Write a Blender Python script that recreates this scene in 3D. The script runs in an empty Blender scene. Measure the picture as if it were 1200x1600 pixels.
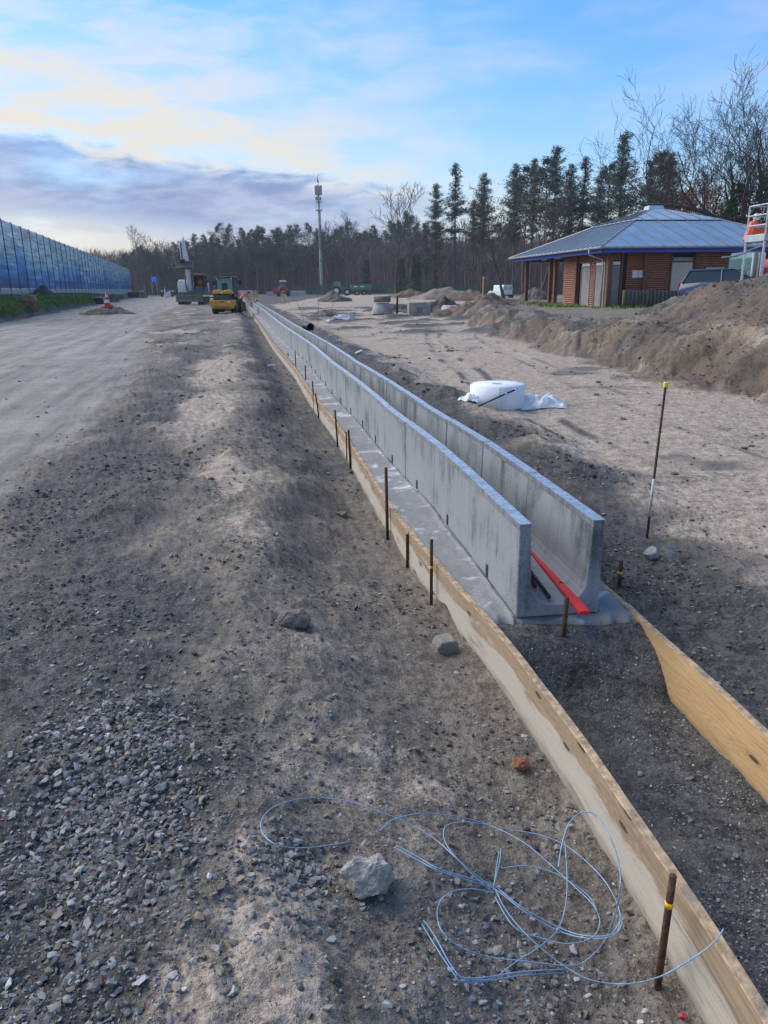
import bpy, math, random
import numpy as np
from mathutils import Vector, Matrix, Euler

random.seed(7)
RNG = np.random.default_rng(7)
C = bpy.context.scene.collection
SC = bpy.context.scene

# ------------------------------------------------------------------ camera
FOC = 1180.0                       # focal length in 1600-high picture pixels
PITCH = math.atan(352.0 / FOC)
cam_data = bpy.data.cameras.new('camera')
cam = bpy.data.objects.new('camera', cam_data)
C.objects.link(cam)
cam_data.sensor_fit = 'VERTICAL'
cam_data.sensor_height = 36.0
cam_data.lens = FOC / 1600.0 * 36.0
cam_data.clip_start = 0.05
cam_data.clip_end = 4000.0
cam.matrix_world = Matrix.Translation((0, 0, 1.6)) @ Matrix.Rotation(math.pi / 2 - PITCH, 4, 'X') @ Matrix.Rotation(math.radians(-0.8), 4, 'Z')
SC.camera = cam

# ------------------------------------------------------------------ sky, sun, exposure
SUN_EL, SUN_AZ = math.radians(43), math.radians(-62)      # azimuth from +Y, positive to the right
SC.view_settings.view_transform = 'Standard'
SC.view_settings.look = 'None'
SC.view_settings.exposure = 0.88
SC.view_settings.gamma = 1.0
SC.view_settings.use_curve_mapping = False
SC.cycles.max_bounces = 6
SC.cycles.diffuse_bounces = 3
SC.cycles.glossy_bounces = 3
SC.cycles.transmission_bounces = 4
SC.cycles.transparent_max_bounces = 12
SC.cycles.volume_bounces = 0
SC.cycles.use_denoising = True

sun_data = bpy.data.lights.new('sun', 'SUN')
sun_data.energy = 2.1
sun_data.angle = math.radians(60)
sun_data.color = (1.0, 0.90, 0.78)
sun = bpy.data.objects.new('sun', sun_data)
C.objects.link(sun)
sd = Vector((math.sin(SUN_AZ) * math.cos(SUN_EL), math.cos(SUN_AZ) * math.cos(SUN_EL), math.sin(SUN_EL)))
sun.rotation_euler = sd.to_track_quat('Z', 'Y').to_euler()


class NT:
    """small helper round a node tree"""
    def __init__(self, tree):
        self.t = tree
        tree.nodes.clear()

    def n(self, kind, **kw):
        nd = self.t.nodes.new(kind)
        for k, v in kw.items():
            if k == 'inp':
                for kk, vv in v.items():
                    self.set(nd, kk, vv)
            else:
                setattr(nd, k, v)
        return nd

    def set(self, nd, key, val):
        sock = nd.inputs[key]
        if isinstance(val, bpy.types.NodeSocket):
            self.t.links.new(val, sock)
        else:
            sock.default_value = val

    def m(self, op, a, b=0.0, c=None, clamp=False):
        nd = self.t.nodes.new('ShaderNodeMath')
        nd.operation = op
        nd.use_clamp = clamp
        self.set(nd, 0, a)
        self.set(nd, 1, b)
        if c is not None:
            self.set(nd, 2, c)
        return nd.outputs[0]

    def ramp(self, v, lo, hi):
        nd = self.t.nodes.new('ShaderNodeMapRange')
        nd.interpolation_type = 'SMOOTHSTEP'
        self.set(nd, 0, v)
        self.set(nd, 1, lo)
        self.set(nd, 2, hi)
        return nd.outputs[0]

    def mix(self, f, a, b, blend='MIX'):
        nd = self.t.nodes.new('ShaderNodeMix')
        nd.data_type = 'RGBA'
        nd.blend_type = blend
        self.set(nd, 0, f)
        self.set(nd, 6, a if isinstance(a, bpy.types.NodeSocket) else (*a[:3], 1.0))
        self.set(nd, 7, b if isinstance(b, bpy.types.NodeSocket) else (*b[:3], 1.0))
        return nd.outputs[2]

    def noise(self, vec, scale, detail=4.0, rough=0.55, dist=0.0):
        nd = self.t.nodes.new('ShaderNodeTexNoise')
        self.set(nd, 'Vector', vec)
        self.set(nd, 'Scale', scale)
        self.set(nd, 'Detail', detail)
        self.set(nd, 'Roughness', rough)
        self.set(nd, 'Distortion', dist)
        return nd.outputs[0]

    def vscale(self, vec, s):
        nd = self.t.nodes.new('ShaderNodeMapping')
        self.set(nd, 'Vector', vec)
        nd.inputs['Scale'].default_value = s
        return nd.outputs[0]


def build_world():
    w = bpy.data.worlds.new('World')
    SC.world = w
    w.use_nodes = True
    k = NT(w.node_tree)
    out = k.n('ShaderNodeOutputWorld')
    bg = k.n('ShaderNodeBackground')
    k.t.links.new(bg.outputs[0], out.inputs[0])
    sky = k.n('ShaderNodeTexSky', sky_type='NISHITA', sun_disc=False)
    sky.sun_elevation = SUN_EL
    sky.sun_rotation = SUN_AZ
    sky.air_density = 1.0
    sky.dust_density = 0.6
    sky.ozone_density = 2.0
    STR = 0.10
    bg.inputs[1].default_value = STR
    tc = k.n('ShaderNodeTexCoord')
    d = tc.outputs['Generated']
    sep = k.n('ShaderNodeSeparateXYZ', inp={0: d})
    X, Y, Zc = sep.outputs
    el = k.m('MULTIPLY', k.m('ARCSINE', Zc), 57.2958)
    az = k.m('MULTIPLY', k.m('ARCTAN2', X, Y), 57.2958)
    # cloud coordinates: degrees of azimuth and elevation, streaked along the horizon
    cv = k.n('ShaderNodeCombineXYZ', inp={0: k.m('MULTIPLY', az, 0.055), 1: k.m('MULTIPLY', el, 0.20), 2: 0.0}).outputs[0]
    n1 = k.noise(cv, 1.0, 5, 0.55, 0.4)
    n2 = k.noise(cv, 3.1, 5, 0.6, 0.3)
    slant = k.m('SUBTRACT', el, k.m('MULTIPLY', az, -0.10))     # layers sink to the right
    rgb = lambda r, g, b: (r / STR, g / STR, b / STR)
    # clear sky: the physical sky, balanced to the cool blue of the photograph
    tint = k.mix(k.ramp(el, 0.0, 18.0), (0.86, 0.90, 0.95), (0.50, 0.88, 1.24))
    base = k.mix(1.0, sky.outputs[0], tint, 'MULTIPLY')
    # thin high veil
    left = k.ramp(az, 22.0, -24.0)
    veil = k.m('MULTIPLY', k.ramp(k.m('ADD', k.m('MULTIPLY', n1, 0.65), k.m('MULTIPLY', n2, 0.35)), 0.40, 0.68), k.m('ADD', 0.26, k.m('MULTIPLY', left, 0.66)))
    hi = k.m('SUBTRACT', 1.0, k.m('MULTIPLY', k.ramp(el, 13.0, 24.0), 0.35))
    veil = k.m('MULTIPLY', veil, hi)
    veilcol = k.mix(k.ramp(el, 2.0, 15.0), rgb(0.49, 0.435, 0.365), rgb(0.465, 0.455, 0.41))
    c1 = k.mix(veil, base, veilcol)
    # pale warm glow low over the horizon
    glow = k.m('MULTIPLY', k.ramp(el, 8.0, 0.5), 0.66)
    c2 = k.mix(glow, c1, rgb(0.46, 0.405, 0.355))
    # blue-grey cloud bank, low on the left side, thinning to the right
    wob = k.m('MULTIPLY', k.m('SUBTRACT', n2, 0.5), 3.6)
    e2 = k.m('ADD', k.m('ADD', el, k.m('MULTIPLY', az, 0.11)), wob)
    bank = k.m('MULTIPLY', k.ramp(e2, 0.8, 3.6), k.ramp(e2, 7.0, 5.9))
    bank = k.m('MULTIPLY', bank, k.ramp(az, 11.0, -7.0))
    n3 = k.noise(cv, 5.0, 4, 0.55, 0.2)
    hole = k.ramp(k.m('ADD', k.m('MULTIPLY', n1, 0.8), k.m('MULTIPLY', n3, 0.2)), 0.30, 0.52)
    bank = k.m('MULTIPLY', bank, k.m('ADD', 0.35, k.m('MULTIPLY', hole, 0.6)))
    bankcol = k.mix(k.ramp(n2, 0.35, 0.65), rgb(0.126, 0.174, 0.318), rgb(0.269, 0.300, 0.419))
    # sunlit upper rim of the bank
    rim = k.m('MULTIPLY', k.m('MULTIPLY', k.ramp(e2, 5.6, 6.8), k.ramp(e2, 16.0, 8.0)), k.m('MULTIPLY', k.ramp(az, 14.0, -14.0), k.m('ADD', 0.35, k.m('MULTIPLY', k.ramp(n2, 0.35, 0.6), 0.55))))
    c2 = k.mix(rim, c2, rgb(0.495, 0.455, 0.375))
    c3 = k.mix(bank, c2, bankcol)
    k.set(bg, 0, c3)


build_world()

# ------------------------------------------------------------------ mesh helpers


class MB:
    """collects vertices and faces for ONE mesh object"""
    def __init__(self):
        self.v, self.f, self.mi = [], [], []

    def add(self, vs, fs, mi=0):
        o = len(self.v)
        self.v.extend([tuple(p) for p in vs])
        self.f.extend([tuple(o + i for i in q) for q in fs])
        self.mi.extend([mi] * len(fs))

    def box(self, c, s, rz=0.0, mi=0, rx=0.0, ry=0.0, taper=1.0):
        hx, hy, hz = s[0] / 2, s[1] / 2, s[2] / 2
        R = Euler((rx, ry, rz)).to_matrix()
        vs = []
        for z, t in ((-hz, 1.0), (hz, taper)):
            for x, y in ((-hx, -hy), (hx, -hy), (hx, hy), (-hx, hy)):
                p = R @ Vector((x * t, y * t, z))
                vs.append((p.x + c[0], p.y + c[1], p.z + c[2]))
        self.add(vs, [(0, 3, 2, 1), (4, 5, 6, 7), (0, 1, 5, 4), (1, 2, 6, 5), (2, 3, 7, 6), (3, 0, 4, 7)], mi)

    def tube(self, pts, radii, n=6, mi=0, cap=True):
        pts = [Vector(p) for p in pts]
        if not hasattr(radii, '__len__'):
            radii = [radii] * len(pts)
        vs, fs = [], []
        up = Vector((0.13, 0.21, 0.97)).normalized()
        for i, p in enumerate(pts):
            t = (pts[min(i + 1, len(pts) - 1)] - pts[max(i - 1, 0)])
            t = t.normalized() if t.length > 1e-9 else Vector((0, 0, 1))
            a = t.cross(up)
            if a.length < 0.2:
                a = t.cross(Vector((1, 0, 0)))
            a.normalize()
            b = t.cross(a)
            for k in range(n):
                an = 2 * math.pi * k / n
                vs.append(p + (a * math.cos(an) + b * math.sin(an)) * radii[i])
        for i in range(len(pts) - 1):
            for k in range(n):
                k2 = (k + 1) % n
                fs.append((i * n + k, i * n + k2, (i + 1) * n + k2, (i + 1) * n + k))
        if cap:
            fs.append(tuple(range(n)))
            fs.append(tuple((len(pts) - 1) * n + k for k in reversed(range(n))))
        self.add(vs, fs, mi)

    def lathe(self, c, prof, n=16, mi=0, close=True, axis='Z'):
        vs, fs = [], []
        for r, z in prof:
            for k in range(n):
                a = 2 * math.pi * k / n
                q = (r * math.cos(a), r * math.sin(a), z)
                if axis == 'X':
                    q = (q[2], q[0], q[1])
                elif axis == 'Y':
                    q = (q[0], q[2], q[1])
                vs.append((q[0] + c[0], q[1] + c[1], q[2] + c[2]))
        for i in range(len(prof) - 1):
            for k in range(n):
                k2 = (k + 1) % n
                fs.append((i * n + k, i * n + k2, (i + 1) * n + k2, (i + 1) * n + k))
        if close:
            fs.append(tuple(reversed(range(n))))
            fs.append(tuple((len(prof) - 1) * n + k for k in range(n)))
        self.add(vs, fs, mi)

    def prism(self, poly, y0, y1, mi=0, plane='XZ'):
        """poly in a plane, pushed along the third axis from y0 to y1"""
        n = len(poly)
        def P(a, b, t):
            return (a, t, b) if plane == 'XZ' else ((t, a, b) if plane == 'YZ' else (a, b, t))
        vs = [P(a, b, y0) for a, b in poly] + [P(a, b, y1) for a, b in poly]
        fs = [tuple(range(n)), tuple(n + i for i in reversed(range(n)))]
        for i in range(n):
            j = (i + 1) % n
            fs.append((i, n + i, n + j, j))
        self.add(vs, fs, mi)

    def build(self, name, mats, parent=None, smooth=False, bevel=0.0, fix=True):
        me = bpy.data.meshes.new(name)
        me.from_pydata(self.v, [], self.f)
        if not isinstance(mats, (list, tuple)):
            mats = [mats]
        for m in mats:
            me.materials.append(m)
        if len(mats) > 1:
            me.polygons.foreach_set('material_index', self.mi)
        if fix:
            import bmesh
            bm = bmesh.new()
            bm.from_mesh(me)
            bmesh.ops.recalc_face_normals(bm, faces=bm.faces)
            if bevel > 0:
                ed = [e for e in bm.edges if len(e.link_faces) == 2 and e.calc_face_angle(0) > 0.6]
                bmesh.ops.bevel(bm, geom=ed, offset=bevel, segments=1, affect='EDGES', clamp_overlap=True)
            bm.to_mesh(me)
            bm.free()
        if smooth:
            me.polygons.foreach_set('use_smooth', [True] * len(me.polygons))
        o = bpy.data.objects.new(name, me)
        C.objects.link(o)
        if parent:
            o.parent = parent
        return o


def np_mesh(name, V, F, mat, smooth=False, parent=None, cols=None):
    """big mesh from arrays; F is (n,3) or (n,4); cols: dict name -> (nv,4)"""
    me = bpy.data.meshes.new(name)
    V = np.asarray(V, dtype=np.float32)
    F = np.asarray(F, dtype=np.int32)
    n, s = F.shape
    me.vertices.add(len(V))
    me.vertices.foreach_set('co', V.ravel())
    me.loops.add(n * s)
    me.loops.foreach_set('vertex_index', F.ravel())
    me.polygons.add(n)
    me.polygons.foreach_set('loop_start', np.arange(0, n * s, s, dtype=np.int32))
    me.polygons.foreach_set('loop_total', np.full(n, s, dtype=np.int32))
    me.polygons.foreach_set('use_smooth', np.full(n, bool(smooth)))
    me.update(calc_edges=True)
    for cn, arr in (cols or {}).items():
        at = me.color_attributes.new(cn, 'FLOAT_COLOR', 'POINT')
        at.data.foreach_set('color', np.asarray(arr, dtype=np.float32).ravel())
    me.materials.append(mat)
    o = bpy.data.objects.new(name, me)
    C.objects.link(o)
    if parent:
        o.parent = parent
    return o


def tag(o, label=None, cat=None, group=None, kind=None):
    if label:
        o['label'] = label
    if cat:
        o['category'] = cat
        o['kind'] = 'thing'
    if group:
        o['group'] = group
    if kind:
        o['kind'] = kind
    return o


def thing(name, label, cat, loc=(0, 0, 0), rz=0.0, group=None):
    o = bpy.data.objects.new(name, None)
    C.objects.link(o)
    o.location = loc
    o.rotation_euler = (0, 0, rz)
    o.empty_display_size = 0.2
    return tag(o, label, cat, group)


def dup(root, loc, rz=0.0, label=None, scale=None, group=None):
    r = root.copy()
    C.objects.link(r)
    r.location = loc
    r.rotation_euler = (0, 0, rz)
    if scale:
        r.scale = scale if hasattr(scale, '__len__') else (scale,) * 3
    if label:
        r['label'] = label
    if group:
        r['group'] = group
    for ch in list(root.children):
        c = ch.copy()
        C.objects.link(c)
        c.parent = r
        for g in list(ch.children):
            h = g.copy()
            C.objects.link(h)
            h.parent = c
    return r


# ------------------------------------------------------------------ materials
MATS = {}


def mat(name, col, rough=0.7, metal=0.0, var=0.25, scale=6.0, bump=0.0, bscale=40.0, dirt=None, dscale=2.0, damt=0.4, spec=0.5, stretch=(1, 1, 1), trans=0.0, coat=0.0):
    """principled material with procedural colour variation, optional dirt and fine relief"""
    if name in MATS:
        return MATS[name]
    m = bpy.data.materials.new(name)
    m.use_nodes = True
    k = NT(m.node_tree)
    out = k.n('ShaderNodeOutputMaterial')
    p = k.n('ShaderNodeBsdfPrincipled')
    k.t.links.new(p.outputs[0], out.inputs[0])
    tc = k.n('ShaderNodeTexCoord')
    v = k.vscale(tc.outputs['Object'], stretch)
    n = k.noise(v, scale, 5, 0.6)
    lo = tuple(c * (1 - var) for c in col)
    hi = tuple(min(1, c * (1 + var)) for c in col)
    c = k.mix(k.ramp(n, 0.3, 0.7), lo, hi)
    if dirt:
        dn = k.noise(v, dscale, 6, 0.65)
        c = k.mix(k.m('MULTIPLY', k.ramp(dn, 0.45, 0.7), damt), c, dirt)
    k.set(p, 'Base Color', c)
    p.inputs['Roughness'].default_value = rough
    p.inputs['Metallic'].default_value = metal
    p.inputs['Specular IOR Level'].default_value = spec
    if trans:
        p.inputs['Transmission Weight'].default_value = trans
    if coat:
        p.inputs['Coat Weight'].default_value = coat
    if bump:
        bn = k.noise(v, bscale, 4, 0.6)
        b = k.n('ShaderNodeBump', inp={'Height': bn, 'Strength': bump, 'Distance': 1.0 / bscale})
        k.t.links.new(b.outputs[0], p.inputs['Normal'])
    MATS[name] = m
    return m


def ground_material():
    """earth: zones come from the vertex attributes, grain and pebbles from noise"""
    m = bpy.data.materials.new('earth')
    m.use_nodes = True
    k = NT(m.node_tree)
    out = k.n('ShaderNodeOutputMaterial')
    p = k.n('ShaderNodeBsdfPrincipled')
    k.t.links.new(p.outputs[0], out.inputs[0])
    p.inputs['Specular IOR Level'].default_value = 0.25
    geo = k.n('ShaderNodeNewGeometry')
    pos = geo.outputs['Position']
    za = k.n('ShaderNodeVertexColor', layer_name='zone')
    zs = k.n('ShaderNodeSeparateColor', inp={0: za.outputs[0]})
    sand, dark, road = zs.outputs
    zb = k.n('ShaderNodeVertexColor', layer_name='cover')
    zs2 = k.n('ShaderNodeSeparateColor', inp={0: zb.outputs[0]})
    grass, grit, red = zs2.outputs
    nA = k.noise(pos, 0.9, 6, 0.62)
    nB = k.noise(pos, 7.0, 6, 0.66)
    nC = k.noise(pos, 60.0, 4, 0.7)
    nD = k.noise(pos, 320.0, 2, 0.6)
    nM = k.noise(pos, 24.0, 5, 0.72)
    fine = k.m('ADD', k.m('ADD', k.m('MULTIPLY', nB, 0.28), k.m('MULTIPLY', nM, 0.28)), k.m('ADD', k.m('MULTIPLY', nC, 0.26), k.m('MULTIPLY', nD, 0.18)))
    # base: brownish grey soil
    c = k.mix(k.ramp(fine, 0.41, 0.59), (0.094, 0.081, 0.066), (0.290, 0.252, 0.204))
    sm = k.ramp(k.m('ADD', sand, k.m('MULTIPLY', k.m('SUBTRACT', fine, 0.5), 1.5)), 0.25, 0.75)
    sandc = k.mix(k.ramp(fine, 0.41, 0.59), (0.21, 0.172, 0.136), (0.53, 0.448, 0.358))
    c = k.mix(sm, c, sandc)
    rm = k.ramp(k.m('ADD', road, k.m('MULTIPLY', k.m('SUBTRACT', nB, 0.5), 0.9)), 0.2, 0.8)
    # wheel streaks along the driven track
    sx_ = k.n('ShaderNodeSeparateXYZ', inp={0: pos})
    trv = k.n('ShaderNodeCombineXYZ', inp={0: k.m('MULTIPLY', k.m('ADD', sx_.outputs[0], k.m('MULTIPLY', sx_.outputs[1], 0.21)), 2.6), 1: k.m('MULTIPLY', sx_.outputs[1], 0.16), 2: 0.0}).outputs[0]
    nT = k.noise(trv, 1.0, 5, 0.6, 0.4)
    roadc = k.mix(k.ramp(k.m('ADD', k.m('ADD', k.m('MULTIPLY', nA, 0.25), k.m('MULTIPLY', nT, 0.40)), k.m('MULTIPLY', fine, 0.35)), 0.36, 0.62), (0.150, 0.142, 0.126), (0.350, 0.330, 0.290))
    c = k.mix(rm, c, roadc)
    dm = k.ramp(k.m('ADD', dark, k.m('MULTIPLY', k.m('SUBTRACT', fine, 0.5), 1.6)), 0.25, 0.8)
    darkc = k.mix(k.ramp(fine, 0.41, 0.59), (0.024, 0.024, 0.023), (0.138, 0.134, 0.126))
    c = k.mix(dm, c, darkc)
    c = k.mix(k.m('MULTIPLY', red, 0.7), c, k.mix(fine, (0.080, 0.054, 0.036), (0.215, 0.150, 0.098)))
    # pebbles
    vo = k.n('ShaderNodeTexVoronoi', inp={'Vector': pos, 'Scale': 75.0, 'Randomness': 1.0})
    vr = k.n('ShaderNodeSeparateColor', inp={0: vo.outputs['Color']})
    peb = k.m('MULTIPLY', k.ramp(vo.outputs['Distance'], 0.42, 0.22), k.m('MULTIPLY', k.ramp(vr.outputs[0], 0.45, 0.55), grit))
    pc = k.mix(vr.outputs[1], (0.07, 0.075, 0.08), (0.30, 0.30, 0.30))
    c = k.mix(k.m('MULTIPLY', peb, 0.85), c, pc)
    # grass
    gm = k.ramp(k.m('ADD', grass, k.m('MULTIPLY', k.m('SUBTRACT', nB, 0.5), 1.2)), 0.3, 0.7)
    c = k.mix(gm, c, k.mix(k.ramp(fine, 0.38, 0.62), (0.045, 0.085, 0.018), (0.11, 0.19, 0.04)))
    k.set(p, 'Base Color', c)
    k.set(p, 'Roughness', k.m('SUBTRACT', 0.92, k.m('MULTIPLY', dark, 0.12)))
    h = k.m('ADD', k.m('ADD', k.m('MULTIPLY', nB, 0.035), k.m('MULTIPLY', nM, 0.022)), k.m('ADD', k.m('MULTIPLY', nC, 0.010), k.m('MULTIPLY', nD, 0.0025)))
    h = k.m('ADD', h, k.m('MULTIPLY', peb, 0.004))
    b = k.n('ShaderNodeBump', inp={'Height': h, 'Strength': 0.85, 'Distance': 1.0})
    k.t.links.new(b.outputs[0], p.inputs['Normal'])
    return m


def concrete_material(name, lo, hi, streak=0.5, patch=0.0):
    m = bpy.data.materials.new(name)
    m.use_nodes = True
    k = NT(m.node_tree)
    out = k.n('ShaderNodeOutputMaterial')
    p = k.n('ShaderNodeBsdfPrincipled')
    k.t.links.new(p.outputs[0], out.inputs[0])
    geo = k.n('ShaderNodeNewGeometry')
    pos = geo.outputs['Position']
    nA = k.noise(pos, 2.2, 6, 0.6)
    nB = k.noise(k.vscale(pos, (9, 9, 1.3)), 1.0, 5, 0.65)
    nC = k.noise(pos, 60.0, 3, 0.6)
    f = k.m('ADD', k.m('MULTIPLY', nA, 0.55), k.m('ADD', k.m('MULTIPLY', nB, streak * 0.5), k.m('MULTIPLY', nC, 0.2)))
    if not patch and streak > 0.8:
        pz = k.n('ShaderNodeSeparateXYZ', inp={0: pos})
        nS = k.noise(k.vscale(pos, (3.0, 3.0, 0.9)), 1.0, 5, 0.65)
        f = k.m('SUBTRACT', f, k.m('MULTIPLY', k.m('MULTIPLY', k.ramp(pz.outputs[2], 0.05, 0.40), k.ramp(nS, 0.38, 0.60)), 0.055))
    c = k.mix(k.ramp(f, 0.40, 0.62), lo, hi)
    # small pores
    vo = k.n('ShaderNodeTexVoronoi', inp={'Vector': pos, 'Scale': 55.0})
    vr = k.n('ShaderNodeSeparateColor', inp={0: vo.outputs['Color']})
    pore = k.m('MULTIPLY', k.ramp(vo.outputs['Distance'], 0.22, 0.12), k.ramp(vr.outputs[0], 0.8, 0.85))
    c = k.mix(k.m('MULTIPLY', pore, 0.6), c, tuple(x * 0.35 for x in lo))
    if patch:
        pn = k.noise(pos, 3.2, 6, 0.62, 0.6)
        c = k.mix(k.m('MULTIPLY', k.ramp(pn, 0.54, 0.66), patch), c, (0.58, 0.60, 0.63))
        dn = k.noise(pos, 1.6, 6, 0.6)
        c = k.mix(k.m('MULTIPLY', k.ramp(dn, 0.55, 0.7), 0.5), c, (0.16, 0.155, 0.14))
    k.set(p, 'Base Color', c)
    k.set(p, 'Roughness', k.m('ADD', 0.55, k.m('MULTIPLY', nA, 0.35)))
    h = k.m('ADD', k.m('MULTIPLY', nC, 0.0012), k.m('MULTIPLY', pore, -0.003))
    if patch:
        h = k.m('ADD', h, k.m('MULTIPLY', k.noise(pos, 14.0, 4, 0.6), 0.012))
    b = k.n('ShaderNodeBump', inp={'Height': h, 'Strength': 0.8, 'Distance': 1.0})
    k.t.links.new(b.outputs[0], p.inputs['Normal'])
    return m


def board_material(name, lo, hi, splash, cover):
    """sawn softwood seen along UV: u = metres along the plank, v = 0 bottom to 1 top"""
    m = bpy.data.materials.new(name)
    m.use_nodes = True
    k = NT(m.node_tree)
    out = k.n('ShaderNodeOutputMaterial')
    p = k.n('ShaderNodeBsdfPrincipled')
    k.t.links.new(p.outputs[0], out.inputs[0])
    uv = k.n('ShaderNodeUVMap')
    U = uv.outputs[0]
    sp = k.n('ShaderNodeSeparateXYZ', inp={0: U})
    # growth rings: distorted bands along the grain, bent round the knots
    g0 = k.noise(k.vscale(U, (1.2, 7.0, 1)), 1.0, 3, 0.5)
    kv = k.n('ShaderNodeTexVoronoi', voronoi_dimensions='2D', inp={'Vector': k.vscale(U, (2.1, 2.4, 1)), 'Scale': 1.0, 'Randomness': 1.0})
    kd = kv.outputs['Distance']
    band = k.m('ADD', k.m('MULTIPLY', sp.outputs[1], 6.0), k.m('ADD', k.m('MULTIPLY', g0, 6.0), k.m('MULTIPLY', k.ramp(kd, 0.35, 0.0), 2.6)))
    ring = k.m('ABSOLUTE', k.m('SUBTRACT', k.m('FRACT', band), 0.5))
    fib = k.noise(k.vscale(U, (6, 160, 1)), 1.0, 3, 0.6)
    c = k.mix(k.m('ADD', k.m('MULTIPLY', k.ramp(ring, 0.05, 0.45), 0.38), k.m('MULTIPLY', fib, 0.62)), lo, hi)
    kc = k.n('ShaderNodeSeparateColor', inp={0: kv.outputs['Color']})
    some = k.ramp(kc.outputs[0], 0.50, 0.56)
    knot = k.m('MULTIPLY', k.ramp(kd, 0.085, 0.05), some)
    # whitish cement film, ragged along its upper edge
    wn = k.noise(k.vscale(U, (3.0, 5.0, 1)), 1.0, 6, 0.65)
    film = k.ramp(k.m('ADD', sp.outputs[1], k.m('MULTIPLY', k.m('SUBTRACT', wn, 0.5), 0.9)), splash + 0.045, splash - 0.045)
    c = k.mix(k.m('MULTIPLY', film, cover), c, k.mix(k.m('ADD', k.m('MULTIPLY', fib, 0.6), k.m('MULTIPLY', wn, 0.4)), (0.36, 0.32, 0.26), (0.66, 0.61, 0.53)))
    halo = k.m('MULTIPLY', k.ramp(kd, 0.20, 0.06), some)
    c = k.mix(k.m('MULTIPLY', halo, 0.45), c, (0.24, 0.14, 0.075))
    c = k.mix(k.m('MULTIPLY', knot, 0.9), c, (0.055, 0.028, 0.016))
    st = k.noise(k.vscale(U, (1.4, 3.2, 1)), 1.7, 6, 0.7)
    c = k.mix(k.m('MULTIPLY', k.ramp(st, 0.52, 0.70), 0.65), c, (0.17, 0.135, 0.105))
    # soil splashed along the foot
    mud = k.ramp(k.m('ADD', sp.outputs[1], k.m('MULTIPLY', k.m('SUBTRACT', st, 0.5), 0.7)), 0.30, 0.06)
    c = k.mix(k.m('MULTIPLY', mud, 0.75), c, (0.115, 0.10, 0.085))
    k.set(p, 'Base Color', c)
    p.inputs['Roughness'].default_value = 0.8
    h = k.m('ADD', k.m('MULTIPLY', fib, 0.0012), k.m('ADD', k.m('MULTIPLY', ring, 0.0008), k.m('MULTIPLY', knot, -0.003)))
    b = k.n('ShaderNodeBump', inp={'Height': h, 'Strength': 0.9, 'Distance': 1.0})
    k.t.links.new(b.outputs[0], p.inputs['Normal'])
    return m


M_earth = ground_material()
M_channel = concrete_material('precast_concrete', (0.080, 0.090, 0.098), (0.265, 0.285, 0.300), 0.9)
M_bed = concrete_material('fresh_concrete', (0.20, 0.205, 0.205), (0.38, 0.385, 0.385), 0.1, patch=0.85)
M_oldconc = concrete_material('old_concrete', (0.20, 0.195, 0.17), (0.36, 0.35, 0.31), 0.5)
M_galv = mat('galvanised_steel', (0.56, 0.59, 0.62), 0.42, 0.85, 0.22, 18.0, 0.15, 60, dirt=(0.25, 0.23, 0.20), dscale=12.0, damt=0.5)
M_board = board_material('formwork_softwood', (0.24, 0.165, 0.100), (0.43, 0.32, 0.205), 0.68, 0.90)
M_board2 = board_material('formwork_clean_softwood', (0.40, 0.245, 0.105), (0.62, 0.42, 0.20), 0.12, 0.4)
M_boardtop = mat('plank_edge_wood', (0.40, 0.285, 0.17), 0.85, 0, 0.4, 25.0, 0.5, 90, dirt=(0.16, 0.15, 0.135), dscale=7.0, damt=0.85)
M_rust = mat('rusty_steel', (0.085, 0.045, 0.028), 0.85, 0.25, 0.5, 60.0, 0.5, 150, dirt=(0.20, 0.085, 0.035), dscale=25.0, damt=0.7)
M_stone = None
# ------------------------------------------------------------------ ground
#TERRAIN-BEGIN
_perm = np.random.default_rng(3).permutation(4096)
_ang = np.random.default_rng(4).uniform(0, 2 * np.pi, 4096)
_gx, _gy = np.cos(_ang), np.sin(_ang)


def perlin(x, y):
    xi = np.floor(x).astype(np.int64)
    yi = np.floor(y).astype(np.int64)
    fx, fy = x - xi, y - yi
    def g(ix, iy, dx, dy):
        h = _perm[(_perm[ix & 4095] + iy) & 4095]
        return _gx[h] * dx + _gy[h] * dy
    u = fx * fx * fx * (fx * (fx * 6 - 15) + 10)
    v = fy * fy * fy * (fy * (fy * 6 - 15) + 10)
    a = g(xi, yi, fx, fy)
    b = g(xi + 1, yi, fx - 1, fy)
    c = g(xi, yi + 1, fx, fy - 1)
    d = g(xi + 1, yi + 1, fx - 1, fy - 1)
    return (a + (b - a) * u + (c + (d - c) * u - a - (b - a) * u) * v) * 1.5


def fbm(x, y, s, octs=4, gain=0.5):
    r, a, f = 0.0, 1.0, s
    for i in range(octs):
        r = r + a * perlin(x * f + 17.3 * i, y * f - 9.1 * i)
        a *= gain
        f *= 2.03
    return r


def sstep(a, b, x):
    t = np.clip((x - a) / (b - a), 0, 1)
    return t * t * (3 - 2 * t)


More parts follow.
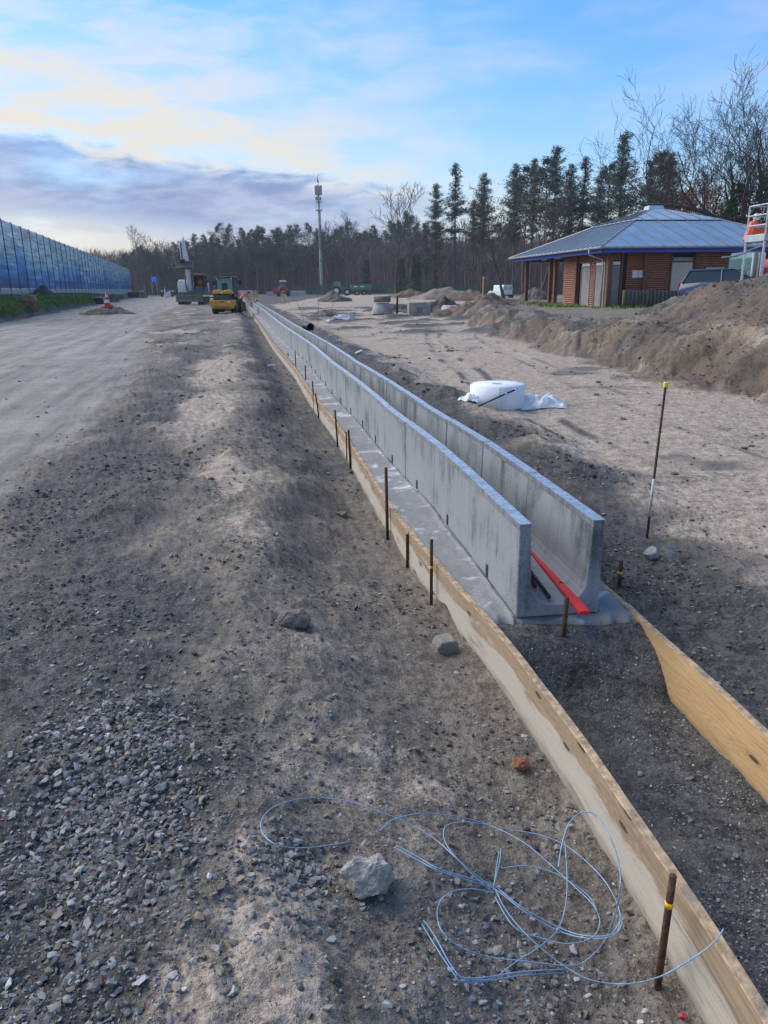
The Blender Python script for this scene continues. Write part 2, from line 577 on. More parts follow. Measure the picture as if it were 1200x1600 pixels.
BOARD_Y = np.array([-5, 0.6, 1.41, 1.91, 2.18, 2.71, 3.29, 3.66, 4.17, 4.99, 5.59, 6.87, 8.4, 9.78, 12.4, 16.6, 24.4, 42.6, 73, 400])
BOARD_X = np.array([0.93, 0.92, 0.862, 0.803, 0.763, 0.682, 0.577, 0.492, 0.358, 0.18, 0.05, -0.15, -0.40, -0.64, -1.16, -1.89, -3.42, -6.77, -12.42, -74.0])
CHAN_Y = np.array([3.6, 4.62, 5.68, 7.6, 9.7, 12.4, 16.6, 24.4, 42.6, 73.0])
CHAN_X = np.array([0.68, 0.54, 0.38, 0.02, -0.325, -0.83, -1.545, -3.06, -6.40, -12.06])
RBOARD_Y = np.array([1.2, 1.7, 2.5, 2.9, 3.2, 3.67, 4.3, 5.2])
RBOARD_X = np.array([1.605, 1.538, 1.435, 1.383, 1.344, 1.284, 1.205, 1.09])
BANK_Y = np.array([0, 8.0, 10.5, 12.0, 14.5, 20.0, 27.6, 40.0, 55, 80])
BANK_X = np.array([9.0, 6.9, 5.5, 4.95, 4.45, 4.25, 3.8, 4.2, 8.0, 16.0])
VERGE_Y = np.array([0, 40, 49, 62.5, 82, 145, 400])
VERGE_X = np.array([-10.3, -20.3, -22.4, -26.0, -30.9, -47.5, -113.0])
BED_TOP = -0.06


def board_x(y):
    return np.interp(y, BOARD_Y, BOARD_X)


def chan_x(y):
    return np.interp(y, CHAN_Y, CHAN_X)


def blob(x, y, cx, cy, rx, ry, rot=0.0):
    c, s = math.cos(rot), math.sin(rot)
    dx, dy = x - cx, y - cy
    u, v = (dx * c + dy * s) / rx, (-dx * s + dy * c) / ry
    return np.exp(-(u * u + v * v))


def ground(x, y, zones=False):
    """height of the ground and, if asked, its cover"""
    x = np.asarray(x, dtype=float)
    y = np.asarray(y, dtype=float)
    near = 1.0 - sstep(68, 90, y)
    wx = x + 0.22 * fbm(x, y, 0.9, 3)
    wy = y + 0.22 * fbm(x + 31, y + 7, 0.9, 3)
    bx = board_x(y)
    d = x - bx                                    # right of the left plank row is positive
    s = -(d + (wx - x) * sstep(0.15, 0.6, -d))    # left of it
    rb = np.interp(y, RBOARD_Y, RBOARD_X)
    cl = np.interp(y, CHAN_Y, CHAN_X, left=0.68)
    # ---- left side: track, berm and trench
    wid = 1.35 - 0.35 * sstep(3.0, 7.0, y) + 0.15 * np.sin(y * 0.9)
    zl = -0.31 * (1 - sstep(0.18, wid, s))
    zl = zl + (0.035 * sstep(4.0, 7.0, y)) * (0.7 + 0.9 * fbm(x + 2, y, 0.9, 3)) * np.exp(-((s - 1.25) / 0.28) ** 2)
    ridge = fbm(x, y * 0.8, 0.55, 3)
    gband = np.exp(-((s - 2.25) / 0.75) ** 2)
    zl = zl + gband * (0.01 + 0.09 * np.clip(ridge, -0.2, 1)) * sstep(3.0, 6.0, y) * (1 - sstep(22, 34, y))
    zl = zl + 0.035 * fbm(x, y, 1.6, 4) * sstep(0.3, 1.0, s) * (1 - 0.75 * sstep(2.8, 4.5, s))
    # ---- between the planks
    zi = -0.30 + 0.235 * sstep(3.12, 3.56, y + 0.10 * fbm(x, y, 2.5, 2))
    zi = np.where(y > 3.55, -0.16, zi)
    # ---- right side: plain with soil thrown up beside the channel
    rr = d - np.where(y < 4.3, rb - bx + 0.03, cl + 0.62 - bx)
    zr = -0.14 * (1 - sstep(0.15, 0.85, rr)) * (1 - sstep(3.6, 5.2, y))
    heap = np.exp(-((rr - 0.75) / 0.45) ** 2) * sstep(4.5, 7.5, y)
    zr = zr + heap * (0.10 + 0.16 * np.clip(fbm(x, y, 0.8, 3) + 0.25, 0, 1))
    zr = zr + 0.016 * fbm(x, y, 0.7, 4) + 0.006 * (1 - np.abs(fbm(x * 0.5, y * 1.6, 2.2, 3))) * sstep(0.3, 1.2, rr)
    zr = zr + 0.05 * blob(x, y, 2.6, 3.6, 0.5, 0.8) * fbm(x, y, 3.0, 3)
    # wheel ruts on the plain
    for off, amp in ((2.3, 1.0), (3.9, 0.8)):
        rl = x - (off - 0.11 * (y - 6) + 0.004 * (y - 6) ** 2 + 0.12 * perlin(y * 0.4, y * 0 + off))
        rut = np.exp(-(rl / 0.16) ** 2) - 0.6 * np.exp(-((np.abs(rl) - 0.30) / 0.11) ** 2)
        zr = zr - 0.018 * amp * rut * sstep(4.5, 7, y) * (1 - sstep(22, 40, y))
    z = np.where(d < 0.006, zl, np.where((y < 4.3) & (x < rb + 0.022), zi, zr))
    z = np.where((y >= 4.3) & (d >= 0.006) & (x < cl + 0.60), -0.16, z)
    z = z * near
    # ---- bank and terrace on the right
    bk = x - np.interp(y, BANK_Y, BANK_X) + 0.55 * fbm(x, y, 0.35, 3) * sstep(6, 12, y)
    th = (0.36 + 0.30 * sstep(15.5, 19.0, x)) * (1 - sstep(58, 80, y)) + 0.05
    lip = 0.22 * np.exp(-((bk - 1.0) / 0.7) ** 2) * (0.5 + fbm(x, y, 0.5, 3))
    ter = (th + 0.12) * sstep(0.0, 0.85, bk + 0.20 * fbm(x, y, 0.8, 2) + 0.10 * fbm(x, y, 3.7, 4, 0.65)) - 0.12 * sstep(1.0, 4.0, bk) + lip * (1 - sstep(50, 60, y))
    ter = ter + 0.075 * fbm(x, y, 1.5, 5, 0.62) * sstep(-0.2, 0.3, bk) * (1 - sstep(2.5, 5.0, bk))
    z = np.where(bk > -1.2, z * (1 - sstep(-0.2, 0.6, bk)) + ter, z)
    # ---- verge on the left
    vg = np.interp(y, VERGE_Y, VERGE_X) - x + 0.22 * fbm(x, y, 0.35, 4)
    vh = 1.0 * (1 - 0.35 * sstep(80, 150, y)) * (1 - sstep(180, 230, y))
    cut = sstep(0.0, 0.9, vg + 0.10 * fbm(x, y, 1.8, 3))
    z = z + cut * vh + 0.38 * sstep(0.5, 2.0, vg) * vh + 0.06 * cut * fbm(x, y, 1.0, 4)
    # ---- broad unevenness of the far field, dips and low spoil
    far = sstep(22, 45, y)
    z = z + far * 0.07 * fbm(x, y, 0.22, 4) * (1 - sstep(-1, 1.0, np.maximum(vg, bk - 1)))
    rough = sstep(20, 30, y) * (1 - sstep(60, 75, y)) * sstep(1.0, 3.0, d) * (1 - sstep(0, 1, bk))
    z = z + rough * 0.16 * np.clip(fbm(x, y, 0.42, 4), -0.25, 1)
    z = z - 0.35 * sstep(80, 115, y) * sstep(5, 18, x) * (1 - sstep(150, 200, y))
    # ---- clods: small relief everywhere, calmer on the packed track
    track = sstep(2.75, 3.6, s - 0.09 * np.clip(y - 14, 0, 40) + 0.35 * fbm(x, y, 0.6, 3)) * (1 - sstep(-0.5, 0.6, vg))
    calm = 1 - 0.8 * track
    flat = np.where((d > 0.006) & (y > 3.5) & (x < cl + 0.6), 0.0, 1.0)
    amp = calm * flat * (1 - 0.62 * sstep(0.8, 1.8, rr) * (d > 0.3) * (1 - sstep(-0.6, 0.2, bk)))
    lump = np.abs(fbm(x + 2, y, 5.5, 3, 0.6))
    amp = np.where((d > 0.006) & (y < 4.3) & (x < rb), 0.45, 1.0) * amp
    z = z + amp * (0.014 * fbm(x, y, 3.2, 3) + (0.004 + 0.020 * sstep(2.6, 6.0, y)) * (lump - 0.3) * (1 - sstep(30, 50, y)) + 0.009 * fbm(x + 5, y, 14.0, 3, 0.65) * (1 - sstep(14, 25, y)) + 0.0045 * fbm(x, y + 3, 55.0, 2) * (1 - sstep(4, 8, y)))
    if not zones:
        return z
    # ---- cover
    sand = 0.0 * x
    for cx, cy, rx, ry, rot, a in ((-0.38, 1.62, 0.16, 0.45, 0.15, 1.0), (-0.63, 1.36, 0.15, 0.25, 0.3, 0.9), (-0.10, 2.50, 0.40, 0.30, 0.3, 0.45),
                                   (0.05, 2.08, 0.22, 0.18, 0, 0.3), (-0.36, 3.25, 0.45, 0.35, 0, 0.35), (-1.42, 6.6, 0.30, 0.9, 0.15, 0.95),
                                   (-1.95, 6.1, 0.3, 0.4, 0, 0.4), (-2.45, 10.4, 0.45, 2.6, 0.16, 1.0), (-3.4, 15.8, 0.6, 3.5, 0.18, 1.0), (-1.0, 5.0, 0.25, 0.5, 0, 0.6)):
        sand = np.maximum(sand, a * blob(wx, wy, cx, cy, rx, ry, rot) * 1.2)
    plain = sstep(0.25, 1.3, rr) * (d > 0.3)
    streak = fbm(x * 0.55, y * 1.5, 0.8, 4)
    sand = np.maximum(sand, plain * np.clip(0.80 + 0.40 * streak, 0, 1) * (1 - sstep(-0.4, 0.3, bk)))
    road = track * (1 - sstep(100, 160, y))
    gmask = np.exp(-((s - 2.15 + 0.1 * np.sin(y * 0.7)) / 0.85) ** 2) * (1 - sstep(18, 30, y))
    nearg = (1 - sstep(2.8, 4.2, y)) * sstep(1.15, 1.8, s + 0.3 * fbm(x, y, 1.2, 3))
    dark = np.clip(np.maximum(gmask * (0.95 + 0.75 * fbm(x, y, 1.0, 4)), nearg * (0.95 + 0.4 * fbm(x, y, 1.7, 3))), 0, 1)
    dark = np.maximum(dark, (d < -0.9) * (1 - road) * sstep(12, 20, y) * (1 - sstep(60, 85, y)) * np.clip(0.15 + 1.3 * fbm(x * 0.9, y * 0.35, 0.7, 5, 0.6), 0, 0.85))
    sand = np.maximum(sand, (d < -0.9) * (1 - road) * sstep(14, 22, y) * (1 - sstep(60, 85, y)) * np.clip(-0.05 + 1.3 * fbm(x * 0.9 + 9, y * 0.35, 0.8, 5, 0.6), 0, 0.8))
    trench = (1 - sstep(0.65, 1.25, s)) * (d < 0.006)
    dark = np.maximum(dark, trench * (0.36 + 0.28 * sstep(5.0, 8.0, y) + 0.25 * fbm(x, y, 1.6, 3)))
    dark = np.maximum(dark, np.where((d > 0.006) & (y < 4.3) & (x < rb), 0.80 + 0.35 * fbm(x, y, 2.0, 3), 0))
    dark = np.maximum(dark, (d > 0.3) * (1 - sstep(0.5, 1.5, rr + 0.5 * fbm(x, y, 1.2, 3))) * 0.80)
    dark = np.maximum(dark, plain * np.clip(fbm(x + 3, y * 1.3, 0.5, 4) * 1.2 - 0.34, 0, 0.6))
    for off, w_ in ((2.3, 0.75), (3.9, 0.6)):
        rl = x - (off - 0.11 * (y - 6) + 0.004 * (y - 6) ** 2 + 0.12 * perlin(y * 0.4, y * 0 + off))
        dark = np.maximum(dark, w_ * np.exp(-((np.abs(rl) - 0.22) / 0.10) ** 2) * sstep(4.0, 6, y) * (1 - sstep(22, 40, y)) * np.clip(0.6 + 1.2 * fbm(x, y, 0.8, 3), 0, 1))
    dark = np.maximum(dark, rough * np.clip(0.25 + 1.2 * fbm(x, y, 0.42, 4), 0, 0.9))
    dark = dark * (1 - 0.9 * np.clip(np.where(d < 0, sand, 0), 0, 1))
    bankface = sstep(-0.3, 0.2, bk) * (1 - sstep(1.0, 6.0, bk)) * (1 - sstep(55, 75, y))
    dark = np.maximum(dark * (1 - 0.4 * bankface), bankface * np.clip(0.60 + 0.8 * fbm(x * 1.2, y * 1.2, 0.8, 4), 0, 1))
    cutface = np.where((vg > -0.3) & (vg < 0.75), 1.0, 0.0)
    dark = np.maximum(dark, cutface * 0.75 * (1 - sstep(150, 200, y)))
    sand = sand * (1 - bankface) + bankface * np.clip(0.20 + 0.9 * fbm(x + 9, y, 0.9, 4), 0, 0.8)
    farfield = sstep(70, 110, y)
    sand = np.maximum(sand, 0.45 * farfield)
    grass = sstep(0.25, 0.6, vg + 0.25 * fbm(x, y, 1.2, 3)) * (1 - 0.3 * sstep(100, 160, y))
    grass = np.maximum(grass, sstep(3.0, 5.5, bk) * np.clip(0.25 + 1.1 * fbm(x, y, 0.35, 4), 0, 0.9) * (1 - sstep(45, 60, y)) * 0.8)
    grass = np.maximum(grass, sstep(175, 215, y + 8 * fbm(x, y, 0.05, 2)) * 0.8)
    grit = np.clip((d < 0) * (1 - sstep(2.9, 4.2, s)) * (1 - 0.6 * np.clip(sand, 0, 1)) + np.where((d > 0) & (y < 4.3) & (x < rb), 0.8, 0), 0, 1)
    grit = np.maximum(grit, 0.25 * road)
    red = np.clip(bankface * (0.3 + 1.0 * fbm(x - 7, y, 0.6, 3)), 0, 0.6)
    return z, np.stack([np.clip(sand, 0, 1), np.clip(dark, 0, 1), np.clip(road, 0, 1), np.ones_like(x)], -1), np.stack([np.clip(grass, 0, 1), grit, red, np.ones_like(x)], -1)
#TERRAIN-END


def gz(x, y):
    return float(ground(np.array([x]), np.array([y]))[0])


def build_ground():
    ys = [0.55]
    while ys[-1] < 700:
        y = ys[-1]
        ys.append(y + max(0.006, min(0.0021 * y * y, 0.0125 * y)))
    ys = np.array(ys)
    nc = 761
    u = np.linspace(0, 1, nc)
    bx = board_x(ys)
    L = 1.4 + 0.66 * ys
    Y = np.repeat(ys[:, None], nc, 1)
    # columns follow the plank row so that the step under it stays sharp
    uL = u * 2 - 1
    left = bx[:, None] + np.minimum(uL, 0)[None, :] * (L + bx)[:, None]
    right = np.maximum(uL, 0)[None, :] * (L - bx)[:, None]
    far = sstep(80, 200, ys)[:, None]
    X = left + right
    X = X * (1 - far) + (uL[None, :] * L[:, None] * 1.15) * far
    z, za, zb = ground(X.ravel(), Y.ravel(), True)
    V = np.stack([X.ravel(), Y.ravel(), z], -1)
    nr = len(ys)
    i = np.arange(nr - 1)[:, None] * nc + np.arange(nc - 1)[None, :]
    F = np.stack([i, i + 1, i + nc + 1, i + nc], -1).reshape(-1, 4)
    o = np_mesh('ground', V, F, M_earth, True, None, {'zone': za, 'cover': zb})
    tag(o, kind='structure')
    # the land outside the strip seen here, one plain sheet
    b = MB()
    S = 3000
    b.add([(-S, -S, -0.5), (S, -S, -0.5), (S, S, -0.5), (-S, S, -0.5)], [(0, 1, 2, 3)])
    tag(b.build('surrounding_land', mat('plain_soil', (0.20, 0.18, 0.155), 0.9, 0, 0.3, 0.05, 0, fix=False) if False else mat('plain_soil', (0.20, 0.18, 0.155), 0.9, 0, 0.3, 0.05)), kind='structure')
    return o


GROUND = build_ground()


# ------------------------------------------------------------------ drainage channel on its bed
def path_pts(yy, xx, y0, y1, step):
    P = [Vector((float(np.interp(y0, yy, xx)), y0))]
    # walk along the polyline by arc length
    fine = np.linspace(y0, y1, int((y1 - y0) / 0.01) + 2)
    fx = np.interp(fine, yy, xx)
    sl = np.concatenate([[0], np.cumsum(np.hypot(np.diff(fx), np.diff(fine)))])
    n = int(sl[-1] / step)
    st = np.arange(n + 1) * step
    return [Vector((float(np.interp(t, sl, fx)), float(np.interp(t, sl, fine)))) for t in st]


CW, CH, CT = 0.445, 0.505, 0.058          # outer width, height, wall thickness
ULEN = 1.03


def channel_profile():
    pts = [(0, 0), (CW, 0), (CW, CH), (CW - CT, CH)]
    r = 0.135
    bx1, bz = CW - CT - 0.012, 0.058
    for k in range(7):
        a = math.pi / 2 * k / 6
        pts.append((bx1 - r + r * math.cos(a), bz + r - r * math.sin(a)))
    for k in range(7):
        a = math.pi / 2 * k / 6
        pts.append((CT + 0.012 + r - r * math.sin(a), bz + r - r * math.cos(a)))
    pts += [(CT, CH), (0, CH)]
    return pts


def build_channel():
    root = thing('drainage_channel', 'long run of grey precast concrete drainage channel with galvanised top rails', 'drainage channel', (0.68, 3.6, BED_TOP))
    inv = Vector((0.68, 3.6, BED_TOP))
    # unit mesh: local x across, y along
    u = MB()
    u.prism(channel_profile(), 0.0015, ULEN - 0.0025)
    proto = u.build('channel_unit', M_channel, root, bevel=0.004)
    r = MB()
    # angle rail: flat on the wall head and a lip down the outside
    r.prism([(-0.004, CH - 0.028), (-0.004, CH + 0.005), (CT + 0.003, CH + 0.005), (CT + 0.003, CH - 0.006), (CT, CH - 0.006), (CT, CH + 0.001), (0.0, CH + 0.001), (0.0, CH - 0.028)], 0.001, ULEN - 0.002)
    railL = r.build('edge_rail', M_galv, proto)
    r2 = MB()
    r2.prism([(CW + 0.004, CH - 0.028), (CW + 0.004, CH + 0.005), (CW - CT - 0.003, CH + 0.005), (CW - CT - 0.003, CH - 0.03), (CW - CT, CH - 0.03), (CW - CT, CH + 0.001), (CW, CH + 0.001), (CW, CH - 0.028)], 0.001, ULEN - 0.002)
    railR = r2.build('edge_rail', M_galv, proto)
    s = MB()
    s.box((-0.004, ULEN * 0.55, 0.05), (0.012, 0.022, 0.075))  # proud block painted dark in place of a shaded slot
    slot = s.build('slot_shade_block', mat('slot_shade_paint', (0.10, 0.10, 0.095), 0.9), proto)
    P = path_pts(CHAN_Y, CHAN_X, 3.6, 71.5, ULEN)
    rr = random.Random(5)
    for i in range(len(P) - 1):
        a, b = P[i], P[i + 1]
        ang = math.atan2(b.y - a.y, b.x - a.x) - math.pi / 2
        if i == 0:
            o = proto
        else:
            o = proto.copy()
            C.objects.link(o)
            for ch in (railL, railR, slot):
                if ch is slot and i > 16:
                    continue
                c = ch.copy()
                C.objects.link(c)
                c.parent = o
        o.location = (a.x - inv.x + rr.uniform(-.004, .004), a.y - inv.y, rr.uniform(-.003, .003))
        o.rotation_euler = (0, 0, ang)
    return root


build_channel()


def strip_mesh(name, mats, rows, closed=True, uv=False, parent=None, bevel=0.0, faces_mi=None):
    """rows: list of rings of points; joins them into a swept solid, capped at the ends"""
    n = len(rows[0])
    b = MB()
    vs = [p for r in rows for p in r]
    fs, mi = [], []
    for i in range(len(rows) - 1):
        for k in range(n if closed else n - 1):
            k2 = (k + 1) % n
            fs.append((i * n + k, i * n + k2, (i + 1) * n + k2, (i + 1) * n + k))
            mi.append(faces_mi[k] if faces_mi else 0)
    if closed:
        fs.append(tuple(reversed(range(n))))
        fs.append(tuple((len(rows) - 1) * n + k for k in range(n)))
        mi += [mi[0], mi[0]]
    b.add(vs, fs)
    b.mi = mi
    return b.build(name, mats, parent, bevel=bevel, fix=not uv)


def build_bed():
    V, F = [], []
    ys = np.concatenate([np.arange(3.50, 12, 0.03), np.arange(12, 30, 0.15), np.arange(30, 73, 0.8)])
    na = 22
    for side in (0, 1):
        base = len(V)
        for y in ys:
            if side == 0:
                x0, x1 = float(board_x(y)) + 0.037, float(np.interp(y, CHAN_Y, CHAN_X, left=0.69)) + 0.02
            else:
                x0 = float(np.interp(y, CHAN_Y, CHAN_X, left=0.69)) + CW - 0.02
                x1 = float(np.interp(y, RBOARD_Y, RBOARD_X)) - 0.002 if y < 4.6 else x0 + 0.20
            for k in range(na):
                t = k / (na - 1)
                V.append((x0 + (x1 - x0) * t, y, 0))
        for i in range(len(ys) - 1):
            for k in range(na - 1):
                q = base + i * na + k
                F.append((q, q + 1, q + na + 1, q + na))
    # under the channel
    base = len(V)
    for y in ys:
        x0 = float(np.interp(y, CHAN_Y, CHAN_X, left=0.69)) + 0.015
        for k in range(4):
            V.append((x0 + (CW - 0.03) * k / 3, y, 0))
    for i in range(len(ys) - 1):
        for k in range(3):
            q = base + i * 4 + k
            F.append((q, q + 1, q + 5, q + 4))
    V = np.array(V)
    x, y = V[:, 0], V[:, 1]
    z = BED_TOP + 0.004 + 0.007 * fbm(x, y, 4.0, 4) + 0.002 * fbm(x, y, 25, 2)
    # concrete feathers out towards the open end, and squeezes up against the wall
    cl = np.interp(y, CHAN_Y, CHAN_X, left=0.68)
    z = z + 0.014 * np.exp(-((x - cl) / 0.025) ** 2)
    e = y + 0.05 * fbm(x, y * 0, 9.0, 3)
    inside = (x > cl - 0.01) & (x < cl + CW + 0.01)
    z = np.where(inside, BED_TOP - 0.004, z)
    z = z - 0.13 * (1 - sstep(3.50, 3.62, e)) - np.where(inside, 0.08 * (1 - sstep(3.50, 3.60, y)), 0)
    V[:, 2] = z
    o = np_mesh('concrete_bed', V, np.array(F), M_bed, True)
    tag(o, kind='structure')


build_bed()


# ------------------------------------------------------------------ formwork planks
def plank(yy, xx, y0, y1, zt, h, th, m, seed, name='formwork_plank', lean=0.0):
    """a plank standing on edge along a path, its outer (left) face on the path"""
    rr = random.Random(seed)
    n = max(8, int((y1 - y0) / 0.06))
    n = min(n, 90)
    P = []
    for i in range(n + 1):
        y = y0 + (y1 - y0) * i / n
        P.append(Vector((float(np.interp(y, yy, xx)), y)))
    # soften the polyline: real planks bend, they do not kink
    for _ in range(60):
        Q = P[:]
        for i in range(1, n):
            Q[i] = (P[i - 1] + P[i] * 2 + P[i + 1]) / 4
        P = Q
    me = bpy.data.meshes.new(name)
    V, F, UV, MI = [], [], [], []
    u = rr.uniform(0, 50)
    us = []
    for i, p in enumerate(P):
        t = (P[min(i + 1, n)] - P[max(i - 1, 0)]).normalized()
        nrm = Vector((t.y, -t.x))
        if i:
            u += (p - P[i - 1]).length
        us.append(u)
        w = 0.0025 * math.sin(p.y * 7 + seed) + rr.uniform(-.0012, .0012)
        zz = zt + w + lean * (p.y - y0)
        for (o, z) in ((0.0, zz - h), (0.0, zz - 0.003), (0.003, zz), (th - 0.003, zz), (th, zz - 0.003), (th, zz - h)):
            q = p + nrm * o
            V.append((q.x, q.y, z))
    vv = (0.0, 0.98, 1.0, 1.0, 0.98, 0.0)
    k6 = 6
    for i in range(n):
        for k in range(5):
            a, b_ = i * k6 + k, i * k6 + k + 1
            F.append((a, a + k6, b_ + k6, b_))
            top = k == 2
            MI.append(1 if top or k in (1, 3) else 0)
            v0, v1 = vv[k], vv[k + 1]
            UV += [(us[i], v0), (us[i + 1], v0), (us[i + 1], v1), (us[i], v1)]
    for base, rev in ((0, False), (n * k6, True)):
        q = [base + j for j in range(k6)]
        F.append(tuple(q if not rev else reversed(q)))
        MI.append(1)
        UV += [(us[0], 0.5)] * 6
    me.from_pydata(V, [], F)
    uvl = me.uv_layers.new(name='UVMap')
    uvl.data.foreach_set('uv', np.array(UV, dtype=np.float32).ravel())
    me.materials.append(m)
    me.materials.append(M_boardtop)
    me.polygons.foreach_set('material_index', MI)
    o = bpy.data.objects.new(name, me)
    C.objects.link(o)
    return o


GP = 'formwork planks beside the channel'
for i, (y0, y1, lab) in enumerate((
        (0.7, 5.03, 'nearest pale formwork plank smeared with cement, behind the blue wire'),
        (5.05, 8.80, 'brown formwork plank on edge, second from the near end of the left row'),
        (8.82, 12.6, 'sandy brown formwork plank, third from the near end of the left row'),
        (12.62, 16.4, 'weathered formwork plank, fourth from the near end of the left row'))):
    tag(plank(BOARD_Y, BOARD_X, y0, y1, -0.045 - 0.006 * i, 0.30, 0.035, M_board, 3 + i), lab, 'plank', GP)
yy0 = 16.42
k = 0
while yy0 < 69:
    L = 3.8
    tag(plank(BOARD_Y, BOARD_X, yy0, yy0 + L, -0.07 - 0.004 * k, 0.28, 0.035, M_board, 20 + k), 'distant formwork plank edging the far stretch of the concrete bed', 'plank', 'far formwork planks of the left row')
    yy0 += L + 0.02
    k += 1
tag(plank(RBOARD_Y, RBOARD_X, 1.25, 3.72, -0.045, 0.30, 0.033, M_board2, 12), 'clean orange-yellow formwork plank on the right of the open trench', 'plank', GP)
tag(plank(RBOARD_Y, RBOARD_X, 3.74, 5.1, -0.055, 0.25, 0.033, M_board2, 13), 'cement-dusted formwork plank end showing beside the right channel wall', 'plank', GP)


# ------------------------------------------------------------------ steel pins
M_yellow = mat('yellow_tape', (0.72, 0.42, 0.02), 0.5, 0, 0.15, 30)
M_white = mat('white_paint', (0.72, 0.72, 0.70), 0.5, 0, 0.08, 10, dirt=(0.45, 0.42, 0.36), damt=0.3)
M_black = mat('black_plastic', (0.018, 0.018, 0.020), 0.55, 0, 0.3, 10)


def pin(x, y, zb, zt, r, label, tape=None, lean=(0, 0), group='rusty steel pins holding the formwork'):
    t = thing('steel_pin', label, 'steel pin', (x, y, zb), 0, group)
    b = MB()
    H = zt - zb
    b.tube([(0, 0, -0.08), (lean[0] * H * 0.5, lean[1] * H * 0.5, H * 0.5), (lean[0] * H, lean[1] * H, H - 0.002), (lean[0] * H, lean[1] * H, H)], [r, r, r, r * 0.8], 8)
    b.build('rod', M_rust, t, True)
    if tape:
        b = MB()
        z = tape - zb
        b.tube([(lean[0] * (z - .008), lean[1] * (z - .008), z - 0.008), (lean[0] * (z + .008), lean[1] * (z + .008), z + 0.008)], r * 1.18, 8)
        b.build('tape_band', M_yellow, t, True)
    return t


pin(0.752, 1.655, -0.30, 0.075, 0.0100, 'tall rusty steel pin with a yellow band beside the nearest plank', -0.02, (0.03, 0.02))
PINS = (
    (0.300, 4.36, 0.12, 'rusty steel pin with a yellow band against the nearest plank by the pale cement patch', -0.06, (0.0, 0.01), 0.0105),
    (0.172, 5.03, -0.065, 'short rusty steel pin cut level with the plank joint', None, (0, 0), 0.010),
    (0.040, 5.64, 0.27, 'tall dark steel pin standing well above the brown second plank', None, (-0.01, 0.02), 0.0125),
    (-0.345, 8.09, 0.12, 'steel pin with a tiny yellow mark beside a shorter thin pin', 0.0, (-0.03, 0.0), 0.012),
    (-0.405, 8.45, 0.03, 'thin short steel pin just behind the pin with the yellow mark', None, (0, 0), 0.008),
    (-0.552, 9.28, 0.15, 'dark steel pin leaning slightly left against the middle of the third plank', None, (-0.05, 0.02), 0.011),
    (-0.95, 11.4, 0.08, 'leaning steel pin, first of the close pair by the third plank joint', None, (-0.12, 0.0), 0.011),
    (-1.09, 12.15, 0.17, 'upright steel pin, second of the close pair by the third plank joint', None, (-0.02, 0.0), 0.011),
    (-1.43, 14.4, 0.20, 'steel pin at the fourth plank in front of the long curve', None, (0, 0), 0.012),
    (-1.90, 17.0, 0.25, 'thin distant steel pin rising in front of the channel wall', None, (0, 0), 0.012),
    (-2.34, 19.3, 0.05, 'low distant steel pin at the far planks', None, (0, 0), 0.012),
)
for x, y, zt, lab, tape, lean, r in PINS:
    pin(x - r - 0.002, y, gz(x - 0.03, y), zt, r, lab, tape, lean)
pin(0.895, 3.46, -0.10, 0.115, 0.0125, 'rusty steel pin with a dull yellow ring standing in front of the open channel end', 0.0, (0.02, 0.0), 'loose rusty steel pins')
pin(1.375, 4.12, -0.12, 0.06, 0.0115, 'short rusty steel pin in the dark soil right of the channel end', -0.02, (0.0, 0.0), 'loose rusty steel pins')

# survey stake
t = thing('survey_stake', 'tall thin rusty stake with a bright yellow top standing alone on the sand', 'survey stake', (1.727, 4.714, gz(1.727, 4.714)))
b = MB()
b.tube([(0, 0, -0.1), (0.018, 0.01, 0.42), (0.045, 0.03, 1.0)], [0.0085, 0.0085, 0.008], 8)
b.build('rod', M_rust, t, True)
b = MB()
b.tube([(0.006, 0.0033, 0.15), (0.018, 0.01, 0.40)], 0.0095, 8)
b.build('white_section', mat('worn_white_paint', (0.55, 0.54, 0.50), 0.7, 0, 0.3, 30, dirt=(0.2, 0.1, 0.06), dscale=30, damt=0.8), t, True)
b = MB()
b.box((0.0455, 0.0303, 1.0), (0.026, 0.026, 0.032))
b.build('cap', mat('bright_yellow', (0.85, 0.80, 0.02), 0.5), t, bevel=0.004)

# red straightedge and dark bars lying in the open channel end
b = MB()
L = Vector((0.996, 3.47, 0.0)) - Vector((0.87, 4.95, 0.02))
b.box((0, 0, 0), (0.055, L.length, 0.022))
t = thing('straightedge', 'long flat red straightedge sticking out of the open channel end', 'straightedge', tuple((Vector((0.996, 3.47, 0.016)) + Vector((0.87, 4.95, 0.030))) / 2), math.atan2(L.y, L.x) + math.pi / 2)
b.build('bar', mat('red_paint', (0.62, 0.022, 0.030), 0.4, 0, 0.12, 8, dirt=(0.30, 0.05, 0.05), dscale=14), t, bevel=0.003)
b = MB()
b.lathe((0, -0.36, 0.0115), [(0.011, 0), (0.0105, 0.002)], 12)
b.build('hole_rim', M_black, t)
b = MB()
b.tube([(0.812, 3.80, 0.035), (0.835, 5.0, 0.04)], 0.011, 8)
tag(b.build('steel_bar', mat('dark_steel', (0.03, 0.03, 0.032), 0.5, 0.4, 0.3, 20), None, True), 'dark round steel bar lying beside the red straightedge in the channel', 'steel bar')
b = MB()
b.tube([(0.865, 3.68, 0.022), (0.79, 4.6, 0.03)], 0.010, 8)
tag(b.build('steel_bar', MATS['dark_steel'], None, True), 'dark steel bar tucked under the red straightedge nearer the channel mouth', 'steel bar')


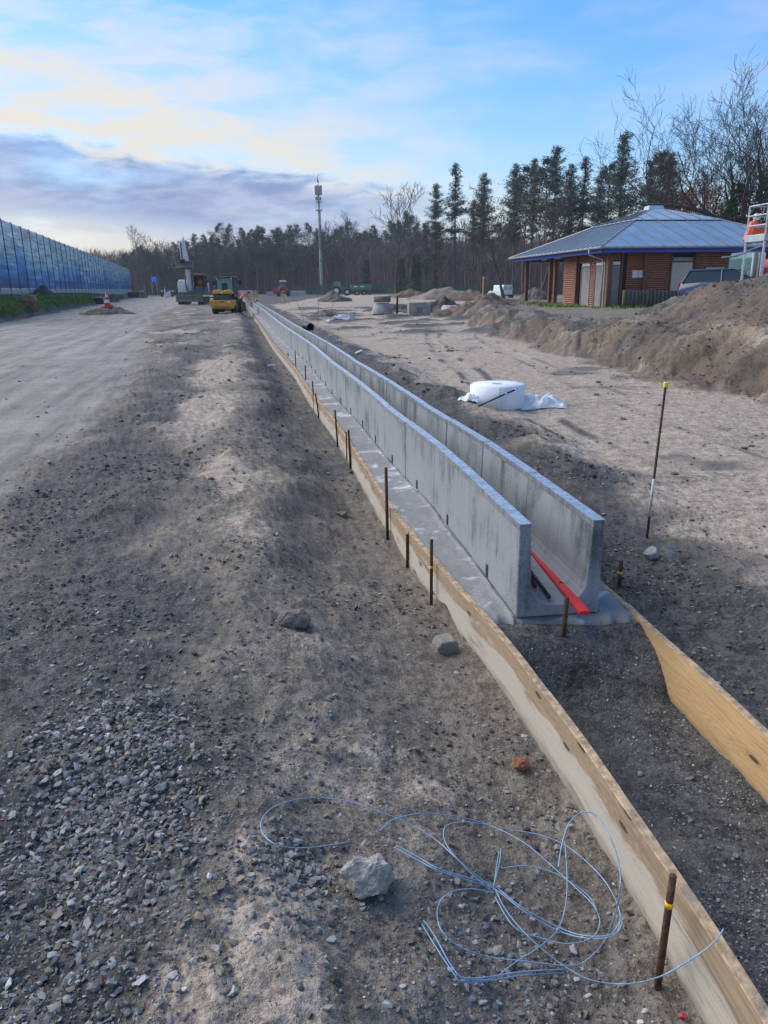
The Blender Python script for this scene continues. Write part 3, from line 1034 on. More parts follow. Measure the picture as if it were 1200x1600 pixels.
# ------------------------------------------------------------------ stones and gravel
def stone_material():
    m = bpy.data.materials.new('stone')
    m.use_nodes = True
    k = NT(m.node_tree)
    out = k.n('ShaderNodeOutputMaterial')
    p = k.n('ShaderNodeBsdfPrincipled')
    k.t.links.new(p.outputs[0], out.inputs[0])
    oi = k.n('ShaderNodeObjectInfo')
    r = oi.outputs['Random']
    cr = k.n('ShaderNodeValToRGB')
    k.set(cr, 0, r)
    e = cr.color_ramp
    e.interpolation = 'CONSTANT'
    cols = [(0.23, 0.24, 0.245), (0.31, 0.315, 0.31), (0.16, 0.165, 0.17), (0.28, 0.27, 0.25), (0.36, 0.36, 0.35), (0.25, 0.215, 0.18), (0.20, 0.215, 0.23), (0.32, 0.30, 0.265)]
    e.elements[0].color = (*cols[0], 1)
    e.elements[1].position = 1 / 8
    e.elements[1].color = (*cols[1], 1)
    for i in range(2, 8):
        el = e.elements.new(i / 8)
        el.color = (*cols[i], 1)
    tc = k.n('ShaderNodeTexCoord')
    off = k.n('ShaderNodeVectorMath', operation='ADD', inp={0: tc.outputs['Object'], 1: k.n('ShaderNodeCombineXYZ', inp={0: k.m('MULTIPLY', r, 37.0), 1: k.m('MULTIPLY', r, 91.0)}).outputs[0]}).outputs[0]
    n = k.noise(off, 1.6, 6, 0.65)
    n2 = k.noise(off, 9.0, 4, 0.65)
    f = k.m('ADD', k.m('MULTIPLY', n, 0.6), k.m('MULTIPLY', n2, 0.4))
    c = k.mix(1.0, cr.outputs[0], k.mix(k.ramp(f, 0.35, 0.65), (0.60, 0.58, 0.55), (1.35, 1.35, 1.33)), 'MULTIPLY')
    k.set(p, 'Base Color', c)
    p.inputs['Roughness'].default_value = 0.85
    p.inputs['Specular IOR Level'].default_value = 0.3
    b = k.n('ShaderNodeBump', inp={'Height': f, 'Strength': 0.5, 'Distance': 0.25})
    k.t.links.new(b.outputs[0], p.inputs['Normal'])
    return m


def gravel_material():
    m = bpy.data.materials.new('gravel_mix')
    m.use_nodes = True
    k = NT(m.node_tree)
    out = k.n('ShaderNodeOutputMaterial')
    p = k.n('ShaderNodeBsdfPrincipled')
    k.t.links.new(p.outputs[0], out.inputs[0])
    vc = k.n('ShaderNodeVertexColor', layer_name='tone')
    geo = k.n('ShaderNodeNewGeometry')
    n = k.noise(geo.outputs['Position'], 130.0, 3, 0.6)
    c = k.mix(1.0, vc.outputs[0], k.mix(n, (0.65, 0.65, 0.65), (1.3, 1.3, 1.3)), 'MULTIPLY')
    k.set(p, 'Base Color', c)
    p.inputs['Roughness'].default_value = 0.9
    p.inputs['Specular IOR Level'].default_value = 0.25
    return m


M_stone = stone_material()
M_gravel = gravel_material()


def ico(sub):
    import bmesh
    bm = bmesh.new()
    bmesh.ops.create_icosphere(bm, subdivisions=sub, radius=1.0)
    V = np.array([v.co[:] for v in bm.verts])
    F = np.array([[v.index for v in f.verts] for f in bm.faces])
    bm.free()
    return V, F


def stone_shape(seed, sub=2, rough=0.22, cuts=9, scale=(1, 0.85, 0.62)):
    """a pebble or broken stone: sphere cut by random planes and roughened"""
    r = np.random.default_rng(seed)
    V, F = ico(sub)
    V = V.copy()
    for _ in range(cuts):
        n = r.normal(size=3)
        n /= np.linalg.norm(n)
        h = r.uniform(0.55, 0.9)
        dd = V @ n - h
        V = V - np.outer(np.clip(dd, 0, None), n) * 0.9
    nz = 1 + rough * 0.5 * np.array([math.sin(7 * v[0] + seed) * math.sin(5 * v[1] - seed) * math.cos(6 * v[2]) for v in V]) + r.normal(size=len(V)) * rough * 0.12
    return V * nz[:, None] * np.array(scale), F


STONE_ME = []
for i in range(10):
    V, F = stone_shape(100 + i, 2, 0.22, 16, (1, RNG.uniform(0.7, 0.95), RNG.uniform(0.55, 0.8)))
    me = bpy.data.meshes.new('gravel_stone')
    me.from_pydata([tuple(v) for v in V], [], [tuple(f) for f in F])
    me.materials.append(M_stone)
    if i == 0:
        me.polygons.foreach_set('use_smooth', [True] * len(me.polygons))
    STONE_ME.append(me)


def place_stones():
    r = np.random.default_rng(11)
    sets = (
        # cx, cy, rx, ry, rot, n, size lo, hi, label, group
        (-0.98, 2.55, 0.17, 0.20, 0.30, 44, 0.010, 0.026, 'stone at the upper end of the loose rubble scatter left of the sand strip', 'stones at the upper end of the left scatter'),
        (-0.93, 2.24, 0.16, 0.18, 0.30, 50, 0.012, 0.030, 'larger grey stone in the thick middle of the loose rubble scatter on the left', 'stones in the middle of the left scatter'),
        (-0.84, 1.98, 0.14, 0.15, 0.30, 36, 0.010, 0.026, 'stone at the lower end of the loose rubble scatter left of the rubble lump', 'stones at the lower end of the left scatter'),
        (-0.72, 1.75, 0.16, 0.30, 0.20, 40, 0.010, 0.022, 'small grey stone at the dark gravel edge below the rubble scatter', 'stones at the dark gravel edge'),
        (-0.30, 1.80, 0.085, 0.11, 0.2, 40, 0.009, 0.018, 'small grey stone in the cluster inside the left wire loop', 'stones in the cluster by the wire'),
        (0.28, 1.72, 0.28, 0.22, 0.0, 36, 0.008, 0.019, 'small grey stone lying among the blue wire loops', 'stones among the wire loops'),
        (-0.35, 2.85, 0.40, 0.35, 0.2, 34, 0.010, 0.022, 'single stone strewn on the bare soil between the rubble scatter and the plank', 'stones strewn on the bare soil'),
        (1.15, 2.35, 0.12, 0.45, 0.1, 16, 0.010, 0.024, 'stone on the dark trench floor between the two planks', 'stones on the trench floor'),
    )
    for cx, cy, rx, ry, rot, n, lo, hi, lab, grp in sets:
        c, s = math.cos(rot), math.sin(rot)
        for i in range(n):
            u, v = r.normal(0, 0.75, 2)
            x = cx + (u * rx * c - v * ry * s)
            y = cy + (u * rx * s + v * ry * c)
            bx = float(board_x(y))
            if bx - 0.03 < x < bx + 0.07:
                continue
            sz = lo + (hi - lo) * r.beta(1.2, 3.2)
            o = bpy.data.objects.new('gravel_stone', STONE_ME[int(r.integers(len(STONE_ME)))])
            C.objects.link(o)
            o.location = (x, y, gz(x, y) + sz * 0.22)
            o.rotation_euler = (r.uniform(-.5, .5), r.uniform(-.5, .5), r.uniform(0, 6.28))
            o.scale = (sz * r.uniform(.9, 1.25), sz, sz * r.uniform(.8, 1.1))
            tag(o, lab, 'stone', grp)


place_stones()


def big_stone(name, seed, loc, s, label, cat, m, sub=3, rough=0.3, cuts=10, rot=(0, 0, 0), smooth=False):
    V, F = stone_shape(seed, sub, rough, cuts, s)
    b = MB()
    b.add([tuple(v) for v in V], [tuple(f) for f in F])
    o = b.build(name, m, None, smooth)
    o.location = loc
    o.rotation_euler = rot
    return tag(o, label, cat)


M_rubble = mat('pale_rubble', (0.40, 0.375, 0.34), 0.9, 0, 0.35, 16, 1.0, 70, dirt=(0.13, 0.12, 0.105), dscale=14, damt=0.8)
M_brownstone = mat('brown_stone', (0.195, 0.175, 0.145), 0.9, 0, 0.35, 10, 1.0, 60, dirt=(0.10, 0.09, 0.08), dscale=8, damt=0.6)
M_brick = mat('broken_brick', (0.27, 0.105, 0.060), 0.85, 0, 0.45, 18, 1.0, 60, dirt=(0.35, 0.24, 0.17), dscale=12, damt=0.6)
big_stone('rubble_lump', 42, (-0.063, 1.84, gz(-.063, 1.84) + 0.055), (0.080, 0.064, 0.080), 'large rough pale lump of rubble with the blue wire passing behind it', 'stone', M_rubble, 4, 0.25, 14, (0.2, 0.15, 0.5))
big_stone('field_stone', 57, (-0.48, 3.60, gz(-.48, 3.60) + 0.030), (0.094, 0.075, 0.066), 'broad brown-grey stone sitting alone on the soil left of the trench', 'stone', M_brownstone, 4, 0.22, 12, (0.1, 0, 0.2))
big_stone('broken_brick', 63, (0.545, 2.66, gz(.545, 2.66) + 0.026), (0.050, 0.036, 0.030), 'broken red-brown brick piece against the foot of the nearest plank', 'brick piece', M_brick, 3, 0.35, 12, (0.2, -0.2, 0.6))
big_stone('grey_stone', 71, (1.66, 4.42, gz(1.66, 4.42) + 0.02), (0.070, 0.05, 0.045), 'grey stone half sunk in dark soil below the yellow-topped stake', 'stone', M_stone, 3, 0.2, 10, (0, 0.1, 0.4))
big_stone('soil_clod', 77, (-0.37, 6.2, gz(-.37, 6.2) + 0.012), (0.075, 0.06, 0.034), 'flat grey clod lying in the trench left of the second plank', 'clod', M_brownstone, 3, 0.3, 8, (0, 0, 0.3))
b = MB()
b.prism([(-0.062, -0.045), (0.062, -0.045), (0.058, 0.030), (0.040, 0.045), (-0.038, 0.045), (-0.060, 0.020)], -0.05, 0.05)
o = b.build('concrete_block', mat('block_concrete', (0.24, 0.23, 0.205), 0.9, 0, 0.3, 14, 0.8, 70, dirt=(0.12, 0.11, 0.10), dscale=9), None, bevel=0.006)
o.location = (0.325, 3.74, gz(0.30, 3.74) + 0.038)
o.rotation_euler = (0.05, -0.06, 0.25)
tag(o, 'small square-cut concrete block leaning on the foot of the nearest plank', 'concrete block')
big_stone('red_scrap', 81, (0.80 - 0.012, 1.56, gz(.77, 1.56) + 0.012), (0.014, 0.010, 0.008), 'tiny pink-red scrap at the foot of the nearest plank', 'scrap', mat('red_scrap', (0.42, 0.03, 0.06), 0.6), 2)


def scatter_gravel():
    r = np.random.default_rng(21)
    V0, F0 = ico(1)
    shapes = []
    for i in range(24):
        V, F = stone_shape(300 + i, 1, 1.3, 4, (1, r.uniform(.55, .95), r.uniform(.38, .75)))
        shapes.append(V)
    N = 150000
    # more stones close by: distance drawn with falling density
    y = 1.0 / (1 / 1.15 - r.uniform(0, 1, N) * (1 / 1.15 - 1 / 16.0))
    x = r.uniform(-1, 1, N) * (0.60 * y + 0.25)
    z, za, zb = ground(x, y, True)
    bx = board_x(y)
    d = x - bx
    s = -d
    rb = np.interp(y, RBOARD_Y, RBOARD_X)
    sand, dark, road, grit = za[:, 0], za[:, 1], za[:, 2], zb[:, 1]
    patch = np.clip(0.30 + 1.7 * fbm(x, y, 1.9, 4), 0.02, 1)
    coarse = np.maximum(blob(x, y, -0.92, 2.25, 0.32, 0.75, 0.25), blob(x, y, -0.32, 1.82, 0.16, 0.22))
    coarse = np.maximum(coarse, 0.6 * blob(x, y, 0.28, 1.75, 0.3, 0.28))
    dens = np.where(d < 0, 0.04 + 0.40 * dark * sstep(1.2, 2.0, s) * np.clip(0.25 + 1.6 * fbm(x + 4, y, 2.6, 3), 0.12, 1) + 0.14 * patch + 0.62 * coarse, 0.16)
    dens = dens * (1 - 0.80 * np.clip(sand, 0, 1)) * (1 - 0.85 * road)
    inner = (d > 0) & (y < 3.55) & (x < rb)
    dens = np.where(inner, 0.42 * patch + 0.06, dens)
    cl = np.interp(y, CHAN_Y, CHAN_X, left=0.68)
    dens = np.where((d > -0.012) & (d < 0.05), 0, dens)
    dens = np.where((y > 3.4) & (d > 0) & (x < cl + 0.66), 0, dens)
    dens = np.where((y < 4.4) & (np.abs(x - rb - 0.015) < 0.035), 0, dens)
    keep = r.uniform(0, 1, N) < dens * np.clip(2.4 / y, 0.35, 1.0) * 1.15
    x, y, z, sand, dark, inner, d = x[keep], y[keep], z[keep], sand[keep], dark[keep], inner[keep], d[keep]
    x, y, z, sand, dark, inner, d = (q[:56000] for q in (x, y, z, sand, dark, inner, d))
    n = len(x)
    base = 0.0022 + 0.0009 * y
    size = base * np.exp(r.normal(-0.12, 0.78, n))
    big = r.uniform(0, 1, n) < 0.05
    cz = np.maximum(blob(x, y, -0.92, 2.25, 0.32, 0.75, 0.25), blob(x, y, -0.32, 1.82, 0.16, 0.22))
    size = size * (0.66 + 0.95 * cz)
    size = np.where(big, size * 1.9, size)
    size = np.clip(size, 0.0015, np.where(inner, 0.0065, np.where(y < 4, 0.015, 0.022)))
    tones = np.array([(0.21, 0.22, 0.225), (0.30, 0.305, 0.305), (0.13, 0.135, 0.14), (0.25, 0.24, 0.22), (0.37, 0.37, 0.36), (0.16, 0.15, 0.135), (0.26, 0.21, 0.165), (0.50, 0.50, 0.49), (0.075, 0.077, 0.08)])
    pr = np.array([0.2, 0.14, 0.16, 0.12, 0.08, 0.13, 0.05, 0.02, 0.10])
    ti = r.choice(len(tones), n, p=pr / pr.sum())
    soil = (d > 0) & ~inner | ((d < 0) & (r.uniform(0, 1, n) < 0.35))
    col = tones[ti]
    col = np.where(soil[:, None], np.array([0.135, 0.125, 0.113])[None, :] * r.uniform(0.6, 1.7, n)[:, None], col)
    nv, nf = len(V0), len(F0)
    sid = r.integers(0, 24, n)
    SV = np.stack(shapes)[sid]                       # n, nv, 3
    a = r.uniform(0, 2 * np.pi, n)
    bt = r.uniform(-0.9, 0.9, n)
    ca, sa, cb, sb = np.cos(a), np.sin(a), np.cos(bt), np.sin(bt)
    X, Y, Z = SV[..., 0], SV[..., 1], SV[..., 2]
    X, Z = X * cb[:, None] - Z * sb[:, None], X * sb[:, None] + Z * cb[:, None]
    X, Y = X * ca[:, None] - Y * sa[:, None], X * sa[:, None] + Y * ca[:, None]
    P = np.stack([X, Y, Z], -1) * size[:, None, None]
    P += np.stack([x, y, z + size * 0.18], -1)[:, None, :]
    F = (F0[None] + (np.arange(n) * nv)[:, None, None]).reshape(-1, 3)
    cols = np.repeat(np.concatenate([col, np.ones((n, 1))], 1), nv, 0)
    o = np_mesh('gravel', P.reshape(-1, 3), F, M_gravel, False, None, {'tone': cols})
    tag(o, kind='stuff')


scatter_gravel()


def scatter_clods():
    """crumbs and clods of soil: beside the channel, on the berm and strewn over the sandy plain"""
    r = np.random.default_rng(77)
    V0, F0 = ico(1)
    shapes = np.stack([stone_shape(700 + i, 1, 0.7, 4, (1, r.uniform(.7, 1), r.uniform(.45, .7)))[0] for i in range(10)])
    N = 60000
    y = 1.0 / (1 / 2.2 - r.uniform(0, 1, N) * (1 / 2.2 - 1 / 34.0))
    x = r.uniform(-1, 1, N) * (0.58 * y + 0.3)
    z, za, zb = ground(x, y, True)
    bx = board_x(y)
    d = x - bx
    cl = np.interp(y, CHAN_Y, CHAN_X, left=0.68)
    rb = np.interp(y, RBOARD_Y, RBOARD_X)
    right = np.where(y < 4.3, x > rb + 0.05, x > cl + 0.66)
    left = (d < -0.03)
    patch = np.clip(0.35 + 1.6 * fbm(x, y * 1.2, 0.9, 4), 0.02, 1)
    dens = np.where(right, 0.025 + 0.9 * np.clip(za[:, 1] - 0.12, 0, 1) * patch, 0) + np.where(left, 0.65 * za[:, 1] * patch * (1 - za[:, 2]) + 0.10 * patch, 0)
    dens = dens * (1 - 0.6 * za[:, 2])
    keep = r.uniform(0, 1, N) < dens * np.where(y < 4, 0.45, 1.1)
    x, y, z, dk = x[keep][:17000], y[keep][:17000], z[keep][:17000], za[keep, 1][:17000]
    n = len(x)
    size = np.clip((0.0035 + 0.0011 * y) * np.exp(r.normal(0, 0.5, n)), 0.003, np.where(y < 6, 0.014, 0.05))
    base = np.where((r.uniform(0, 1, n) < 0.45 + 0.4 * dk)[:, None], np.array([[0.085, 0.080, 0.073]]), np.array([[0.23, 0.21, 0.185]]))
    col = base * r.uniform(0.6, 1.5, n)[:, None]
    nv = len(V0)
    SV = shapes[r.integers(0, 10, n)]
    a = r.uniform(0, 2 * np.pi, n)
    ca, sa = np.cos(a)[:, None], np.sin(a)[:, None]
    X, Y = SV[..., 0] * ca - SV[..., 1] * sa, SV[..., 0] * sa + SV[..., 1] * ca
    P = np.stack([X, Y, SV[..., 2]], -1) * size[:, None, None] + np.stack([x, y, z + size * 0.25], -1)[:, None, :]
    F = (F0[None] + (np.arange(n) * nv)[:, None, None]).reshape(-1, 3)
    o = np_mesh('soil_clods', P.reshape(-1, 3), F, M_gravel, False, None, {'tone': np.repeat(np.concatenate([col, np.ones((n, 1))], 1), nv, 0)})
    tag(o, kind='stuff')


scatter_clods()

# ------------------------------------------------------------------ bundle of blue wire
WIRE = [
    [(-0.125, 2.066, -0.146), (-0.25, 1.968, -0.083), (-0.335, 1.908, -0.022), (-0.389, 1.956, -0.016), (-0.397, 2.015, -0.007), (-0.36, 2.097, -0.023), (-0.277, 2.25, -0.115), (-0.156, 2.258, -0.132), (-0.033, 2.213, -0.145), (0.073, 2.188, -0.18), (0.159, 2.131, -0.197), (0.225, 2.041, -0.2), (0.306, 1.997, -0.248), (0.337, 1.966, -0.254)],
    [(0.018, 2.034, -0.147), (0.093, 1.989, -0.16), (0.16, 1.947, -0.165), (0.273, 1.962, -0.224), (0.337, 1.966, -0.254), (0.413, 1.883, -0.26), (0.515, 1.846, -0.301), (0.597, 1.802, -0.287), (0.675, 1.804, -0.276), (0.72, 1.894, -0.294)],
    [(-0.029, 2.115, -0.154), (0.012, 2.175, -0.16), (0.105, 2.227, -0.176), (0.232, 2.277, -0.227), (0.359, 2.279, -0.269), (0.468, 2.185, -0.266), (0.541, 2.096, -0.28), (0.606, 1.998, -0.289), (0.638, 1.91, -0.274), (0.646, 1.861, -0.293), (0.602, 1.799, -0.287), (0.524, 1.775, -0.281), (0.449, 1.789, -0.273), (0.373, 1.809, -0.252), (0.329, 1.914, -0.239)],
    [(0.336, 1.954, -0.26), (0.263, 2.001, -0.217), (0.2, 2.086, -0.195), (0.19, 2.18, -0.211), (0.212, 2.223, -0.211), (0.294, 2.267, -0.239), (0.424, 2.288, -0.286), (0.544, 2.254, -0.288), (0.624, 2.197, -0.288), (0.69, 2.098, -0.293), (0.718, 1.994, -0.287), (0.716, 1.885, -0.284), (0.68, 1.837, -0.302)],
    [(0.499, 1.83, -0.05), (0.523, 1.897, -0.03), (0.558, 1.956, 0.0), (0.604, 1.981, 0.02), (0.645, 1.96, 0.02), (0.666, 1.887, 0.0), (0.678, 1.827, -0.05), (0.66, 1.763, -0.1), (0.662, 1.823, -0.287), (0.596, 1.75, -0.292), (0.522, 1.71, -0.288), (0.375, 1.679, -0.235), (0.276, 1.681, -0.22), (0.188, 1.667, -0.165), (0.142, 1.704, -0.14), (0.144, 1.816, -0.174), (0.18, 1.86, -0.168), (0.255, 1.924, -0.213), (0.336, 1.954, -0.26)],
    [(0.338, 1.971, -0.259), (0.358, 1.879, -0.255), (0.407, 1.779, -0.254), (0.485, 1.714, -0.283), (0.56, 1.662, -0.29), (0.653, 1.645, -0.289), (0.69, 1.516, -0.12), (0.775, 1.518, -0.06), (0.825, 1.526, -0.02), (0.856, 1.547, 0.0)],
    [(0.092, 1.741, -0.158), (0.125, 1.641, -0.136), (0.167, 1.571, -0.151), (0.189, 1.557, -0.165), (0.263, 1.585, -0.194), (0.367, 1.634, -0.232), (0.499, 1.694, -0.293)],
    [(0.625, 2.232, -0.299), (0.589, 2.049, -0.283), (0.563, 1.949, -0.293), (0.517, 1.852, -0.299), (0.442, 1.755, -0.262), (0.348, 1.667, -0.229), (0.277, 1.603, -0.211), (0.188, 1.554, -0.161)],
    [(0.374, 2.066, -0.268), (0.465, 2.083, -0.276), (0.56, 2.051, -0.284), (0.643, 1.975, -0.302), (0.648, 1.871, -0.286)],
    [(0.378, 2.147, -0.262), (0.353, 2.047, -0.251), (0.332, 1.961, -0.249)],
]


def smooth_path(P, n=8):
    P = [Vector(p) for p in P]
    out = []
    for i in range(len(P) - 1):
        p0, p1, p2, p3 = P[max(i - 1, 0)], P[i], P[i + 1], P[min(i + 2, len(P) - 1)]
        for k in range(n):
            t = k / n
            out.append(0.5 * ((2 * p1) + (p2 - p0) * t + (2 * p0 - 5 * p1 + 4 * p2 - p3) * t * t + (3 * p1 - p0 - 3 * p2 + p3) * t ** 3))
    out.append(P[-1])
    return out


M_wire = mat('blue_wire', (0.20, 0.36, 0.52), 0.45, 0.15, 0.2, 40, dirt=(0.42, 0.46, 0.50), dscale=18, damt=0.5)
t = thing('wire_bundle', 'tangled bundle of thin blue-grey wire lying in loops on the ground', 'wire', (0.33, 1.92, -0.2))
for i, w in enumerate(WIRE):
    b = MB()
    pts = smooth_path(w)
    b.tube([(p.x - 0.33, p.y - 1.92, p.z + 0.2 + 0.002 + 0.004 * (i % 3)) for p in pts], 0.0019, 6)
    b.build('wire_strand', M_wire, t, True)
    if i in (1, 9, 6):
        b = MB()
        b.tube([(p.x - 0.33 + 0.006 + 0.004 * math.sin(q * 0.3), p.y - 1.92 + 0.008, p.z + 0.2 + 0.006) for q, p in enumerate(pts)], 0.0019, 6)
        b.build('wire_strand', M_wire, t, True)

# ------------------------------------------------------------------ white foam roll with its wrapping
M_foam = mat('white_foam', (0.74, 0.78, 0.82), 0.75, 0, 0.03, 3, 0.1, 30)
M_film = mat('plastic_film', (0.66, 0.70, 0.74), 0.3, 0, 0.12, 6, 0.25, 14)
rx, ry = 1.56, 10.2
rzv = gz(rx, ry) - 0.01
t = thing('foam_roll', 'white roll of foam edging lying flat on the sand', 'foam roll', (rx, ry, rzv))
b = MB()
b.lathe((0, 0, 0), [(0.09, 0.0), (0.345, 0.0), (0.352, 0.012), (0.352, 0.298), (0.345, 0.310), (0.09, 0.310)], 56, close=False)
b.lathe((0, 0, 0), [(0.09, 0.310), (0.085, 0.29), (0.085, 0.02), (0.09, 0.0)], 56, close=False)
b.build('roll_body', M_foam, t, True)
b = MB()
for k in range(1, 7):
    rr_ = 0.09 + 0.037 * k
    b.lathe((0, 0, 0), [(rr_, 0.3095), (rr_ + 0.002, 0.3115), (rr_ + 0.004, 0.3095)], 48, close=False)
b.build('layer_edge', mat('foam_shade', (0.55, 0.59, 0.63), 0.8), t, True)
b = MB()
rows = []
for k in range(30):
    a = math.radians(268 - k * 5.2)
    rad = 0.356 + 0.055 * (1 - k / 29) ** 1.5
    rows.append((rad * math.cos(a) - 0.012 * (1 - k / 29), rad * math.sin(a)))
vs, fs = [], []
for (px_, py_) in rows:
    for q in (0.99, 1.012):
        vs += [(px_ * q, py_ * q, 0.004), (px_ * q, py_ * q, 0.312)]
for k in range(29):
    o_ = k * 4
    fs += [(o_ + 2, o_ + 6, o_ + 7, o_ + 3), (o_, o_ + 1, o_ + 5, o_ + 4), (o_ + 1, o_ + 3, o_ + 7, o_ + 5), (o_, o_ + 4, o_ + 6, o_ + 2)]
fs += [(0, 2, 3, 1), (116, 117, 119, 118)]
b.add(vs, fs)
b.build('loose_end', M_foam, t, True)


def crumple(name, cx, cy, rx_, ry_, h, seed, m, label, cat, rot=0.0, n=46):
    """crumpled sheet heaped on the ground"""
    uu, vv = np.meshgrid(np.linspace(-1, 1, n), np.linspace(-1, 1, n))
    uu, vv = uu.ravel(), vv.ravel()
    k_ = 1 + 0.22 * fbm(uu + seed, vv, 1.3, 3)
    X = uu * rx_ * k_
    Y = vv * ry_ * (1 + 0.22 * fbm(uu - seed, vv, 1.3, 3))
    c, s = math.cos(rot), math.sin(rot)
    x, y = cx + X * c - Y * s, cy + X * s + Y * c
    e = np.clip(1 - np.maximum(np.abs(uu), np.abs(vv)) ** 2.0, 0, 1)
    z = ground(x, y) + 0.006 + h * e * (0.45 + 0.55 * np.abs(fbm(uu + seed, vv * 1.3, 1.4, 3))) + 0.05 * h * (1 - np.abs(fbm(uu + 2 * vv, vv - uu, 2.4, 3))) * (0.4 + e)
    F = []
    for i in range(n - 1):
        for j in range(n - 1):
            q = i * n + j
            F.append((q, q + 1, q + n + 1, q + n))
    o = np_mesh(name, np.stack([x, y, z], -1), np.array(F), m, True)
    md = o.modifiers.new('thick', 'SOLIDIFY')
    md.thickness = 0.003
    return tag(o, label, cat)


crumple('plastic_wrap', 2.12, 10.22, 0.36, 0.22, 0.22, 3, M_film, 'crumpled white plastic wrapping to the right of the foam roll', 'plastic film', -0.1)
crumple('plastic_wrap', 1.20, 10.0, 0.16, 0.15, 0.12, 8, M_film, 'small crumpled end of white plastic wrapping at the left of the foam roll', 'plastic film', 0.3)
t = thing('ranging_rod', 'thin black rod with white bands leaning against the white foam roll', 'rod', (1.18, 9.62, gz(1.18, 9.62) + 0.01))
a0, a1 = Vector((0.04, 0, 0.0)), Vector((0.56, 0.20, 0.185))
b = MB()
b.tube([a0, a1], 0.011, 8)
b.build('rod', M_black, t, True)
for f0, f1 in ((0.70, 0.74), (0.95, 0.99)):
    b = MB()
    b.tube([a0.lerp(a1, f0), a0.lerp(a1, f1)], 0.0125, 8)
    b.build('white_band', M_white, t, True)
# ------------------------------------------------------------------ soil mounds (each its own heap)
def heap(name, label, cat, cx, cy, rx_, ry_, h, seed, m, rot=0.0, n=60, peak=1.6, rough=0.25, group=None, prof=None):
    uu, vv = np.meshgrid(np.linspace(-1.15, 1.15, n), np.linspace(-1.15, 1.15, n))
    uu, vv = uu.ravel(), vv.ravel()
    c, s = math.cos(rot), math.sin(rot)
    x, y = cx + uu * rx_ * c - vv * ry_ * s, cy + uu * rx_ * s + vv * ry_ * c
    R = np.hypot(uu, vv) * (1 + 0.30 * fbm(uu + seed, vv - seed, 1.2, 3))
    e = np.clip(1 - R, -0.4, 1)
    e = np.where(e > 0, e ** (1 / peak) if peak > 1 else e, e)
    fr = 3.0
    z = h * e * (1 + rough * fbm(uu * 1.1 + seed, vv * 1.1, fr, 4)) + 0.10 * h * rough * 2 * fbm(uu, vv + seed, 9.0, 3) * np.clip(e * 3, 0, 1)
    z = ground(x, y) + np.where(e > 0, z, e * 0.5 - 0.02)
    F = []
    for i in range(n - 1):
        for j in range(n - 1):
            q = i * n + j
            F.append((q, q + 1, q + n + 1, q + n))
    zc = np.zeros((len(x), 4))
    zc[:] = m
    cov = np.zeros((len(x), 4))
    cov[:, 1] = 0.25
    cov[:, 2] = m[3] if len(m) > 3 else 0
    zc[:, 3] = 1
    # let the cover vary over the heap
    zc[:, 1] = np.clip(zc[:, 1] + 0.5 * fbm(uu + seed, vv, 2.0, 4), 0, 1)
    o = np_mesh(name, np.stack([x, y, z], -1), np.array(F), M_earth, True, None, {'zone': zc, 'cover': cov})
    return tag(o, label, cat, group)


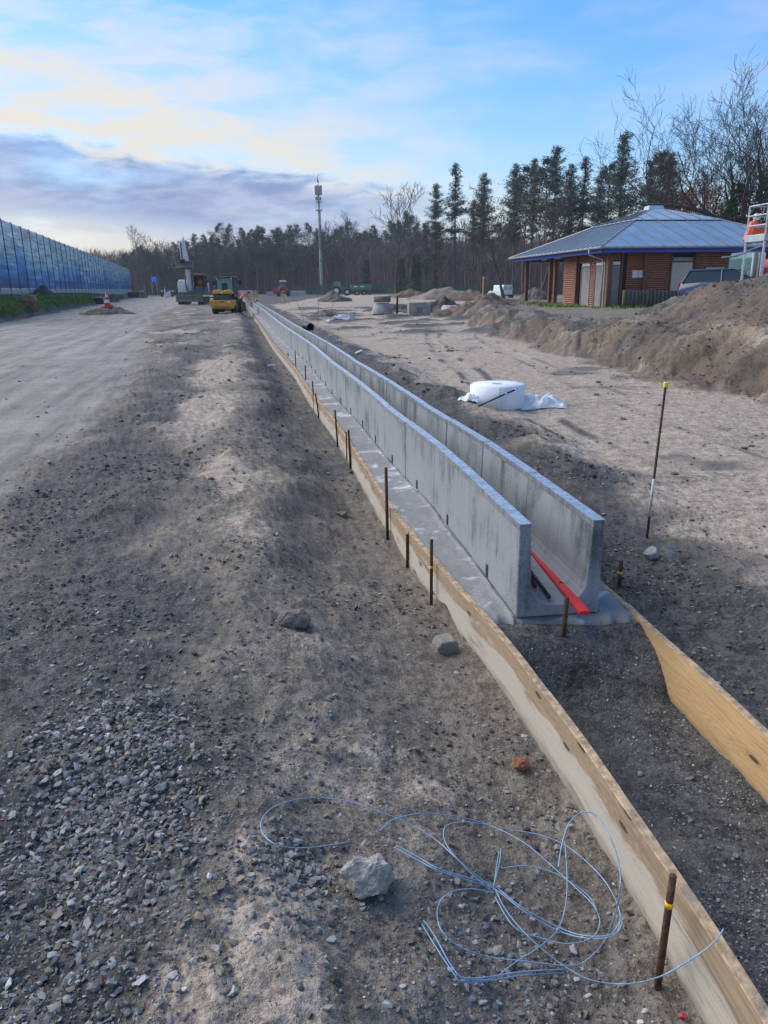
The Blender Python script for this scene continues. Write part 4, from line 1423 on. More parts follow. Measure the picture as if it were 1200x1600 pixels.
def big_mound():
    """the long heap along the right: its crest climbs away to the right"""
    nx, ny = 300, 290
    xs = np.linspace(3.6, 15.5, nx)
    ys = np.linspace(8.4, 27.0, ny)
    x, y = (q.ravel() for q in np.meshgrid(xs, ys))
    # foot of the heap
    foot = x - (np.interp(y, BANK_Y, BANK_X) - 0.25) + 0.35 * fbm(x, y, 0.5, 3)
    crestx = np.interp(y, [8, 12, 16, 20, 24, 28], [11.5, 10.0, 9.3, 9.8, 10.8, 12])
    top = np.interp(x, [4.2, 5.3, 6.3, 7.1, 8.2, 9.5, 15], [0.08, 0.60, 0.96, 1.34, 1.52, 1.70, 1.85])
    front = sstep(0.0, 3.4, foot) ** 0.85
    ends = sstep(8.4, 10.5, y) * (1 - sstep(17.0, 21.5, y + 0.8 * fbm(x, y, 0.4, 3)))
    rr_ = 1 - np.abs(fbm(x * 0.9 + y * 0.5, y * 0.8, 0.8, 4))
    z = top * front * ends * (0.92 + 0.10 * rr_) + 0.08 * fbm(x, y, 0.9, 4) * np.clip(front * 3, 0, 1) * ends
    z = z + (0.03 * fbm(x, y, 2.8, 4, 0.6) + 0.030 * np.abs(fbm(x + y, x - y, 7.0, 3, 0.65)) + 0.03 * (1 - np.abs(fbm((x - y) * 1.5, (x + y) * 0.6, 1.6, 3)))) * np.clip(front * 4, 0, 1) * ends - 0.05
    z = z + np.where(foot < 0, -0.10, 0)
    z = z + ground(x, y) * (1 - 0.6 * np.clip(front * ends, 0, 1))
    F = []
    i = np.arange(ny - 1)[:, None] * nx + np.arange(nx - 1)[None, :]
    F = np.stack([i, i + 1, i + nx + 1, i + nx], -1).reshape(-1, 4)
    zc = np.zeros((len(x), 4))
    f1 = fbm(x * 1.3, y * 0.7, 0.7, 4)
    zc[:, 0] = np.clip(-0.02 + 0.9 * f1 - 0.25 * sstep(1.5, 4, foot), 0, 0.8)
    zc[:, 1] = np.clip(0.60 - 0.8 * f1 + 0.3 * fbm(x, y, 2.5, 3) + 0.25 * sstep(2.0, 4.5, foot), 0, 1)
    zc[:, 3] = 1
    cov = np.zeros((len(x), 4))
    cov[:, 1] = 0.55
    cov[:, 2] = np.clip(0.65 + 0.8 * fbm(x + 4, y, 0.8, 3), 0, 0.85)
    o = np_mesh('soil_mound', np.stack([x, y, z], -1), F, M_earth, True, None, {'zone': zc, 'cover': cov})
    tag(o, 'great brown soil mound rising in front of the dark parked car', 'soil mound')
    # clods sticking out of it, one joined part
    r = np.random.default_rng(5)
    V0, F0 = ico(1)
    sh = np.stack([stone_shape(800 + i, 1, 0.6, 5, (1, .85, .6))[0] for i in range(8)])
    ok = np.where((front * ends > 0.05) & (x < 11.5))[0]
    pick = r.choice(ok, 5200)
    n = len(pick)
    size = np.clip(0.013 * np.exp(r.normal(0, 0.55, n)), 0.006, 0.055)
    P = sh[r.integers(0, 8, n)] * size[:, None, None] + np.stack([x[pick] + r.uniform(-.03, .03, n), y[pick] + r.uniform(-.03, .03, n), z[pick] + size * 0.2], -1)[:, None, :]
    F = (F0[None] + (np.arange(n) * len(V0))[:, None, None]).reshape(-1, 3)
    col = np.array([[0.15, 0.115, 0.085]]) * r.uniform(0.5, 1.7, n)[:, None]
    c_ = np_mesh('soil_clods', P.reshape(-1, 3), F, M_gravel, False, o, {'tone': np.repeat(np.concatenate([col, np.ones((n, 1))], 1), len(V0), 0)})
    tag(c_, kind='stuff')


big_mound()
DARKS, SANDS, REDS, GREYS = (0.1, 0.75, 0, 0.3), (0.60, 0.15, 0, 0.6), (0.20, 0.35, 0, 0.9), (0.15, 0.55, 0.1, 0.3)
heap('soil_heap', 'small grey-brown heap with the traffic cone standing on it', 'soil heap', -19.0, 54.5, 1.75, 1.3, 0.62, 5, GREYS, 0.1, peak=1.3)
heap('soil_heap', 'dark heap of topsoil on the grass verge beside the blue barrier', 'soil heap', -29.0, 68.0, 1.0, 0.9, 0.80, 9, (0, 1.0, 0, 0), 0.2, peak=1.25)
heap('soil_heap', 'pointed dark grey cone-shaped heap in front of the green trailer', 'soil heap', -5.6, 92.0, 1.9, 1.9, 1.25, 13, GREYS, peak=1.05, rough=0.12)
heap('soil_heap', 'lower dark heap in front of the pointed cone-shaped heap', 'soil heap', -3.25, 45.0, 0.95, 0.9, 0.45, 17, DARKS, peak=1.1, rough=0.15)
heap('soil_heap', 'broad pale sand heap in front of the green mesh fence', 'soil heap', 8.0, 98.0, 4.4, 3.4, 1.5, 23, SANDS, 0.1, peak=1.3)
heap('soil_heap', 'reddish brown sand heap right of the pale sand heap', 'soil heap', 9.6, 86.0, 3.5, 3.0, 1.15, 27, REDS, 0, peak=1.4)
heap('soil_heap', 'low brown heap left of the pale sand heap', 'soil heap', 4.4, 118.0, 3.6, 3.0, 1.15, 31, REDS, 0, peak=1.4)
heap('soil_heap', 'reddish soil heap at the foot of the wooden post', 'soil heap', 5.0, 44.0, 2.3, 2.0, 0.55, 37, REDS, 0.2, peak=1.4, rough=0.5)
heap('soil_heap', 'dark turned soil behind the grey concrete box', 'soil heap', 3.6, 49.0, 2.2, 1.6, 0.75, 41, DARKS, 0.1, peak=1.4, rough=0.5)
heap('soil_heap', 'low dark soil heap behind the concrete manhole cone', 'soil heap', 1.0, 52.0, 2.0, 1.6, 0.45, 43, DARKS, 0.1, peak=1.4, rough=0.5)
heap('soil_heap', 'small heap showing between the porch posts of the timber building', 'soil heap', 12.2, 62.0, 1.5, 1.3, 0.9, 47, GREYS, 0, peak=1.2)


# ------------------------------------------------------------------ timber building
def wood_mat(name, col, var, rough=0.7):
    return mat(name, col, rough, 0, var, 1.0, 0.3, 30, stretch=(14, 14, 1.2), dirt=tuple(c * 0.35 for c in col), dscale=0.6, damt=0.5)


M_slat = mat('larch_slats', (0.32, 0.130, 0.052), 0.6, 0, 0.3, 2.0, 0.2, 30, stretch=(1, 1, 9), dirt=(0.10, 0.035, 0.018), dscale=1.3, damt=0.6)
M_post = wood_mat('post_wood', (0.17, 0.075, 0.038), 0.35)
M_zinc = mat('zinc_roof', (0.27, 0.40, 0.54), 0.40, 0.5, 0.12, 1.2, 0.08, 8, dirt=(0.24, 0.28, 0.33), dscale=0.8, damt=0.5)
M_zinc2 = mat('zinc_roof_upper', (0.44, 0.54, 0.62), 0.38, 0.55, 0.10, 1.2, 0.08, 8, dirt=(0.36, 0.41, 0.46), dscale=0.8, damt=0.4)  # upper slope's stronger reflection is put into a lighter zinc
M_seam = mat('seam_metal', (0.075, 0.10, 0.125), 0.5, 0.5, 0.1, 3)
M_bluef = mat('blue_fascia', (0.016, 0.080, 0.50), 0.45, 0, 0.12, 2)
M_gutter = mat('gutter_metal', (0.30, 0.30, 0.30), 0.5, 0.6, 0.2, 3)
M_greyd = mat('grey_door', (0.25, 0.245, 0.24), 0.6, 0, 0.12, 2, dirt=(0.16, 0.15, 0.15), dscale=1.5, damt=0.6)
M_cream = mat('cream_panel', (0.52, 0.50, 0.43), 0.6, 0, 0.06, 2, dirt=(0.40, 0.38, 0.32), dscale=1.2, damt=0.4)
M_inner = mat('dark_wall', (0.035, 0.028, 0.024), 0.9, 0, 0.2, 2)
M_log = wood_mat('weathered_log', (0.125, 0.125, 0.105), 0.4, 0.85)
M_glass = mat('dark_glass', (0.02, 0.028, 0.032), 0.06, 0, 0.1, 1, spec=0.8)
M_teal = mat('tinted_glass', (0.09, 0.17, 0.165), 0.08, 0, 0.1, 1, spec=0.9)

BA = math.radians(8.0)
BO = Vector((11.85, 41.0, 0.36))


def building():
    t = thing('timber_building', 'low timber slatted building under a blue-grey hipped metal roof with a blue eaves band', 'building', BO, BA)
    W = 13.3                                     # depth, local y: away
    WU = 11.0                                    # width, local x: right
    PH = 2.78
    def part(b, name, m, **k):
        return b.build(name, m, t, **k)
    # floor
    b = MB()
    b.box((WU / 2, W / 2, -0.05), (WU + 0.6, W + 0.6, 0.12))
    part(b, 'floor_slab', M_oldconc)
    # core walls behind the slats (dark), leaving the porch at the far left end open
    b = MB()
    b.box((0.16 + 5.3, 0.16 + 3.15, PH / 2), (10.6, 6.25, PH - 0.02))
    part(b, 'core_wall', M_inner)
    # posts
    def post(x, y, s=0.2, h=PH, m=M_post):
        q = MB()
        q.box((x, y, h / 2), (s, s, h))
        part(q, 'post', m, bevel=0.012)
    for v in (0.0, 4.30, 7.7, 8.6, 13.2):
        post(-0.02, v, 0.22 if v else 0.26)
    post(1.93, -0.06, 0.22)
    post(4.75, -0.04, 0.12)
    post(7.0, -0.04, 0.16)
    post(7.95, -0.04, 0.20)
    post(9.5, -0.04, 0.14)
    post(10.95, -0.04, 0.22)
    post(0.66, -0.02, 0.08)
    # slat panels: many thin boards joined, each panel one part
    def slats_left(v0, v1, z0=0.05, z1=PH - 0.08):
        q = MB()
        z = z0
        while z < z1:
            q.box((0.035, (v0 + v1) / 2, z + 0.035), (0.05, v1 - v0, 0.072), ry=0.25)
            z += 0.108
        tag(part(q, 'slat_panel', M_slat), kind='stuff')
    def slats_front(u0, u1, z0=0.05, z1=PH - 0.08):
        q = MB()
        z = z0
        while z < z1:
            q.box(((u0 + u1) / 2, 0.035, z + 0.035), (u1 - u0, 0.05, 0.072), rx=-0.25)
            z += 0.108
        tag(part(q, 'slat_panel', M_slat), kind='stuff')
    slats_left(4.42, 6.45)
    slats_left(1.92, 2.45)
    slats_left(0.16, 0.52, 2.35)
    slats_left(0.52, 1.92, 2.35)
    slats_left(2.45, 4.25, 2.35)
    slats_front(0.95, 1.82)
    slats_front(2.05, 3.38)
    slats_front(4.82, 6.92)
    slats_front(0.14, 0.60, 2.4)
    slats_front(8.1, 10.85)
    # end of the closed part, seen through the porch
    q = MB()
    z = 0.05
    while z < PH - .1:
        q.box((3.0, 6.50, z + .035), (5.9, 0.05, 0.072))
        z += 0.108
    tag(part(q, 'slat_panel', M_slat), kind='stuff')
    # doors on the left face
    for v0, v1 in ((0.60, 1.80), (2.55, 3.70)):
        q = MB()
        q.box((0.06, (v0 + v1) / 2, 1.08), (0.05, v1 - v0, 2.12))
        d = part(q, 'door', M_greyd, bevel=0.006)
        q = MB()
        for vv in (v0 - 0.03, v1 + 0.03):
            q.box((0.03, vv, 1.10), (0.07, 0.05, 2.2))
        q.box((0.031, (v0 + v1) / 2, 2.17), (0.066, v1 - v0 + 0.10, 0.05))
        q.build('frame', M_gutter, d)
        q = MB()
        q.box((0.02, (v0 + v1) / 2, 2.24), (0.03, v1 - v0 - 0.1, 0.16))
        q.build('door_sign', M_white, d)
        q = MB()
        q.box((0.02, v0 + 0.12, 1.05), (0.04, 0.12, 0.03))
        q.build('handle', M_galv, d)
    # door on the front face beside the corner
    q = MB()
    q.box((0.37, 0.07, 1.08), (0.46, 0.05, 2.12))
    d = part(q, 'door', M_greyd, bevel=0.006)
    q = MB()
    q.box((0.37, 0.035, 2.25), (0.42, 0.03, 0.16))
    q.build('door_sign', M_white, d)
    # cream double-height panel door and panel window
    q = MB()
    q.box((4.0, 0.015, 1.17), (1.16, 0.06, 2.16))
    d = part(q, 'door', M_cream, bevel=0.008)
    q = MB()
    q.box((4.0, 0.02, 2.40), (1.16, 0.05, 0.20))
    q.build('transom', M_oldconc, d)
    q = MB()
    q.box((4.0, -0.008, 2.42), (0.42, 0.012, 0.11))
    q.build('transom_sign', M_gutter, d)
    q = MB()
    for uu in (3.38, 4.62):
        q.box((uu, 0.0, 1.30), (0.07, 0.10, 2.6))
    q.build('frame', M_post, d)
    q = MB()
    q.box((4.50, -0.03, 1.0), (0.05, 0.05, 0.14))
    q.build('handle', M_galv, d)
    q = MB()
    q.box((5.88, 0.012, 1.45), (1.10, 0.05, 1.10))
    wv = part(q, 'window', mat('pale_shutter', (0.44, 0.45, 0.41), 0.6, 0, 0.05, 2), bevel=0.006)
    q = MB()
    for zz in (0.88, 2.02):
        q.box((5.88, -0.005, zz), (1.24, 0.08, 0.05))
    for uu in (5.29, 6.47):
        q.box((uu, -0.005, 1.45), (0.05, 0.08, 1.14))
    q.build('frame', M_post, wv)
    # open bay right of the window, its shade painted as a dark panel
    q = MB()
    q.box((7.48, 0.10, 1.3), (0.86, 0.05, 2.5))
    part(q, 'bay_shade_panel', mat('bay_shade_paint', (0.10, 0.07, 0.05), 0.9))
    # lamps under the eaves, switched off white tubes
    for u, v, l, ax in ((7.4, -0.35, 0.95, 0), (9.4, -0.35, 0.95, 0), (-0.35, 6.6, 0.95, 1), (-0.35, 8.9, 0.9, 1)):
        q = MB()
        q.box((u, v, PH - 0.06), (l, 0.09, 0.07) if not ax else (0.09, l, 0.07))
        part(q, 'eaves_lamp', M_white, bevel=0.01)
    # ring beam: the blue band
    oh = 0.72
    q = MB()
    for (cx, cy, sx, sy) in ((WU / 2, -oh, WU + 2 * oh, 0.07), (WU / 2, W + oh, WU + 2 * oh, 0.07)):
        q.box((cx, cy, PH + 0.06), (sx, sy, 0.22))
    for (cx, cy, sx, sy) in ((-oh, W / 2, 0.07, W + 2 * oh - 0.16), (WU + oh, W / 2, 0.07, W + 2 * oh - 0.16)):
        q.box((cx, cy, PH + 0.06), (sx, sy, 0.22))
    part(q, 'blue_band', M_bluef)
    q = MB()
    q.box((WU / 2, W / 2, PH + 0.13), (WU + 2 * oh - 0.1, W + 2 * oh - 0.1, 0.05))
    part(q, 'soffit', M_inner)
    # roof
    e = 0.95
    lo, hi = -e, W + e
    c = W / 2
    KX = (WU + 2 * e) / (W + 2 * e)
    sq = lambda x: lo + (x - lo) * KX          # the plan is narrower than deep
    zt0, zt1, zt2 = PH + 0.22, PH + 1.80, PH + 2.62
    f1 = 0.60
    def ring(f):
        return lo + (c - lo) * f, hi + (c - hi) * f
    g = MB()
    for s_ in (0, 1, 2, 3):
        pass
    wx = (hi - lo) * KX
    for (cx, cy, sx, sy) in ((sq(c), lo - .04, wx + .2, 0.12), (sq(c), hi + .04, wx + .2, 0.12), (lo - .04, c, 0.12, hi - lo - 0.05), (sq(hi) + .04, c, 0.12, hi - lo - 0.05)):
        g.box((cx, cy, zt0 - 0.03), (sx, sy, 0.10))
    part(g, 'gutter', M_gutter, bevel=0.02)
    # downpipe with its swan neck at the corner of the left face
    g = MB()
    g.tube([(lo - 0.02, 0.50, zt0 - 0.06), (lo + 0.0, 0.50, PH - 0.10), (-0.22, 0.45, PH - 0.32), (-0.17, 0.45, PH - 0.5), (-0.17, 0.45, 0.05)], 0.05, 10)
    part(g, 'downpipe', mat('pale_pipe', (0.46, 0.46, 0.46), 0.45, 0.3), smooth=True)
    # roof underlay so no daylight shows through
    a0, b0 = ring(0)
    a1, b1 = ring(f1)
    a2, b2 = ring(1 - 0.05)
    g = MB()
    vs = [(a0, a0, zt0 - .03), (b0, a0, zt0 - .03), (b0, b0, zt0 - .03), (a0, b0, zt0 - .03), (a1, a1, zt1 - .03), (b1, a1, zt1 - .03), (b1, b1, zt1 - .03), (a1, b1, zt1 - .03), (a2, a2, zt2 - .03), (b2, a2, zt2 - .03), (b2, b2, zt2 - .03), (a2, b2, zt2 - .03)]
    fs = [(0, 1, 5, 4), (1, 2, 6, 5), (2, 3, 7, 6), (3, 0, 4, 7), (4, 5, 9, 8), (5, 6, 10, 9), (6, 7, 11, 10), (7, 4, 8, 11), (8, 9, 10, 11), (3, 2, 1, 0)]
    g.add([(sq(x_), y_, z_) for x_, y_, z_ in vs], fs)
    part(g, 'roof_deck', M_seam)
    # sheet panels with standing seams, side by side on each slope
    def place(face, p, q_, z):
        # p along the eave, q_ inset from the eave
        if face == 0:
            return (sq(lo + p), lo + q_, z)
        if face == 1:
            return (sq(hi - q_), lo + p, z)
        if face == 2:
            return (sq(hi - p), hi - q_, z)
        return (sq(lo + q_), hi - p, z)
    Ltot = hi - lo
    half = Ltot / 2
    def tier(face, qa, qb, za, zb_, n, m, over):
        ps = [Ltot * i / n for i in range(n + 1)]
        for i in range(n):
            p0, p1 = ps[i] + 0.012, ps[i + 1] - 0.012
            # the hip cuts the panel: at inset q only q <= p <= Ltot-q exists
            poly = []
            for p in (p0, p1):
                lim = min(p, Ltot - p)
                if lim > qa + 0.02:
                    poly.append((p, qa, min(lim, qb)))
            corners = []
            def zz(q_):
                return za + (zb_ - za) * (q_ - qa) / (qb - qa)
            a = max(p0, qa)
            bb = min(p1, Ltot - qa)
            if bb - a < 0.03:
                continue
            pts = [(a, qa), (bb, qa)]
            lb = min(qb, Ltot - bb, bb) if bb > half else min(qb, bb)
            la = min(qb, a) if a < half else min(qb, Ltot - a)
            if lb > qa + 0.01:
                pts.append((bb, lb))
            if a < qb < bb and a < half:
                pts.append((qb, qb))
            if a < Ltot - qb < bb and bb > half:
                pts.append((Ltot - qb, qb))
            if la > qa + 0.01:
                pts.append((a, la))
            # order by angle round the centre
            mx = sum(p for p, _ in pts) / len(pts)
            my = sum(q_ for _, q_ in pts) / len(pts)
            pts.sort(key=lambda P_: math.atan2(P_[1] - my, P_[0] - mx))
            g = MB()
            k = len(pts)
            top = [place(face, p, q_, zz(q_) + over + 0.012) for p, q_ in pts]
            bot = [place(face, p, q_, zz(q_) + over - 0.012) for p, q_ in pts]
            g.add(top + bot, [tuple(range(k)), tuple(reversed(range(k, 2 * k)))] + [(j, j + k, (j + 1) % k + k, (j + 1) % k) for j in range(k)])
            o = part(g, 'roof_panel', m)
            # seam on the panel's left side
            if la > qa + 0.05 and i:
                g = MB()
                g.tube([place(face, a - 0.012, qa, zz(qa) + over + 0.02), place(face, a - 0.012, la, zz(la) + over + 0.02)], 0.034, 4)
                g.build('standing_seam', M_seam, o)
    q1 = half * f1
    q2 = half * 0.95
    for face in range(4):
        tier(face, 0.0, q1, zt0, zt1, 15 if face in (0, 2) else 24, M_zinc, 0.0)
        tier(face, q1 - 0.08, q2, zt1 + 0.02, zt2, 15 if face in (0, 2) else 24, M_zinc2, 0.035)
    # hip caps
    for (sx, sy) in ((lo, lo), (hi, lo), (hi, hi), (lo, hi)):
        mx, my = sx + (c - sx) * f1, sy + (c - sy) * f1
        tx, ty = sx + (c - sx) * 0.95, sy + (c - sy) * 0.95
        g = MB()
        g.tube([(sq(sx), sy, zt0 + 0.02), (sq(mx), my, zt1 + 0.03)], 0.045, 6)
        g.tube([(sq(mx), my, zt1 + 0.05), (sq(tx), ty, zt2 + 0.03)], 0.045, 6)
        part(g, 'hip_cap', M_gutter)
    g = MB()
    g.box((sq(c), c, zt2 + 0.10), (1.0, 0.7, 0.28), taper=0.9)
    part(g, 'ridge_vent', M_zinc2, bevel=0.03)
    return t


building()


def bl(u, v, z):
    """point in the building's frame to world"""
    c, s = math.cos(BA), math.sin(BA)
    return (BO.x + u * c - v * s, BO.y + u * s + v * c, BO.z + z)


# notices pinned to the wall
for (u, w_, lab) in ((1.42, 0.34, 'white paper notice on the slatted wall, nearer the building corner'), (1.79, 0.34, 'white paper notice on the slatted wall, next to the brown post')):
    b = MB()
    b.box((0, 0, 0), (w_, 0.012, 0.36))
    o = b.build('paper_notice', mat('paper', (0.66, 0.70, 0.76), 0.8, 0, 0.08, 9))
    o.location = bl(u, -0.03 if u < 1.6 else -0.03, 1.70)
    o.rotation_euler = (0, 0, BA)
    tag(o, lab, 'notice')

# log palisade in front
t = thing('log_palisade', 'low row of upright weathered grey logs in front of the timber building', 'palisade', bl(0.3, -1.3, 0), BA)
r = random.Random(4)
for i in range(21):
    h = 0.92 - 0.004 * i + r.uniform(-.03, .03)
    b = MB()
    b.lathe((i * 0.205, -0.002 * i, 0), [(0.098, -0.2), (0.098, h - 0.02), (0.085, h)], 10)
    b.build('log', M_log if i else mat('mossy_log', (0.12, 0.15, 0.05), 0.9, 0, 0.4, 6), t, True)

# wooden post in the plain
pz = gz(6.55, 50.0)
t = thing('wooden_post', 'tall bare wooden post standing in the reddish soil', 'post', (6.55, 50.0, pz))
b = MB()
b.box((0, 0, 0.95), (0.17, 0.17, 2.3), rz=0.3, ry=0.01)
b.build('shaft', mat('raw_timber', (0.28, 0.165, 0.095), 0.8, 0, 0.3, 2, 0.3, 20, stretch=(6, 6, 1)), t, bevel=0.012)
b = MB()
b.box((0.02, -0.01, 2.06), (0.19, 0.19, 0.10), rz=0.3)
b.build('top_band', mat('pale_timber', (0.42, 0.30, 0.19), 0.8), t)


# ------------------------------------------------------------------ concrete shafts, bucket, bag, pipe
x0, y0 = 0.05, 46.2
t = thing('manhole_cone', 'grey concrete manhole cone with a mortar-stained ring lying on top', 'manhole', (x0, y0, gz(x0, y0) - 0.05))
b = MB()
b.lathe((0, 0, 0), [(0.62, 0), (0.62, 0.12), (0.44, 0.55), (0.42, 0.62), (0.34, 0.62), (0.34, 0.5)], 28, close=False)
b.build('cone', mat('pale_concrete', (0.36, 0.35, 0.33), 0.85, 0, 0.25, 4, dirt=(0.30, 0.17, 0.09), dscale=1.6, damt=0.9), t, True)
b = MB()
b.lathe((0.02, 0, 0), [(0.33, 0.66), (0.50, 0.66), (0.50, 0.98), (0.33, 0.98), (0.33, 0.66)], 28, close=False)
b.build('ring', mat('dark_concrete', (0.15, 0.145, 0.11), 0.9, 0, 0.3, 5), t, True)
x0, y0 = 2.15, 45.0
t = thing('concrete_box', 'open square concrete shaft box standing in the dug soil', 'concrete box', (x0, y0, gz(x0, y0) - 0.05), 0.06)
b = MB()
b.box((0, -0.55, 0.38), (1.22, 0.13, 0.76))
b.box((0, 0.55, 0.38), (1.22, 0.13, 0.76))
b.box((-0.545, 0, 0.38), (0.13, 0.966, 0.76))
b.box((0.545, 0, 0.38), (0.13, 0.966, 0.76))
b.build('walls', mat('grey_green_concrete', (0.26, 0.265, 0.235), 0.85, 0, 0.22, 3, 0.3, 30), t, bevel=0.01)
b = MB()
b.box((0, -0.625, 0.36), (0.30, 0.03, 0.30))
b.build('knockout', mat('shadow_concrete', (0.17, 0.17, 0.15), 0.9), t)  # shade on this face is put into a darker concrete tone
b = MB()
b.box((-0.52, -0.625, 0.4), (0.12, 0.03, 0.72))
b.build('edge_post', M_oldconc, t)
x0, y0 = 4.2, 46.0
t = thing('manhole_cone', 'pale concrete cone half buried in the reddish heap left of the post', 'manhole', (x0, y0, gz(x0, y0) - 0.02))
b = MB()
b.lathe((0, 0, 0), [(0.85, 0), (0.60, 0.52), (0.56, 0.56), (0.46, 0.56)], 26, close=False)
b.build('cone', mat('light_concrete', (0.40, 0.40, 0.39), 0.8, 0, 0.15, 3), t, True)
b = MB()
b.box((0.9, -0.1, 0.52), (1.5, 0.9, 0.05), rz=0.2, ry=0.06)
b.build('cover_sheet', M_black, t)
crumple('black_sheet', 1.05, 44.6, 0.9, 0.4, 0.14, 14, M_black, 'black plastic sheet lying between the manhole cone and the concrete box', 'plastic sheet', 0.35, 24)
b = MB()
b.tube([(0, 0, -0.1), (0.02, 0, 1.0)], 0.07, 10)
o = b.build('steel_post', mat('dark_brown_steel', (0.05, 0.03, 0.025), 0.7), None, True)
o.location = (0.95, 46.8, gz(0.95, 46.8))
tag(o, 'short dark steel post standing beside the concrete manhole cone', 'post')
x0, y0 = -1.45, 38.5
zb_ = gz(x0, y0)
t = thing('plastic_bucket', 'white plastic bucket standing by the blue-white sack', 'bucket', (x0, y0, zb_))
b = MB()
b.lathe((0, 0, 0), [(0.155, 0.0), (0.175, 0.36), (0.185, 0.36), (0.185, 0.385), (0.165, 0.385), (0.15, 0.03)], 20, close=False)
b.build('pail', M_white, t, True)
b = MB()
b.tube([(0.18 * math.cos(a), -0.02 - 0.16 * abs(math.sin(a)), 0.34 - 0.16 * math.sin(a)) for a in np.linspace(0, math.pi, 12)], 0.006, 5)
b.build('handle', M_galv, t)
crumple('sack', -1.98, 37.6, 0.66, 0.42, 0.22, 21, mat('blue_white_sack', (0.38, 0.45, 0.55), 0.6, 0, 0.25, 2.5, dirt=(0.50, 0.12, 0.10), dscale=1.1, damt=0.5), 'collapsed blue-white plastic sack beside the white bucket', 'sack', 0.1, 30)
x0, y0 = -2.62, 28.6
t = thing('drain_pipe', 'open black end of a corrugated drain pipe sticking out of the soil', 'pipe', (x0, y0, gz(x0, y0) + 0.12), 0.35)
b = MB()
prof = []
for k in range(22):
    prof.append((0.145 if k % 2 else 0.132, -0.04 + k * 0.035))
prof = [(0.118, 0.7), (0.118, -0.05), (0.140, -0.05)] + prof
b.lathe((0, 0, 0), prof, 22, close=False, axis='Y')
b.build('tube', M_black, t, True)
b = MB()
b.lathe((0, 0.25, 0), [(0.117, 0), (0.02, 0.01)], 16, axis='Y')  # near-black disc closes the bore, painted for the darkness of the pipe
b.build('inside', mat('pipe_shade_plug', (0.006, 0.006, 0.006), 0.9), t)
for (x0, y0, L_, a, m, lab) in ((-0.55, 18.2, 0.5, 1.3, M_white, 'short white plastic stick lying in the soil right of the channel'), (-2.62, 17.7, 0.30, 0.2, M_white, 'white splinter lying left of the planks in the trench')):
    b = MB()
    b.box((0, 0, 0), (L_, 0.05, 0.03))
    o = b.build('stick', m)
    o.location = (x0, y0, gz(x0, y0) + 0.03)
    o.rotation_euler = (0, -0.05, a)
    tag(o, lab, 'stick')
r = random.Random(9)
for i in range(3):
    x0, y0 = -3.3 + i * 0.45, 33.5 + i * 1.4
    t = thing('dry_sapling', ('thin bare sapling on the soil right of the channel, leaning left', 'thin bare sapling on the soil right of the channel, the tallest of three', 'thin bare sapling on the soil nearest the cone-shaped heap')[i], 'sapling', (x0, y0, gz(x0, y0)), 0)
    b = MB()
    H_ = (0.9, 1.5, 1.2)[i]
    b.tube([(0, 0, 0), ((-.15, .05, .12)[i], 0, H_ * .6), ((-.3, .02, .2)[i], 0, H_)], [0.012, 0.009, 0.004], 5)
    b.build('stem', M_post, t)
    b = MB()
    for k in range(5):
        z = H_ * (0.35 + 0.11 * k)
        bx_ = ((-.15, .05, .12)[i]) * z / (H_ * .6)
        b.tube([(bx_, 0, z), (bx_ + r.choice((-1, 1)) * 0.15, r.uniform(-.1, .1), z + 0.25)], 0.004, 4)
    b.build('twigs', M_post, t)

# yellow survey instruments
for (x0, y0, s_, lab) in ((-11.1, 70.0, 1.0, 'yellow survey instrument with a black side standing beyond the channel end'), (-12.0, 96.0, 0.95, 'small yellow tripod far off behind the survey instrument')):
    t = thing('survey_instrument', lab, 'survey instrument', (x0, y0, gz(x0, y0)), 0.2)
    for k in range(3):
        a = 2.1 * k + 0.4
        b = MB()
        b.tube([(0.42 * math.cos(a) * s_, 0.42 * math.sin(a) * s_, 0), (0.05 * math.cos(a), 0.05 * math.sin(a), 0.62 * s_)], 0.035, 6)
        b.build('leg', M_yellow, t)
    b = MB()
    b.box((0, 0, 0.72 * s_), (0.24, 0.2, 0.26), taper=0.8)
    b.build('body', M_yellow, t, bevel=0.02)
    b = MB()
    b.lathe((0, -0.1, 0.74 * s_), [(0.05, 0), (0.05, -0.08)], 10, axis='Y')
    b.build('lens', M_black, t)
    if s_ == 1.0:
        b = MB()
        b.box((-0.32, 0, 0.35), (0.30, 0.22, 0.5))
        b.build('case', M_black, t, bevel=0.02)


# ------------------------------------------------------------------ wheels and vehicles
M_tyre = mat('tyre_rubber', (0.022, 0.022, 0.024), 0.85, 0, 0.3, 12, dirt=(0.11, 0.10, 0.085), dscale=4, damt=0.6)
M_yel = mat('machine_yellow', (0.62, 0.33, 0.02), 0.4, 0, 0.08, 3, dirt=(0.30, 0.20, 0.07), dscale=2.5, damt=0.5)
M_mwhite = mat('machine_white', (0.74, 0.77, 0.80), 0.4, 0, 0.08, 3, dirt=(0.36, 0.36, 0.34), dscale=2.0, damt=0.5)
M_dsteel = mat('worn_steel', (0.16, 0.15, 0.14), 0.55, 0.4, 0.3, 5, dirt=(0.20, 0.17, 0.13), dscale=3, damt=0.6)
M_mred = mat('machine_red', (0.46, 0.05, 0.045), 0.4, 0, 0.12, 3, dirt=(0.25, 0.08, 0.06), damt=0.4)
M_orange = mat('machine_orange', (0.72, 0.10, 0.018), 0.4, 0, 0.1, 3)
M_green = mat('machine_green', (0.02, 0.20, 0.12), 0.45, 0, 0.15, 3, dirt=(0.12, 0.18, 0.13), damt=0.4)
M_navy = mat('car_navy', (0.016, 0.040, 0.105), 0.22, 0.0, 0.05, 2, coat=0.35, spec=0.4)
M_vanw = mat('van_white', (0.68, 0.72, 0.76), 0.25, 0, 0.04, 2, coat=0.5)
